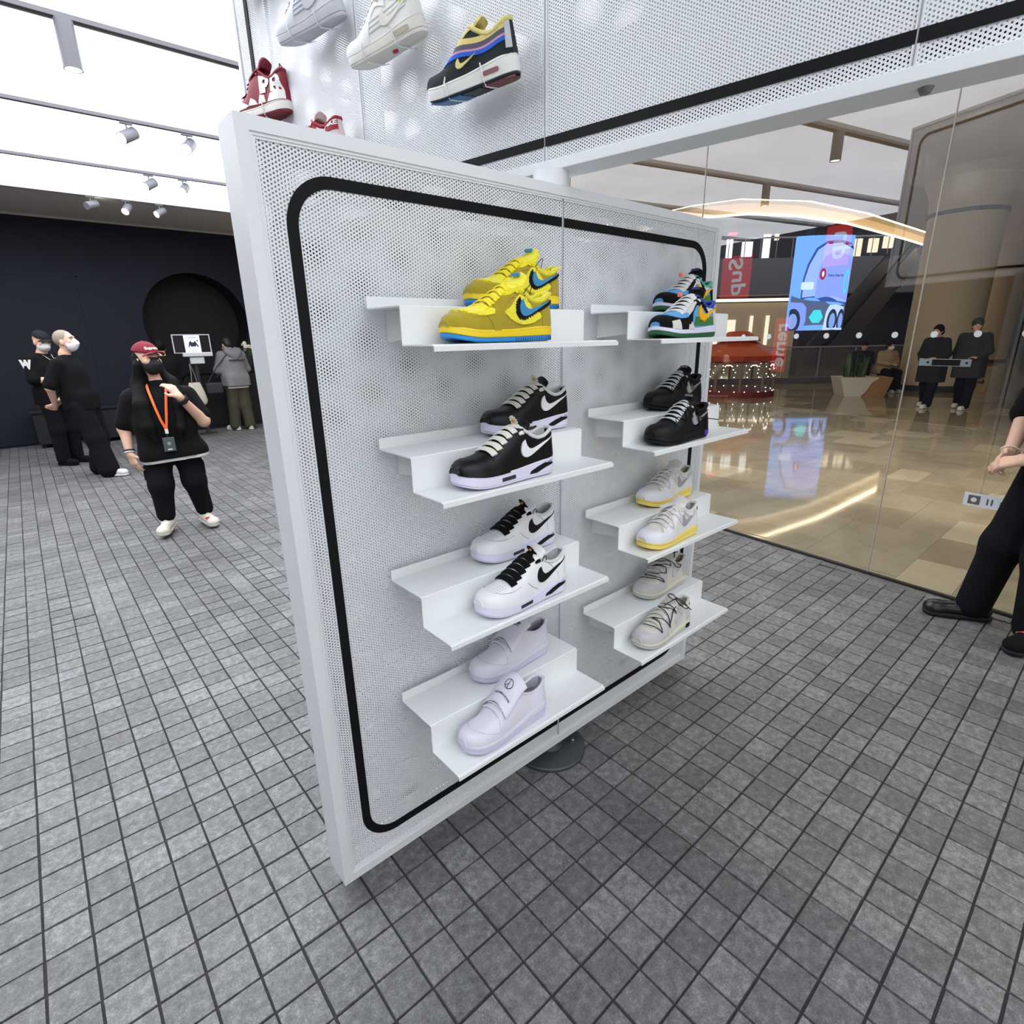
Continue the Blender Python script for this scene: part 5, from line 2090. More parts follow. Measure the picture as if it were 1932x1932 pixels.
# multicolour corduroy runner
def runner():
    s = Shoe("corduroy_runner", Last(sole=1.35, toe=.95, high=1.05), "multicolour wavy corduroy running shoe with brown and blue sole tied to the upper wall", "sneakers tied to the upper wall")
    O_BL = lm("ocean_blue_rubber", (20, 96, 150), .5)
    s.sole(lm("bone_white_foam", (228, 228, 222), .5), lm("navy_sole", (34, 36, 52), .6), .14)
    s.upper(lm("dark_green_cord", (26, 38, 40), .85, bump=.5, bscale=500))
    s.lining(lm("butter_lining", (222, 208, 136), .8), .006)
    s.tongue(lm("butter_tongue", (226, 212, 140), .8), .155, .018, .026)
    bands = [((226, 208, 130), .098, .113), ((92, 88, 104), .088, .1), ((206, 150, 176), .083, .0885), ((44, 96, 206), .074, .0835)]
    for k, (c, z0, z1) in enumerate(bands):
        lo, hi = [], []
        for x in np.linspace(.085, .296, 22):
            wv = .006 * math.sin((x - .08) * 34) - .05 * max(0, .16 - x)
            lo.append((x, z0 + wv))
            hi.append((x, z1 + wv))
        s.patch("corduroy_wave", lo + hi[::-1], 'side', .0016 + .0004 * k, lm("wave_%d" % k, c, .85, bump=.5, bscale=500), .005)
    s.patch("heel_pull", [(.286, .06), (.2985, .06), (.2985, .118), (.288, .112)], 'side', .004, lm("grey_tab", (190, 192, 198), .6))
    s.patch("side_tick", swoosh(.55, -.065, -.004), 'side', .004, lm("pale_yellow_mark", (226, 214, 140), .5))
    s.patch("air_window", rounded(.212, .018, .262, .029, .005, 4), 'sole', .001, lm("dusky_window", (150, 110, 112), .2))
    # coloured outsole pads under the shoe
    L = s.L

    def pad(x0, x1, mat, nm):
        xs = np.linspace(x0, x1, 12)
        w = L.w(xs) * .86
        z = L.spring(xs) - .003
        vs = [(x, -a, zz) for x, a, zz in zip(xs, w, z)] + [(x, a, zz) for x, a, zz in zip(xs, w, z)] + [(x, -a, zz + .004) for x, a, zz in zip(xs, w, z)] + [(x, a, zz + .004) for x, a, zz in zip(xs, w, z)]
        n = 12
        fs = [(i, i + 1, n + i + 1, n + i) for i in range(n - 1)] + [(i, 2 * n + i, 2 * n + i + 1, i + 1) for i in range(n - 1)] + [(n + i, n + i + 1, 3 * n + i + 1, 3 * n + i) for i in range(n - 1)]
        MB().add(vs, fs).build(nm, mat, s.root)
    pad(.006, .13, O_BL, "forefoot_pad")
    pad(.2, .296, lm("brown_red_rubber", (112, 62, 56), .6), "heel_pad")
    pad(.135, .195, lm("dark_shank", (40, 40, 50), .6), "shank_pad")
    return s


hang(runner(), .43, 2.212, .085, R(-4), R(14), R(8))


def plain_white(label, lea, rub, extra=None, window=True):
    s = Shoe("white_runner", Last(sole=1.3, toe=1.0, high=1.06), label, "sneakers tied to the upper wall")
    s.sole(rub, rub, .25)
    s.upper(lea)
    s.lining(lea, .006)
    s.tongue(lea, .152, .015, .027)
    s.patch("mudguard", MUDGUARD, "wrap", .0022, lea, .003)
    s.patch("eyestay", EYESTAY, 'wrap', .003, lea)
    for z in (.062, .074, .086):
        s.patch("side_ridge", [(.13, z - .006), (.2, z), (.27, z + .012), (.27, z + .016), (.2, z + .005), (.13, z - .002)], 'side', .003, lea)
    if window:
        s.patch("air_window", rounded(.21, .016, .268, .030, .006, 4), 'sole', .0015, lm("clear_beige_window", (196, 188, 170), .15))
    s.patch("side_tick", swoosh(.95, .0, .003), 'side', .0042, rub)
    s.laces(lea, 5, .095, .175, .009, .004, .4)
    if extra:
        extra(s)
    return s


def reddot(s):
    MB().lathe([(.009, -.004), (.009, .002)], (.175, 0, 0), 16).build("red_emblem", lm("red_emblem", (196, 44, 58), .5), s.root)
    s.patch("neon_mark", ell(.258, .092, .006, .006, 12), 'side', .005, lm("neon_lime", (190, 214, 40), .5))


W2 = lm("runner_white", (232, 232, 228), .5, bump=.15, bscale=500)
W3 = lm("cool_grey_white", (206, 208, 216), .5)
hang(plain_white("white chunky running shoe with red dot under its sole, tied to the upper wall", W2, lm("sail_foam", (226, 224, 214), .5), reddot), .79, 2.39, .085, R(-9), R(14), R(10))
hang(plain_white("plain white low shoe seen from below near the wall's left end", W3, lm("pale_grey_sole", (196, 197, 204), .55), None, False), 1.19, 2.565, .085, R(-7), R(18), R(12))
VI = lm("aubergine_leather", (48, 34, 58), .5)
hang(plain_white("aubergine purple shoe cut off at the top edge of the photo", VI, VI, None, False), 1.60, 2.85, .085, R(-6), R(14), R(10))

# maroon basketball shoe with big white letters
MAR = lm("maroon_leather", (126, 20, 40), .5)
LETR = lm("letter_white", (226, 224, 222), .5)


def lettered():
    s = Shoe("lettered_high_shoe", Last(sole=1.25, toe=1.05, high=1.3), "maroon and white basketball shoe with giant letters, behind the panel's top left corner", "sneakers tied to the upper wall")
    s.sole(lm("off_white_foam", (216, 214, 206), .5), lm("maroon_sole", (110, 18, 36), .5), .25)
    s.upper(MAR)
    s.lining(MAR, .006)
    s.tongue(MAR, .2, .02, .03)
    s.laces(MAR, 6, .095, .18, .008, .004, .38)
    s.patch("heel_cup", [(.225, .044), (.2985, .046), (.2985, .074), (.27, .078), (.24, .07)], 'side', .003, LETR)
    s.patch("toe_overlay", [(.02, -.9), (.05, -.5), (.09, -.55), (.13, -.9)], 'wrap', .002, LETR)
    s.patch("side_overlay", [(.13, .045), (.145, .07), (.165, .06), (.175, .044)], 'side', .003, LETR)
    s.patch("side_overlay", [(.18, .044), (.19, .074), (.21, .07), (.215, .045)], 'side', .003, LETR)
    for ch, x, z, k in (("R", .268, .102, .048), ("P", .214, .104, .054)):
        tv_, tf2 = text_mesh(ch, k, 0.0, bold=.012)
        P = np.array([(p.x + x, p.y + z) for p in tv_])
        P[:, 1] = np.minimum(P[:, 1], [np.interp(xx, *s.L.hc) - .003 for xx in P[:, 0]])
        P[:, 0] = np.clip(P[:, 0], .1, .2975)
        q = s.L.q_of_z(P[:, 0], P[:, 1])
        a = -np.maximum(1 - q, 1e-6)
        Q = s.L.S(P[:, 0], a) + s.L.N(P[:, 0], a) * .003
        MB().add(Q.tolist(), tf2).build("giant_letter", LETR, s.root, fix=False)
    MB().tube([(.285, -.006, .150), (.294, -.012, .162), (.3, -.008, .150), (.298, 0, .14)], .0022, 6).build("pull_loop", MAR, s.root, smooth=True)
    return s


hang(lettered(), 1.615, 2.41, .085, R(-2), R(4), R(16), (.2,))


def low_red():
    s = Shoe("red_heel_shoe", Last(sole=1.0), "white low shoe with red collar and white lettering, mostly hidden behind the panel top", "sneakers tied to the upper wall")
    RD = lm("crimson_suede", (150, 22, 44), .7)
    PK = lm("pale_pink_leather", (226, 206, 206), .5)
    s.sole(PK, RD, .4)
    s.upper(PK)
    s.lining(RD, .007)
    s.tongue(PK, .148, .014, .028)
    s.patch("heel_counter", [(.245, .066), (.2985, .07), (.2985, .104), (.278, .098), (.258, .09)], 'side', .003, RD)
    s.patch("eyestay", EYESTAY, 'wrap', .002, RD)
    s.laces(PK, 5, .095, .175, .008, .004, .4)
    tv_, tf2 = text_mesh("NIKE", .021, 0.0, bold=.001)
    P = np.array([(p.x + .273, p.y + .088 + (p.x) * .1) for p in tv_])
    P[:, 0] = np.clip(P[:, 0], .1, .297)
    q = s.L.q_of_z(P[:, 0], P[:, 1])
    Q = s.L.S(P[:, 0], -np.maximum(1 - q, 1e-6)) + s.L.N(P[:, 0], -np.maximum(1 - q, 1e-6)) * .0045
    MB().add(Q.tolist(), tf2).build("heel_lettering", LETR, s.root, fix=False)
    return s


hang(low_red(), 1.235, 2.185, .085, R(-4), R(6), R(8), (.2,))
# ================================================================== people
def surface_nets(F, org, h):
    s = F < 0
    nx, ny, nz = F.shape
    c = np.zeros((nx - 1, ny - 1, nz - 1), np.int8)
    for dx in (0, 1):
        for dy in (0, 1):
            for dz in (0, 1):
                c += s[dx:nx - 1 + dx, dy:ny - 1 + dy, dz:nz - 1 + dz]
    act = (c > 0) & (c < 8)
    I = np.argwhere(act)
    idx = -np.ones(act.shape, np.int64)
    idx[act] = np.arange(len(I))
    acc = np.zeros((len(I), 3))
    cnt = np.zeros(len(I))
    corners = [(a, b, d) for a in (0, 1) for b in (0, 1) for d in (0, 1)]
    for a in corners:
        for ax in range(3):
            if a[ax] == 1:
                continue
            b = list(a)
            b[ax] = 1
            fa = F[I[:, 0] + a[0], I[:, 1] + a[1], I[:, 2] + a[2]]
            fb = F[I[:, 0] + b[0], I[:, 1] + b[1], I[:, 2] + b[2]]
            m = (fa < 0) != (fb < 0)
            t = fa[m] / (fa[m] - fb[m])
            p = np.tile(np.array(a, float), (m.sum(), 1))
            p[:, ax] += t
            acc[m] += p
            cnt[m] += 1
    V = (I + acc / cnt[:, None]) * h + org
    faces = []
    for ax in range(3):
        sl0 = [slice(None)] * 3
        sl1 = [slice(None)] * 3
        sl0[ax] = slice(0, -1)
        sl1[ax] = slice(1, None)
        e = s[tuple(sl0)] != s[tuple(sl1)]
        E = np.argwhere(e)
        u, v = (ax + 1) % 3, (ax + 2) % 3
        ok = (E[:, u] > 0) & (E[:, v] > 0) & (E[:, u] < F.shape[u] - 1) & (E[:, v] < F.shape[v] - 1)
        E = E[ok]
        flip = s[E[:, 0], E[:, 1], E[:, 2]]
        q = []
        for du, dv in ((-1, -1), (0, -1), (0, 0), (-1, 0)):
            c_ = E.copy()
            c_[:, u] += du
            c_[:, v] += dv
            q.append(idx[c_[:, 0], c_[:, 1], c_[:, 2]])
        Q = np.stack(q, -1)
        Q[~flip] = Q[~flip][:, ::-1]
        faces.append(Q)
    Fq = np.concatenate(faces)
    Fq = Fq[(Fq >= 0).all(1)]
    return V, Fq


class SDF:
    def __init__(self):
        self.p, self.cuts = [], []

    def cap(self, a, b, r0, r1=None, k=.02):
        self.p.append(('c', np.array(a, float), np.array(b, float), r0, r1 if r1 is not None else r0, k))
        return self

    def ell(self, c, r, k=.02, rot=None):
        self.p.append(('e', np.array(c, float), np.array(r, float), rot, None, k))
        return self

    def box(self, c, r, rnd, k=.02, rot=None):
        self.p.append(('b', np.array(c, float), np.array(r, float), rot, rnd, k))
        return self

    def cut(self, p, n):
        """keep the side the normal points away from"""
        self.cuts.append((np.array(p, float), np.array(n, float) / np.linalg.norm(n)))
        return self

    def mesh(self, name, mat, parent=None, h=.01, noise=0.0):
        lo, hi = np.full(3, 1e9), np.full(3, -1e9)
        for q in self.p:
            if q[0] == 'c':
                R_ = max(q[3], q[4])
                pts = np.array([q[1] - R_, q[1] + R_, q[2] - R_, q[2] + R_])
            else:
                R_ = float(np.max(q[2])) * (1.0 if q[0] == 'e' else 1.8)
                pts = np.array([q[1] - R_, q[1] + R_])
            lo = np.minimum(lo, pts.min(0))
            hi = np.maximum(hi, pts.max(0))
        lo -= 3 * h
        hi += 3 * h
        n = np.ceil((hi - lo) / h).astype(int) + 1
        F = np.full(n, 1.0, np.float32)
        for q in self.p:
            k = q[5]
            R_ = (max(q[3], q[4]) if q[0] == 'c' else float(np.max(q[2])) * (1.0 if q[0] == 'e' else 1.8)) + k + 2.5 * h
            a = (np.minimum(q[1], q[2]) if q[0] == 'c' else q[1]) - R_
            b = (np.maximum(q[1], q[2]) if q[0] == 'c' else q[1]) + R_
            i0 = np.clip(np.floor((a - lo) / h).astype(int), 0, n)
            i1 = np.clip(np.ceil((b - lo) / h).astype(int) + 1, 0, n)
            gx, gy, gz = [lo[d] + h * np.arange(i0[d], i1[d]) for d in range(3)]
            P = np.stack(np.meshgrid(gx, gy, gz, indexing='ij'), -1)
            if q[0] == 'c':
                ab = q[2] - q[1]
                L2 = float(ab @ ab) + 1e-12
                t = np.clip(((P - q[1]) @ ab) / L2, 0, 1)
                d = np.linalg.norm(P - q[1] - t[..., None] * ab, axis=-1) - (q[3] + (q[4] - q[3]) * t)
            else:
                Q = P - q[1]
                if q[3] is not None:
                    Q = Q @ q[3]
                if q[0] == 'e':
                    kk = np.linalg.norm(Q / q[2], axis=-1)
                    d = (kk - 1) * float(np.min(q[2])) if False else kk * (kk - 1) / (np.linalg.norm(Q / (q[2] ** 2), axis=-1) + 1e-9)
                else:
                    w = np.abs(Q) - (q[2] - q[4])
                    d = np.linalg.norm(np.maximum(w, 0), axis=-1) + np.minimum(w.max(-1), 0) - q[4]
            sl = tuple(slice(i0[j], i1[j]) for j in range(3))
            A = F[sl]
            if k > 0:
                hh = np.clip(.5 + .5 * (A - d) / k, 0, 1)
                F[sl] = A * (1 - hh) + d * hh - k * hh * (1 - hh)
            else:
                F[sl] = np.minimum(A, d)
        if self.cuts:
            gx, gy, gz = [lo[d] + h * np.arange(n[d]) for d in range(3)]
            P = np.stack(np.meshgrid(gx, gy, gz, indexing='ij'), -1)
            for c, nn in self.cuts:
                F = np.maximum(F, ((P - c) @ nn))
        F[0], F[-1], F[:, 0], F[:, -1], F[:, :, 0], F[:, :, -1] = 1, 1, 1, 1, 1, 1
        V, Q = surface_nets(F, lo, h)
        me = bpy.data.meshes.new(name)
        me.from_pydata(V.tolist(), [], Q.tolist())
        me.materials.append(mat)
        me.polygons.foreach_set("use_smooth", [True] * len(me.polygons))
        me.update()
        o = bpy.data.objects.new(name, me)
        COL.objects.link(o)
        if parent:
            o.parent = parent
        return o


def rotz(a):
    c, s = math.cos(a), math.sin(a)
    return np.array([[c, -s, 0], [s, c, 0], [0, 0, 1.0]])


def rotx(a):
    c, s = math.cos(a), math.sin(a)
    return np.array([[1, 0, 0], [0, c, -s], [0, s, c.real]])


SKIN = M("skin_light", srgb(222, 178, 154), rough=.5, vary=.06, scale=18, bump=.05, bscale=400)
SKIN2 = M("skin_warm", srgb(206, 160, 134), rough=.5, vary=.06, scale=18)
BLKC = M("black_cotton", srgb(12, 12, 14), rough=.9, vary=.25, scale=22, bump=.15, bscale=200, spec=.2)
BLKP = M("black_trouser_cloth", srgb(13, 14, 18), rough=.9, vary=.25, scale=18, bump=.2, bscale=60, spec=.2)
BLKHAIR = M("black_hair", srgb(9, 7, 7), rough=.75, spec=.2, vary=.3, scale=90, bump=.5, bscale=160)
WHITEC = M("white_cotton", srgb(226, 226, 220), rough=.85)
MASKB = M("black_mask", srgb(18, 18, 22), rough=.7)
MASKW = M("white_mask", srgb(226, 226, 226), rough=.7)
EYEW = M("eye_dark", srgb(40, 28, 26), rough=.25)
EYESC = M("eye_white", srgb(225, 220, 214), rough=.3)


def hand(S, wrist, d, n, thumb_sign, curl=.5, sc=1.0, k=.007, spread=.0):
    """palm, four unequal curled fingers and a thumb, all rooted in the palm"""
    d = np.array(d, float) / np.linalg.norm(d)
    n = np.array(n, float)
    n -= d * (n @ d)
    n /= np.linalg.norm(n)
    s = np.cross(d, n) * thumb_sign
    w = np.array(wrist, float)
    ln = [.078, .086, .080, .062]
    for i in range(4):
        off = s * (.030 - .0195 * i) * sc
        kn = w + d * (.088 - .004 * abs(i - 1)) * sc + off
        S.cap(w + off * .55 + d * .012 * sc, kn, .0155 * sc, .0125 * sc, .014)
        p = kn
        dirc = d + s * spread * (1.5 - i) * .3
        dirc /= np.linalg.norm(dirc)
        for j, fr in enumerate((.45, .32, .23)):
            a = curl * (.5 + .25 * j) + .07 * i * curl
            dirc = dirc * math.cos(a) + n * math.sin(a)
            dirc /= np.linalg.norm(dirc)
            # re-orthogonalise the palm normal for the next joint
            n2 = n - dirc * (n @ dirc)
            q = p + dirc * ln[i] * fr * sc
            S.cap(p, q, (.0092 - .0007 * j) * sc, (.0085 - .0008 * j) * sc, k * (1 if j else 1.3))
            p = q
    b = w + d * .022 * sc + s * .026 * sc
    m = b + (d * .55 + s * .62 + n * .35) * .042 * sc
    t = m + (d * .86 + s * .2 + n * .38) * .034 * sc
    S.cap(w + d * .02 * sc, b, .017 * sc, .0145 * sc, .012)
    S.cap(b, m, .0135 * sc, .0105 * sc, .009)
    S.cap(m, t, .0105 * sc, .008 * sc, k)


def head_prims(S, c, M3, sc=1.0, bald=False):
    P = lambda x, y, z: np.array(c) + M3 @ (np.array((x, y, z)) * sc)
    S.ell(P(0, -.012, .028), np.array((.076, .094, .092)) * sc, .02, M3)
    S.ell(P(0, .022, -.036), np.array((.060, .070, .074)) * sc, .03, M3)
    S.ell(P(0, .055, -.085), np.array((.030, .026, .022)) * sc, .025, M3)       # chin
    S.cap(P(0, .087, .012), P(0, .104, -.022), .009 * sc, .014 * sc, .012)       # nose
    S.ell(P(0, .078, .030), np.array((.050, .018, .012)) * sc, .015, M3)        # brow
    for s in (-1, 1):
        S.ell(P(.074 * s, -.006, -.012), np.array((.012, .020, .032)) * sc, .008, M3)
        S.ell(P(.044 * s, .060, -.018), np.array((.022, .018, .018)) * sc, .02, M3)


def face_parts(root, c, M3, sc=1.0, brow=BLKHAIR):
    def put(name, pts_r, mat):
        m = MB()
        for (x, y, z), r in pts_r:
            b = MB().ball((0, 0, 0), r, 10)
            m.add([tuple(np.array(c) + M3 @ ((np.array(v) + (x, y, z)) * sc)) for v in b.v], b.f)
        return m.build(name, mat, root, smooth=True)
    for s in (-1, 1):
        e = put("eye", [((.032 * s, .0765, .006), (.0135, .008, .0062))], EYESC)
        q = MB().ball((0, 0, 0), (.006, .005, .006), 10)
        MB().add([tuple(np.array(c) + M3 @ ((np.array(v) + (.032 * s, .0815, .006)) * sc)) for v in q.v], q.f).build("iris", EYEW, e, smooth=True)
        lid = MB().tube([tuple(np.array(c) + M3 @ (np.array(p) * sc)) for p in ((.016 * s, .084, .009), (.03 * s, .0865, .014), (.047 * s, .077, .009))], .0018, 6)
        lid.build("eyelid_line", brow, e, smooth=True)
        MB().tube([tuple(np.array(c) + M3 @ (np.array(p) * sc)) for p in ((.014 * s, .094, .027), (.032 * s, .0935, .032), (.052 * s, .08, .027))], .0028, 6).build("eyebrow", brow, root, smooth=True)


def mask(root, c, M3, sc, mat, h=.006):
    S = SDF()
    P = lambda x, y, z: np.array(c) + M3 @ (np.array((x, y, z)) * sc)
    S.ell(P(0, .024, -.045), np.array((.069, .086, .075)) * sc, .02, M3)
    S.cap(P(0, .09, -.005), P(0, .104, -.04), .014 * sc, .022 * sc, .03)
    S.cut(P(0, 0, .002), M3 @ np.array((0, -.12, 1)))
    S.cut(P(0, .022, 0), M3 @ np.array((0, -1, .0)))
    o = S.mesh("face_mask", mat, root, h)
    for s in (-1, 1):
        MB().tube([tuple(P(.062 * s, .03, -.02)), tuple(P(.075 * s, .01, .0)), tuple(P(.083 * s, -.01, .004)), tuple(P(.078 * s, .0, -.03)), tuple(P(.062 * s, .03, -.055))], .0016, 5).build("ear_loop", mat, o, smooth=True)
    return o


def sneaker(root, ankle, dirv, mat, solemat, L=.27, h=.008, lift=0.0, lace=None, name="shoe"):
    d = np.array((dirv[0], dirv[1], 0.0))
    d /= np.linalg.norm(d)
    a = np.array(ankle, float)
    heel = np.array((a[0], a[1], a[2] - .085)) - d * .055
    toe = heel + d * (L - .07) + np.array((0, 0, 0.0))
    S = SDF()
    pz = np.array((0, 0, 1.0))
    mid = heel * .5 + toe * .5
    S.cap(heel + pz * .055, heel + pz * .075 + d * .03, .04, .042, .03)
    S.cap(heel + pz * .05 + d * .04, toe + pz * .042, .043, .04, .03)
    S.cap(a - pz * .01, heel + pz * .07 + d * .05, .042, .045, .03)
    S.ell(toe + pz * .038, (.047, .047, .032), .03)
    S.cut(heel + pz * .022 - pz * 0, (0, 0, -1))
    S.cut(a + pz * .012, (0, 0, 1))
    o = S.mesh(name, mat, root, h)
    T = SDF()
    T.cap(heel + pz * .02, toe + pz * .02, .046, .05, .02)
    T.cut(heel + pz * .026, (0, 0, 1))
    T.cut(heel, (0, 0, -1))
    so = T.mesh("shoe_sole", solemat, o, h)
    if lace:
        side = np.array((-d[1], d[0], 0))
        for i in range(4):
            c = heel + d * (.09 + .024 * i) + pz * (.098 - .008 * i)
            MB().tube([tuple(c - side * .032 - pz * .012), tuple(c + pz * .006), tuple(c + side * .032 - pz * .012)], .0062, 6).build("shoe_lace", lace, o, smooth=True)
    return o


def limb(S, pts, rads, k=.03):
    for a, b, r0, r1 in zip(pts[:-1], pts[1:], rads[:-1], rads[1:]):
        S.cap(a, b, r0, r1, k)


def person(loc, rz, J, label, group=None, h=.009, body_w=1.0, skin=SKIN, hands=True):
    """body as one surface from a joint table; returns (root, joint table)"""
    S = SDF()
    b = body_w
    S.ell(J['pelvis'], (.15 * b, .11 * b, .12), .06)
    S.cap(J['pelvis'], J['chest'], .115 * b, .125 * b, .06)
    S.cap(np.array(J['shl']) * .8 + np.array(J['chest']) * .2, np.array(J['shr']) * .8 + np.array(J['chest']) * .2, .06 * b, .06 * b, .05)
    S.cap(J['chest'], J['neck'], .085, .055, .05)
    S.cap(J['neck'], np.array(J['head']) + (0, -.005, -.05), .052, .05, .03)
    M3 = rotz(J.get('yaw', 0)) @ np.array([[1, 0, 0], [0, math.cos(J.get('nod', 0)), -math.sin(J.get('nod', 0))], [0, math.sin(J.get('nod', 0)), math.cos(J.get('nod', 0))]])
    head_prims(S, J['head'], M3, J.get('hs', 1.0))
    for s in 'lr':
        limb(S, (J['sh' + s], J['el' + s], J['wr' + s]), (.05 * b, .042 * b, .027 + .004 * (b - 1)))
        limb(S, (J['hp' + s], J['kn' + s], J['an' + s]), (.075 * b, .055 * b, .042), .04)
        S.cap(J['an' + s], np.array(J['an' + s]) + (0, 0, -.04), .04, .035, .02)
        if hands and ('hd' + s) in J:
            d, n, curl = J['hd' + s]
            hand(S, J['wr' + s], d, n, J.get('th' + s, 1), curl, J.get('hsz', 1.0))
        elif not hands:
            w = np.array(J['wr' + s], float)
            hand(S, w, J.get('hd' + s, ((0, 0, -1), (0, 1, 0), .5))[0], (0.2, 1, 0.1), J.get('th' + s, 1), .5, 1.05)
    o = S.mesh("person", skin, None, h)
    o.location = loc
    o.rotation_euler = (0, 0, rz)
    tag(o, label, "person", group)
    return o, M3


def tee(root, J, mat, hem, b=1.0, sleeve=.75, h=.011, loose=.03, hem_w=None, name="t_shirt", neck_drop=.02, long=False):
    S = SDF()
    nb_ = np.array(J['neck'], float) + (0, 0, -.055)
    for s in 'lr':
        S.cap(nb_, np.array(J['sh' + s]) * .92 + np.array(J['chest']) * .08 + (0, 0, -.015), .062, .056 * b + loose * .15, .05)
    S.ell(J['chest'], (.165 * b + loose * .8, .12 * b + loose, .17), .06)
    w = hem_w or (.16 * b + loose)
    P = np.array(J['pelvis'], float)
    C = np.array(J['chest'], float)
    zc = np.array((P[0], P[1], hem))
    S.ell(P * .5 + C * .5, (.165 * b + loose, .12 * b + loose, .26), .06)
    S.box((P + zc) / 2 + (0, 0, .02), (w, .12 * b + loose, abs(P[2] - hem) / 2 + .12), .1, .07)
    for s in 'lr':
        sh, el, wr = (np.array(J[k_ + s], float) for k_ in ('sh', 'el', 'wr'))
        if long:
            limb(S, (sh + (0, 0, -.012), el, wr), (.066 * b, .060 * b, .045), .035)
        else:
            e = sh + (el - sh) * sleeve
            d = (el - sh) / np.linalg.norm(el - sh)
            S.cap(sh + (0, 0, -.012), e + d * .05, .064 * b, .072 * b, .03)
    if not long:
        pass
    S.cut((0, 0, hem), (0, 0, -1))
    nk = np.array(J['neck'], float)
    S.cut(nk + (0, 0, neck_drop), (0, -.25, 1))
    o = S.mesh(name, mat, root, h)
    return o


def trousers(root, J, mat, top, rads=(.105, .085, .075), h=.011, b=1.0, cuff=None):
    S = SDF()
    P = np.array(J['pelvis'], float)
    S.ell(P + (0, 0, -.03), (.165 * b, .13 * b, .15), .06)
    for s in 'lr':
        hp, kn, an = (np.array(J[k_ + s], float) for k_ in ('hp', 'kn', 'an'))
        limb(S, (hp, kn, an + (0, 0, cuff if cuff is not None else .0)), rads, .05)
    S.cut((0, 0, top), (0, 0, 1))
    return S.mesh("trousers", mat, root, h)


# ---------------------------------------------------------------- woman in a maroon cap
J = dict(pelvis=(0, 0, .80), chest=(0, .0, 1.03), neck=(0, .0, 1.245), head=(.03, .035, 1.435), yaw=R(34), nod=R(5), hs=1.04,
         shl=(-.185, 0, 1.135), shr=(.19, 0, 1.135), ell=(-.275, .09, .93), wrl=(-.13, .25, 1.15), elr=(.285, -.02, .91), wrr=(.285, .06, .71),
         hdl=((.42, -.16, .70), (.55, -.75, -.3), .75), thl=1, hdr=((-.18, .12, -.9), (-.7, -.5, -.1), .42), thr=1, hsz=1.0,
         hpl=(-.10, 0, .76), hpr=(.10, 0, .76), knl=(-.125, .05, .43), knr=(.12, .08, .43), anl=(-.165, -.03, .10), anr=(.13, .05, .115))
w1, Mh = person((.82, 5.36, 0), R(172), J, "woman in burgundy cap, black mask and orange lanyard touching her mask", None, .0065, 1.15)
S_ = SDF()
S_.cap((-.17, 0, 1.13), (.17, 0, 1.13), .085, .085, .05)
S_.cap((0, -.01, 1.16), (0, .0, 1.24), .10, .075, .05)
S_.ell((0, .02, 1.0), (.22, .165, .2), .06)
S_.box((0, .015, .80), (.222, .160, .22), .11, .08)
S_.box((-.03, .015, .68), (.248, .170, .10), .09, .06)
S_.cap((.19, 0, 1.13), (.268, -.015, .95), .085, .078, .03)
S_.cap((-.19, 0, 1.13), (-.262, .06, .97), .085, .08, .03)
S_.cut((0, 0, .655), (-.06, 0, -1))
S_.cut((0, 0, 1.262), (0, -.3, 1))
S_.mesh("t_shirt", BLKC, w1, .009)
S_ = SDF().box((-.03, .015, .655), (.243, .164, .10), .09, .02).cut((0, 0, .661), (.06, 0, 1)).cut((0, 0, .628), (-.06, 0, -1))
S_.mesh("white_undershirt_hem", WHITEC, w1, .008)
trousers(w1, J, BLKP, .72, (.112, .088, .07), .010, 1.15, .05)
for s in (-1, 1):
    S_ = SDF().box((s * .19, .02, .53), (.035, .065, .07), .03, .02)
    S_.mesh("cargo_pocket", BLKP, w1, .010)
CREAMS = M("cream_sneaker", srgb(226, 220, 204), rough=.6, vary=.06)
REDL = M("red_lace_tag", srgb(206, 60, 62), rough=.5)
s1 = sneaker(w1, (-.165, -.03, .10), (-.25, 1), CREAMS, M("cream_sole", srgb(200, 196, 184), .6), .285, .006, lace=CREAMS)
s2 = sneaker(w1, (.13, .05, .115), (.28, 1), CREAMS, MATS["cream_sole"], .285, .006, lace=CREAMS)
MB().box((-.21, .10, .085), (-.15, .13, .097), .003).build("red_tag", REDL, s1)
MAROON = M("maroon_cap_cloth", srgb(122, 22, 42), rough=.85, vary=.1, bump=.2, bscale=600)


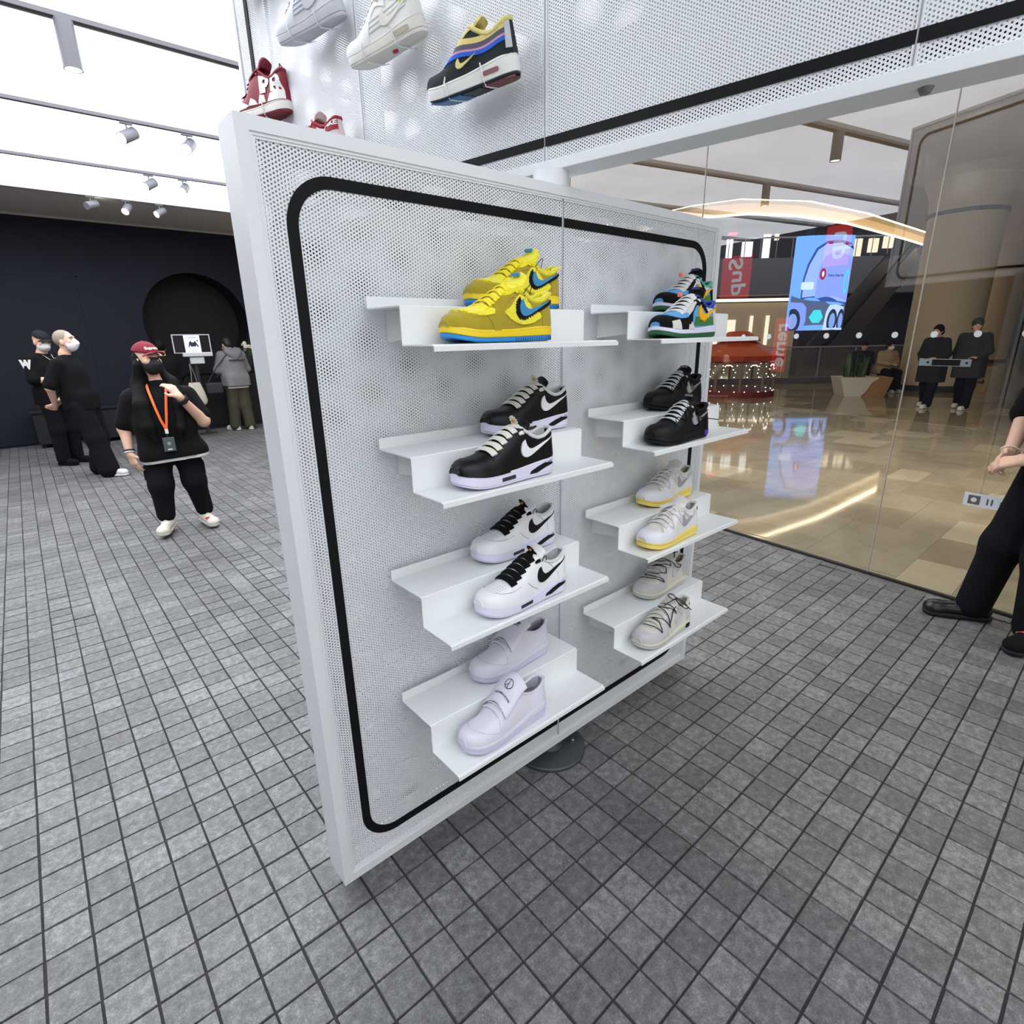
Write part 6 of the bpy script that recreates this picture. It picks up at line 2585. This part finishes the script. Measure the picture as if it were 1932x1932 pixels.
def ball_cap(root, c, M3, sc, mat, h=.007, text=None):
    S = SDF()
    P = lambda x, y, z: np.array(c) + M3 @ (np.array((x, y, z)) * sc)
    S.ell(P(0, -.010, .042), np.array((.088, .106, .095)) * sc, .02, M3)
    S.cut(P(0, .08, .044), M3 @ np.array((0, -.2, -1)))
    o = S.mesh("cap", mat, root, h)
    # curved brim
    m = MB()
    vs, fs = [], []
    n = 15
    for lay in (0, 1):
        for i in range(n):
            t = -1 + 2 * i / (n - 1)
            for rr in (0, .5, 1):
                x = .083 * math.sin(t * 1.25) * (1 + .0 * rr)
                y = .070 + .028 * math.cos(t * 1.25) * 1.0 + rr * .064 * (1 - t * t) ** .6
                z = .051 - .026 * t * t - .004 * rr - (.005 if lay else 0)
                vs.append(tuple(P(x, y - .01, z)))
    for i in range(n - 1):
        for j in range(2):
            a = i * 3 + j
            fs += [(a, a + 1, a + 4, a + 3), (n * 3 + a, n * 3 + a + 3, n * 3 + a + 4, n * 3 + a + 1)]
        a = i * 3 + 2
        fs.append((a, a + 3, n * 3 + a + 3, n * 3 + a))
    m.add(vs, fs).build("cap_brim", mat, o, smooth=60)
    MB().ball(tuple(P(0, -.01, .137)), .007 * sc, 8).build("cap_button", mat, o, smooth=True)
    if text:
        tv_, tf2 = text_mesh(text, .028, 0.0, bold=.001)
        Q = []
        for p in tv_:
            x, z = -p.x, p.y + .078
            yy = -.010 + .106 * math.sqrt(max(0.02, 1 - (x / .088) ** 2 - ((z - .042) / .095) ** 2)) + .0025
            Q.append(tuple(P(x, yy, z)))
        MB().add(Q, tf2).build("cap_lettering", WHITEC, o, fix=False)
    return o


ball_cap(w1, J['head'], Mh, 1.04, MAROON, .006, "Supreme")
mask(w1, J['head'], Mh, 1.02, MASKB, .005)
face_parts(w1, J['head'], Mh, 1.02)
# long black hair: back mass plus two front falls
S_ = SDF()
hc = np.array(J['head'])
S_.ell(hc + Mh @ np.array((0, -.035, .0)), (.092, .09, .105), .03, Mh)
S_.cap(hc + (0, -.07, -.06), (0, -.17, .95), .10, .12, .05)
S_.cap(hc + Mh @ np.array((.085, -.015, -.04)), (.125, .03, 1.25), .030, .05, .03)
S_.cap((.125, .03, 1.25), (.135, .15, 1.10), .055, .055, .03)
S_.cap((.135, .15, 1.10), (.12, .19, .93), .055, .05, .03)
S_.cap((.12, .19, .93), (.085, .20, .80), .045, .012, .03)
S_.cap(hc + Mh @ np.array((-.08, -.04, -.05)), (-.10, .03, 1.25), .026, .045, .03)
S_.cap((-.10, .03, 1.25), (-.12, .15, 1.08), .05, .045, .03)
S_.cap((-.12, .15, 1.08), (-.10, .20, .90), .042, .03, .03)
S_.cap((-.10, .20, .90), (-.08, .205, .82), .03, .01, .03)
S_.mesh("hair", BLKHAIR, w1, .008)
ORANGEL = M("orange_ribbon", srgb(236, 104, 40), rough=.6)
lb_ = [(.075, .06, 1.25), (.07, .13, 1.20), (.05, .192, 1.08), (.03, .205, .98), (.006, .212, .90)]
rb_ = [(-.055, .06, 1.25), (-.05, .13, 1.20), (-.028, .192, 1.08), (-.012, .205, .98), (.002, .212, .90)]
ln_ = MB()
for q in (lb_, rb_):
    ln_.tube(q, 1.0, 8, flat=(.018, .004, (0, 1, .2)))
ly = ln_.build("lanyard", ORANGEL, w1, smooth=True)
MB().box((-.008, .208, .865), (.016, .217, .902), .002).build("clip", WHITEC, ly)
bd_ = MB().box((-.038, .206, .72), (.046, .214, .835), .004).build("badge", M("grey_badge", srgb(74, 84, 84), .3), ly)
MB().box((-.012, .2145, .732), (.02, .2155, .742)).build("badge_print", WHITEC, bd_)
MB().prism([(.004 + .014 * math.cos(2 * PI * k / 10), .785 + .014 * math.sin(2 * PI * k / 10)) for k in range(10)], .2143, .2153, 'xz').build("badge_emblem", M("badge_grey", srgb(140, 148, 148), .4), bd_)
MB().box((-.002, .208, .835), (.01, .213, .868), .001).build("strap_link", MASKB, ly)
wv = np.array(J['wrl']) + (np.array(J['ell']) - np.array(J['wrl'])) * .12
dvv = Vector(tuple(np.array(J['wrl']) - np.array(J['ell']))).normalized()
qm = dvv.to_track_quat('Z', 'Y').to_matrix()
wt = MB().lathe([(.040, -.018), (.043, -.012), (.043, .012), (.040, .018)], n=20)
wt.v = [tuple(qm @ Vector(p) + Vector(wv)) for p in wt.v]
wt.build("wrist_watch", MASKB, w1, smooth=True)
wv = np.array(J['wrr']) + (np.array(J['elr']) - np.array(J['wrr'])) * .06
dvv = Vector(tuple(np.array(J['wrr']) - np.array(J['elr']))).normalized()
qm = dvv.to_track_quat('Z', 'Y').to_matrix()
for kk, mt in ((0, WHITEC), (.014, MASKB)):
    wt = MB().lathe([(.037, -.005), (.040, 0), (.037, .005)], n=20)
    wt.v = [tuple(qm @ Vector((p[0], p[1], p[2] - kk)) + Vector(wv)) for p in wt.v]
    wt.build("bracelet", mt, w1, smooth=True)

# ---------------------------------------------------------------- shaven-headed man in profile, hands behind back
J = dict(pelvis=(0, -.02, .92), chest=(0, -.075, 1.26), neck=(0, -.075, 1.46), head=(0, -.03, 1.605), nod=R(10), hs=1.05,
         shl=(-.175, -.09, 1.37), shr=(.175, -.09, 1.37), ell=(-.235, -.19, 1.10), elr=(.235, -.19, 1.10), wrl=(-.05, -.285, .91), wrr=(.07, -.27, .89),
         hdl=((.75, -.15, -.35), (.2, -1, .1), .7), thl=-1, hdr=((-.65, -.3, -.3), (.1, -1, .2), .8), thr=1, hsz=1.08,
         hpl=(-.09, -.01, .87), hpr=(.09, -.01, .87), knl=(-.10, .03, .48), knr=(.10, .08, .48), anl=(-.10, -.04, .09), anr=(.11, .15, .09))
m1, Mh = person((.50, 8.47, 0), R(-120), J, "shaven headed man in white mask and black clothes, hands clasped behind his back", None, .0075, 1.08)
tee(m1, J, BLKC, .82, 1.02, .72, .012, .03, None, 't_shirt', -.005)
trousers(m1, J, BLKP, .95, (.12, .105, .115), .012, 1.08, .0)
mask(m1, J['head'], Mh, 1.05, MASKW, .006)
face_parts(m1, J['head'], Mh, 1.05)
S_ = SDF()
hc = np.array(J['head'])
S_.ell(hc + Mh @ np.array((0, -.018, .034)), np.array((.079, .094, .092)) * 1.05, .02, Mh)
S_.cut(hc + Mh @ np.array((0, .055, .05)), Mh @ np.array((0, .8, -.5)))
S_.cut(hc + Mh @ np.array((0, -.05, -.05)), (0, 0, -1))
S_.mesh("cropped_hair", M("stubble_grey", srgb(150, 138, 122), rough=.9, vary=.2, scale=300), m1, .007)
GREYS = M("pale_grey_sneaker", srgb(206, 206, 202), rough=.6)
for a, d in (((-.10, -.04, .09), (-.05, 1)), ((.11, .15, .09), (.1, 1))):
    sneaker(m1, a, d, GREYS, WHITEC, .29, .008, lace=BLKC)

# ---------------------------------------------------------------- man in black cap half hidden behind him
J = dict(pelvis=(0, 0, .93), chest=(0, -.02, 1.27), neck=(0, -.01, 1.47), head=(0, .03, 1.61), yaw=R(-12), nod=R(-14), hs=1.03,
         shl=(-.19, -.02, 1.41), shr=(.19, -.02, 1.41), ell=(-.23, .02, 1.14), elr=(.24, .04, 1.14), wrl=(.03, .20, 1.17), wrr=(-.03, .21, 1.13),
         hdl=((.9, .1, .1), (0, -1, 0), .5), thl=1, hdr=((-.9, .1, .1), (0, -1, 0), .5), thr=-1, hsz=1.02,
         hpl=(-.09, 0, .88), hpr=(.09, 0, .88), knl=(-.10, .03, .48), knr=(.10, .03, .48), anl=(-.11, .0, .09), anr=(.11, .02, .09))
m2, Mh = person((.27, 9.66, 0), R(-140), J, "man in black cap and white mask with folded arms, behind the shaven headed man", None, .009, 1.02)
tee(m2, J, BLKC, .82, 1.05, .78, .013, .03)
trousers(m2, J, BLKP, .92, (.11, .085, .08), .013, 1.0, .0)
mask(m2, J['head'], Mh, 1.03, MASKW, .007)
face_parts(m2, J['head'], Mh, 1.03)
ball_cap(m2, J['head'], Mh, 1.05, M("black_cap_cloth", srgb(14, 14, 18), .9), .008)
tvp, tfp = text_mesh("W", .14, .001, bold=.012)
MB().add([(.19 + p.z + .085, -.0 - p.x + .02, 1.33 + p.y) for p in tvp], tfp).build("sleeve_print", WHITEC, m2, fix=False)
MB().tube([(.06, .06, 1.45), (.03, .13, 1.38), (0, .15, 1.33), (-.03, .13, 1.38), (-.06, .06, 1.45)], .004, 6).build("necklace", M("silver_chain", srgb(200, 200, 190), .3, .8), m2, smooth=True)
for a in ((-.11, .0, .09), (.11, .02, .09)):
    sneaker(m2, a, (0, 1), BLKC, BLKP, .28, .009)

# ---------------------------------------------------------------- person in grey hoodie, from behind
J = dict(pelvis=(0, 0, .90), chest=(0, .03, 1.24), neck=(0, .06, 1.42), head=(0, .12, 1.53), nod=R(-28), hs=1.0,
         shl=(-.19, .03, 1.36), shr=(.19, .03, 1.36), ell=(-.27, .06, 1.09), elr=(.27, .06, 1.09), wrl=(-.16, .26, .98), wrr=(.17, .25, .99),
         hdl=((.5, .7, 0), (0, 0, -1), .6), hdr=((-.5, .7, 0), (0, 0, -1), .6),
         hpl=(-.09, 0, .85), hpr=(.09, 0, .85), knl=(-.10, .02, .47), knr=(.10, -.02, .47), anl=(-.13, .02, .09), anr=(.09, -.09, .09))
HOOD = M("grey_marl_fleece", srgb(122, 122, 125), rough=.95, vary=.08, scale=60, bump=.3, bscale=250)
m3, Mh = person((2.95, 11.12, 0), R(12), J, "person in grey hoodie and olive trousers seen from behind at the dark wall", None, .009, 1.03)
tee(m3, J, HOOD, .80, 1.12, .8, .012, .04, .22, "hoodie", .02, True)
S_ = SDF().cap((-.10, -.06, 1.405), (.10, -.06, 1.405), .06, .06, .03).cap((-.07, -.10, 1.36), (.07, -.10, 1.36), .05, .05, .04).ell((0, -.11, 1.30), (.07, .045, .06), .04).cap((-.1, .05, 1.45), (-.1, -.05, 1.43), .035, .04, .03).cap((.1, .05, 1.45), (.1, -.05, 1.43), .035, .04, .03)
S_.mesh("hood", HOOD, m3, .011)
MB().box((-.15, -.172, 1.245), (.15, -.166, 1.27), .002).build("back_print", M("dark_print", srgb(50, 50, 56), .8), m3)
S_ = SDF().box((0, 0, .78), (.205, .15, .06), .1, .02).cut((0, 0, .80), (0, 0, 1)).cut((0, 0, .762), (0, 0, -1))
S_.mesh("white_shirt_hem", WHITEC, m3, .011)
OLIVE = M("olive_cotton", srgb(62, 60, 44), rough=.9, vary=.15, scale=15, bump=.2, bscale=60)
trousers(m3, J, OLIVE, .86, (.115, .095, .095), .012, 1.1, .0)
S_ = SDF().ell(np.array(J['head']) + Mh @ np.array((0, -.02, .035)), (.086, .098, .094), .02, Mh).ell(np.array(J['head']) + Mh @ np.array((0, -.06, -.03)), (.07, .05, .06), .03, Mh)
S_.mesh("hair", M("dark_brown_hair", srgb(30, 23, 20), .6, bump=.5, bscale=120), m3, .01)
for a, d in (((-.13, .02, .09), (-.35, 1)), ((.09, -.09, .09), (.3, 1))):
    sneaker(m3, a, d, GREYS, WHITEC, .28, .009)
bagd = empty("dark_shoulder_bag", (2.54, 11.0, .70))
SB = SDF().box((0, 0, .09), (.14, .06, .1), .035, .02)
o = SB.mesh("bag_body", M("dark_grey_nylon", srgb(40, 40, 44), .7), bagd, .012)
MB().tube([(-.1, 0, .17), (.1, .02, .45), (.3, .02, .66)], .008, 6).build("bag_strap", MATS["dark_grey_nylon"], bagd, smooth=True)
tag(bagd, "dark grey shoulder bag hanging beside the person in the grey hoodie", "bag")

# ---------------------------------------------------------------- person with tote bag, mostly hidden by the woman
J = dict(pelvis=(0, 0, .87), chest=(0, 0, 1.2), neck=(0, 0, 1.37), head=(0, .02, 1.50), nod=R(-10),
         shl=(-.17, 0, 1.31), shr=(.17, 0, 1.31), ell=(-.22, -.02, 1.06), elr=(.22, -.02, 1.06), wrl=(-.19, .12, .9), wrr=(.2, .1, .9),
         hdl=((0, .4, -.9), (1, 0, 0), .6), hdr=((0, .4, -.9), (-1, 0, 0), .6),
         hpl=(-.09, 0, .83), hpr=(.09, 0, .83), knl=(-.10, .02, .46), knr=(.10, -.02, .46), anl=(-.11, 0, .09), anr=(.11, -.05, .09))
m4, Mh = person((1.77, 10.62, 0), R(10), J, "person in dark top and blue jeans half hidden behind the woman in the cap", None, .012)
tee(m4, J, BLKC, .74, 1.05, .8, .014, .04, None, "jacket", .02, True)
trousers(m4, J, M("blue_denim", srgb(92, 108, 138), .85, vary=.12, scale=30), .84, (.105, .08, .075), .014, 1.05, 0)
S_ = SDF().ell(np.array(J['head']) + Mh @ np.array((0, -.02, .03)), (.088, .1, .098), .02, Mh)
S_.mesh("hair", BLKHAIR, m4, .012)
for a in ((-.11, 0, .09), (.11, -.05, .09)):
    sneaker(m4, a, (0, 1), BLKC, WHITEC, .26, .011)
tote = empty("canvas_tote_bag", (2.13, 10.45, .58), R(8))
tb = MB()
vs = []
for z, w, d in ((0, .13, .05), (.06, .155, .07), (.2, .13, .055), (.36, .085, .03)):
    for k in range(16):
        a = 2 * PI * k / 16
        vs.append((w * math.copysign(abs(math.cos(a)) ** .5, math.cos(a)), d * math.copysign(abs(math.sin(a)) ** .6, math.sin(a)), z))
fs = [(j * 16 + k, j * 16 + (k + 1) % 16, (j + 1) * 16 + (k + 1) % 16, (j + 1) * 16 + k) for j in range(3) for k in range(16)] + [tuple(range(16))]
tb.add(vs, fs).build("bag_body", M("ecru_canvas", srgb(196, 188, 172), .9, vary=.06, bump=.2, bscale=300), tote, smooth=50)
for sx in (-1, 1):
    MB().tube([(.05 * sx, .025 * sx, .35), (.03 * sx, .02 * sx, .5), (-.02, .0, .66)], .009, 6).build("bag_strap", M("grey_strap", srgb(110, 106, 98), .8), tote, smooth=True)
tag(tote, "ecru canvas tote bag hanging at the elbow of the woman in the cap", "bag")

# ---------------------------------------------------------------- person cut off at the right edge
J = dict(pelvis=(-.04, -.02, .92), chest=(-.02, -.03, 1.26), neck=(0, -.02, 1.46), head=(0, .02, 1.60),
         shl=(-.19, -.02, 1.40), shr=(.19, -.02, 1.40), ell=(-.25, -.01, 1.12), elr=(.27, -.02, 1.13), wrl=(-.02, .20, .95), wrr=(.15, .13, .95),
         hdl=((.75, .4, -.3), (-.2, -.6, -.6), .5), thl=-1, hdr=((-.35, .62, -.45), (-.7, -.3, .1), .38), thr=1, hsz=1.05,
         hpl=(-.13, 0, .87), hpr=(.05, 0, .87), knl=(-.11, .05, .47), knr=(.105, .08, .47), anl=(-.11, .02, .09), anr=(.165, .10, .09))
m5, Mh = person((3.70, .22, 0), R(49), J, "person in black tee and trousers cut off by the right edge of the photo", None, .0065, 1.08)
tee(m5, J, BLKC, .82, 1.0, .82, .011, .02)
trousers(m5, J, BLKP, .95, (.108, .088, .08), .011, .95, .0)
mask(m5, J['head'], Mh, 1.0, MASKB, .007)
face_parts(m5, J['head'], Mh, 1.0)
S_ = SDF().ell(np.array(J['head']) + (0, -.02, .035), (.086, .1, .095), .02)
S_.cut(np.array(J['head']) + (0, .07, .04), (0, 1, -.6))
S_.mesh("hair", BLKHAIR, m5, .01)
GLOSSB = M("black_shoe_leather", srgb(16, 16, 18), rough=.35)
sneaker(m5, (.165, .10, .09), (.36, .92), GLOSSB, MASKB, .30, .0065, lace=GLOSSB)
sneaker(m5, (-.11, .02, .09), (-.49, .86), BLKC, MASKB, .29, .0065, lace=M("red_white_lace", srgb(226, 84, 84), .6, vary=.5, scale=160))
wv = np.array(J['wrr']) + (np.array(J['elr']) - np.array(J['wrr'])) * .05
dvv = Vector(tuple(np.array(J['wrr']) - np.array(J['elr']))).normalized()
qm = dvv.to_track_quat('Z', 'Y').to_matrix()
br = MB()
for k in range(22):
    a = 2 * PI * k / 22
    br.ball(tuple(qm @ Vector((.036 * math.cos(a), .036 * math.sin(a), 0)) + Vector(wv)), .0048, 8)
tag(br.build("bead_bracelet", M("pale_beads", srgb(226, 220, 206), .4, vary=.3, scale=60), m5, smooth=True), kind="stuff")

# ---------------------------------------------------------------- couple walking past behind the glass
def simple(loc, rz, J, label, top, bottom, hem, hat=None, hair=True, h=.014, group="passers-by beyond the glass", b=1.0, rads=(.11, .085, .085), shoe=GREYS, maskm=None, wide=None):
    o, M3 = person(loc, rz, J, label, group, h, b, SKIN2)
    tee(o, J, top, hem, 1.12 * b, .8, h, .05, wide, "coat", .02, True)
    trousers(o, J, bottom, hem + .15, rads, h, b, 0)
    hc_ = np.array(J['head'])
    if hair:
        SDF().ell(hc_ + M3 @ np.array((0, -.02, .03)), (.09, .102, .1), .02, M3).ell(hc_ + M3 @ np.array((0, -.06, -.04)), (.08, .06, .07), .03, M3).mesh("hair", BLKHAIR, o, h * .8)
    if hat:
        S = SDF().ell(hc_ + M3 @ np.array((0, -.015, .05)), (.098, .11, .10), .02, M3).cut(hc_ + M3 @ np.array((0, 0, .015)), M3 @ np.array((0, 0, -1)))
        S.mesh("beanie", hat, o, h * .8)
    if maskm:
        mask(o, J['head'], M3, 1.02, maskm, h * .7)
    face_parts(o, J['head'], M3, 1.0)
    for s in 'lr':
        if 'ft' + s in J:
            sneaker(o, J['an' + s], J['ft' + s], shoe, WHITEC, .27, h * .8)
    return o


COATB = M("black_coat", srgb(20, 21, 24), rough=.9, vary=.2, scale=12)
COATG = M("charcoal_coat", srgb(38, 40, 42), rough=.9, vary=.2, scale=12)
stride = dict(pelvis=(0, 0, .90), chest=(0, .02, 1.23), neck=(0, .03, 1.41), head=(0, .06, 1.53), nod=R(-14),
              shl=(-.18, .02, 1.34), shr=(.18, .02, 1.34), ell=(-.24, .02, 1.08), elr=(.24, .04, 1.08), wrl=(-.14, .2, 1.0), wrr=(.16, .2, .98),
              hdl=((.6, .6, .1), (0, 0, -1), .6), hdr=((-.6, .6, .1), (0, 0, -1), .6),
              hpl=(-.09, 0, .85), hpr=(.09, 0, .85), knl=(-.11, .10, .47), knr=(.10, -.02, .46), anl=(-.13, .20, .09), anr=(.12, -.17, .10), ftl=(0, 1), ftr=(0, 1))
cA = on_z(1744, 768)
cB = on_z(1811, 771)
# they walk from right to left: facing the image's left and slightly away
simple((cA.x, cA.y, 0), R(75), dict(stride), "dark haired person in black coat walking on the left of the couple beyond the glass", COATB, BLKP, .52, None, True)
s2_ = dict(stride)
s2_.update(head=(0, .05, 1.62), neck=(0, .03, 1.49), chest=(0, .02, 1.30), shl=(-.2, .02, 1.42), shr=(.2, .02, 1.42), ell=(-.27, .02, 1.14), elr=(.27, -.03, 1.12), wrl=(-.17, .2, 1.02), wrr=(.26, .0, .84), hdr=((0, .1, -1), (-1, 0, 0), 1.0), pelvis=(0, 0, .94), nod=R(-4), yaw=R(25))
pB = simple((cB.x, cB.y, 0), R(80), s2_, "person in beanie and charcoal coat walking on the right of the couple beyond the glass", COATG, BLKP, .62, M("grey_beanie", srgb(52, 58, 60), .95), True, .014, b=1.1)
rr = rotz(R(80)) @ np.array((.26, .02, .0))
bx = empty("paper_shopping_bag", (cB.x + rr[0] + .28, cB.y + rr[1] - .36, .33), R(-50))
KRAFT = M("kraft_paper", srgb(150, 124, 92), rough=.8, vary=.08, scale=10)
bg = MB()
bg.add([(-.17, -.06, 0), (.17, -.06, 0), (.17, .06, 0), (-.17, .06, 0), (-.17, -.065, .36), (.17, -.065, .36), (.17, .065, .36), (-.17, .065, .36)], [(0, 3, 2, 1), (0, 1, 5, 4), (1, 2, 6, 5), (2, 3, 7, 6), (3, 0, 4, 7)])
bgo = bg.build("bag_body", KRAFT, bx)
P2, F2 = fill_poly(densify([((x - .23) * 2.1, (z - .068) * 2.1 + .2) for x, z in SWOOSH], (.02, .02)), (.02, .02))
MB().add([(-x, -.067, z) for x, z in P2], F2).build("printed_tick", M("dark_brown_print", srgb(50, 38, 32), .7), bgo, fix=False)
for yy in (-.06, .06):
    MB().tube([(-.08, yy, .36), (-.06, yy * .5, .47), (.06, yy * .5, .47), (.08, yy, .36)], .005, 6).build("handle", KRAFT, bx, smooth=True)
tag(bx, "brown paper shopping bag with tick mark print carried by the person in the beanie", "bag")

# ---------------------------------------------------------------- two people sitting at the planter bench
sit = dict(pelvis=(0, 0, .55), chest=(0, .06, .88), neck=(0, .08, 1.06), head=(0, .12, 1.18), nod=R(-12),
           shl=(-.18, .06, .99), shr=(.18, .06, .99), ell=(-.22, .12, .76), elr=(.22, .12, .76), wrl=(-.08, .3, .72), wrr=(.08, .3, .72),
           hdl=((.5, .7, 0), (0, 0, -1), .5), hdr=((-.5, .7, 0), (0, 0, -1), .5),
           hpl=(-.09, .03, .53), hpr=(.09, .03, .53), knl=(-.11, .42, .50), knr=(.11, .42, .50), anl=(-.11, .45, .09), anr=(.11, .50, .09), ftl=(0, 1), ftr=(0, 1))
sA = on_z(1617, 736)
simple((sA.x, sA.y, 0), R(110), dict(sit), "person in black hoodie sitting behind the snake plants", COATB, BLKP, .47, M("black_beanie", srgb(16, 16, 20), .95), False)
sB = on_z(1660, 738)
simple((sB.x, sB.y, 0), R(140), dict(sit), "person in beige coat and white mask sitting beside the plants", M("beige_coat", srgb(170, 146, 116), .9), BLKP, .47, None, True, maskm=MASKW)
bn = empty("bench", (sA.x + .08, sA.y - .2, 0), math.atan2(pdv.y, pdv.x))
MB().box((-.5, -.16, .36), (.5, .16, .42), .02).build("seat", WOODT, bn)
for x in (-.4, .4):
    MB().box((x - .05, -.14, 0), (x + .05, .14, .36)).build("leg", MDARK, bn)
tag(bn, "wooden bench under the two sitting people behind the planter", "bench")

# ---------------------------------------------------------------- silhouette riding the escalator by the lit shop
ez = on_z(1806, 668)
pos = at(1808, 640, 25.5)
sm_ = dict(stride)
o, M3 = person((pos.x, pos.y, pos.z - 1.0), R(110), sm_, "small dark figure on steps before the pink lit shop", "passers-by beyond the glass", .02)
tee(o, sm_, COATB, .75, 1.1, .8, .02, .04, None, "coat", .02, True)
trousers(o, sm_, BLKP, .9, (.11, .08, .075), .02, 1, 0)
SDF().ell(np.array(sm_['head']) + (0, -.01, .03), (.09, .105, .1), .02).mesh("hair", BLKHAIR, o, .016)
for s in 'lr':
    sneaker(o, sm_['an' + s], (0, 1), BLKC, BLKC, .26, .016)
stp = empty("stair_landing", (pos.x, pos.y, 0), R(110))
MB().box((-1.0, -.6, 0), (1.0, .6, pos.z - 1.0)).build("landing_block", MDARK, stp)
for x in (-.9, 0, .9):
    MB().box((x - .02, .55, pos.z - 1.0), (x + .02, .6, pos.z - .1)).build("post", MDARK, stp)
MB().tube([(-1.0, .58, pos.z - .1), (1.0, .58, pos.z - .1)], .025, 8).build("handrail", MDARK, stp, smooth=True)
tag(stp, "dark stair landing with handrail before the pink lit shop", "stairs")
# ================================================================== things at the dark wall
# kiosk with tilted monitor and taped paper
kx, ky = 2.33, 11.0
ks = empty("order_kiosk", (kx, ky, 0))
KW = M("kiosk_white", srgb(206, 208, 208), rough=.4)
MB().box((-.14, -.03, .0), (.14, .12, .02), .004).build("base_plate", MDARK, ks)
MB().lathe([(.035, .02), (.035, 1.22)], (0, .05, 0), 14).build("post", MDARK, ks, smooth=True)
MB().box((-.09, -.03, 1.22), (.13, .06, 1.33), .01).build("neck", KW, ks)
MB().box((-.19, -.06, 1.34), (.27, .03, 1.405), .012).build("monitor_base", KW, ks)
mon = MB().box((-.30, .0, 1.405), (.27, .02, 1.70), .006).build("screen_panel", M("screen_black", srgb(8, 9, 12), .25), ks)
fb = MB()
ring(fb, rect(-.305, 1.40, .275, 1.705), rect(-.29, 1.41, .26, 1.69), -.008, .022)
fb.build("screen_bezel", KW, mon)
pp = MB().box((-.13, -.006, 1.405), (.115, -.003, 1.70)).build("paper_notice", M("paper_lilac_white", srgb(222, 224, 244), .7, emit=.25), mon)  # slight glow put into the paper colour to brighten it
INK = M("notice_ink", srgb(40, 42, 66), .7)
jk = [(-.075, 1.50), (-.055, 1.575), (-.03, 1.60), (-.018, 1.575), (.0, 1.57), (.018, 1.575), (.03, 1.60), (.055, 1.565), (.085, 1.505), (.07, 1.495), (.045, 1.535), (.042, 1.505), (-.04, 1.505), (-.043, 1.54), (-.062, 1.495)]
P2, F2 = fill_poly(densify(jk, (.02, .02)), (.02, .02))
MB().add([(x, -.0065, z) for x, z in P2], F2).build("printed_jacket", INK, pp, fix=False)
MB().lathe([(.012, -.0066), (.012, -.0062)], (.075, 0, 1.60), 12, 'y').build("printed_badge", INK, pp)
for z, w in ((1.655, .07), (1.64, .05), (1.43, .03)):
    MB().box((-w, -.0066, z), (w, -.0062, z + .005)).build("printed_line", M("notice_grey", srgb(120, 124, 150), .7), pp)
tag(ks, "white framed kiosk monitor with a paper notice taped on it, by the dark niche", "kiosk")

# black counter under the round niche
ct = empty("black_counter", (2.9, 11.75, 0))
MB().box((-1.0, -.1, 0), (1.4, .2, 1.02), .01).build("body", NEARBLACK, ct)
MB().box((-1.03, -.14, 1.02), (1.43, .22, 1.06), .006).build("worktop", NEARBLACK, ct)
for k in range(4):
    MB().box((-.97 + .6 * k, -.112, .06), (-.41 + .6 * k, -.1, .98), .004).build("door_panel", NEARBLACK, ct)
tag(ct, "long matte black counter below the round niche in the dark wall", "counter")

# flowers on the counter
fl_ = empty("flower_arrangement", (3.42, 11.72, 1.06))
MB().lathe([(.05, 0), (.07, .08), (.06, .2), (.045, .22)], n=20).build("vase", NEARBLACK, fl_, smooth=True)
STEM = M("stem_green", srgb(60, 84, 50), .6)
PET = M("pale_yellow_petal", srgb(222, 210, 150), .7)
PETW = M("white_petal", srgb(232, 230, 224), .7)
fr_ = random.Random(9)
for k in range(13):
    a = fr_.uniform(0, 2 * PI)
    rr_ = fr_.uniform(.03, .26)
    z = fr_.uniform(.38, .60) - rr_ * .3
    top = (math.cos(a) * rr_ + .05, math.sin(a) * rr_ * .5 - .05, z)
    MB().tube([(0, 0, .15), (top[0] * .5, top[1] * .5, z * .7), top], .004, 5).build("stem", STEM, fl_, smooth=True)
    m = MB()
    for j in range(7):
        b = 2 * PI * j / 7
        m.ball((top[0] + .022 * math.cos(b), top[1] - .008, top[2] + .022 * math.sin(b)), (.017, .008, .017), 6)
    m.ball((top[0], top[1] - .014, top[2]), .011, 6)
    m.build("flower_head", PETW if k % 4 == 0 else PET, fl_, smooth=True)
    m = MB()
    for t in (.55, .75):
        c = Vector((top[0] * t, top[1] * t, .15 + (z - .15) * t))
        d = Vector((fr_.uniform(-1, 1), -.4, fr_.uniform(0, .6))).normalized()
        s_ = d.cross(Vector((0, 1, 0))).normalized()
        m.add([tuple(c), tuple(c + d * .05 + s_ * .014), tuple(c + d * .1), tuple(c + d * .05 - s_ * .014)], [(0, 1, 2, 3)])
    m.build("leaf", STEM, fl_, fix=False)
tag(fl_, "small arrangement of pale yellow and white flowers on the black counter", "flowers")

# low black boxes on the floor at the dark wall
def crate(x, y, w, label):
    o = empty("low_black_box", (x, y, 0))
    MB().box((-w / 2, -.2, .06), (w / 2, .2, .55), .012).build("body", NEARBLACK, o)
    MB().box((-w / 2 - .03, -.23, .55), (w / 2 + .03, .23, .59), .008).build("lid", NEARBLACK, o)
    for sx in (-1, 1):
        for sy in (-1, 1):
            MB().lathe([(.025, 0), (.03, .06)], (sx * (w / 2 - .06), sy * .14, 0), 10).build("foot", NEARBLACK, o)
    tag(o, label, "box", "low black boxes at the dark wall")


crate(.24, 11.6, .5, "low black box behind the shaven headed man's legs, the left one")
crate(.92, 11.6, .45, "low black box just right of the shaven headed man, against the dark wall")
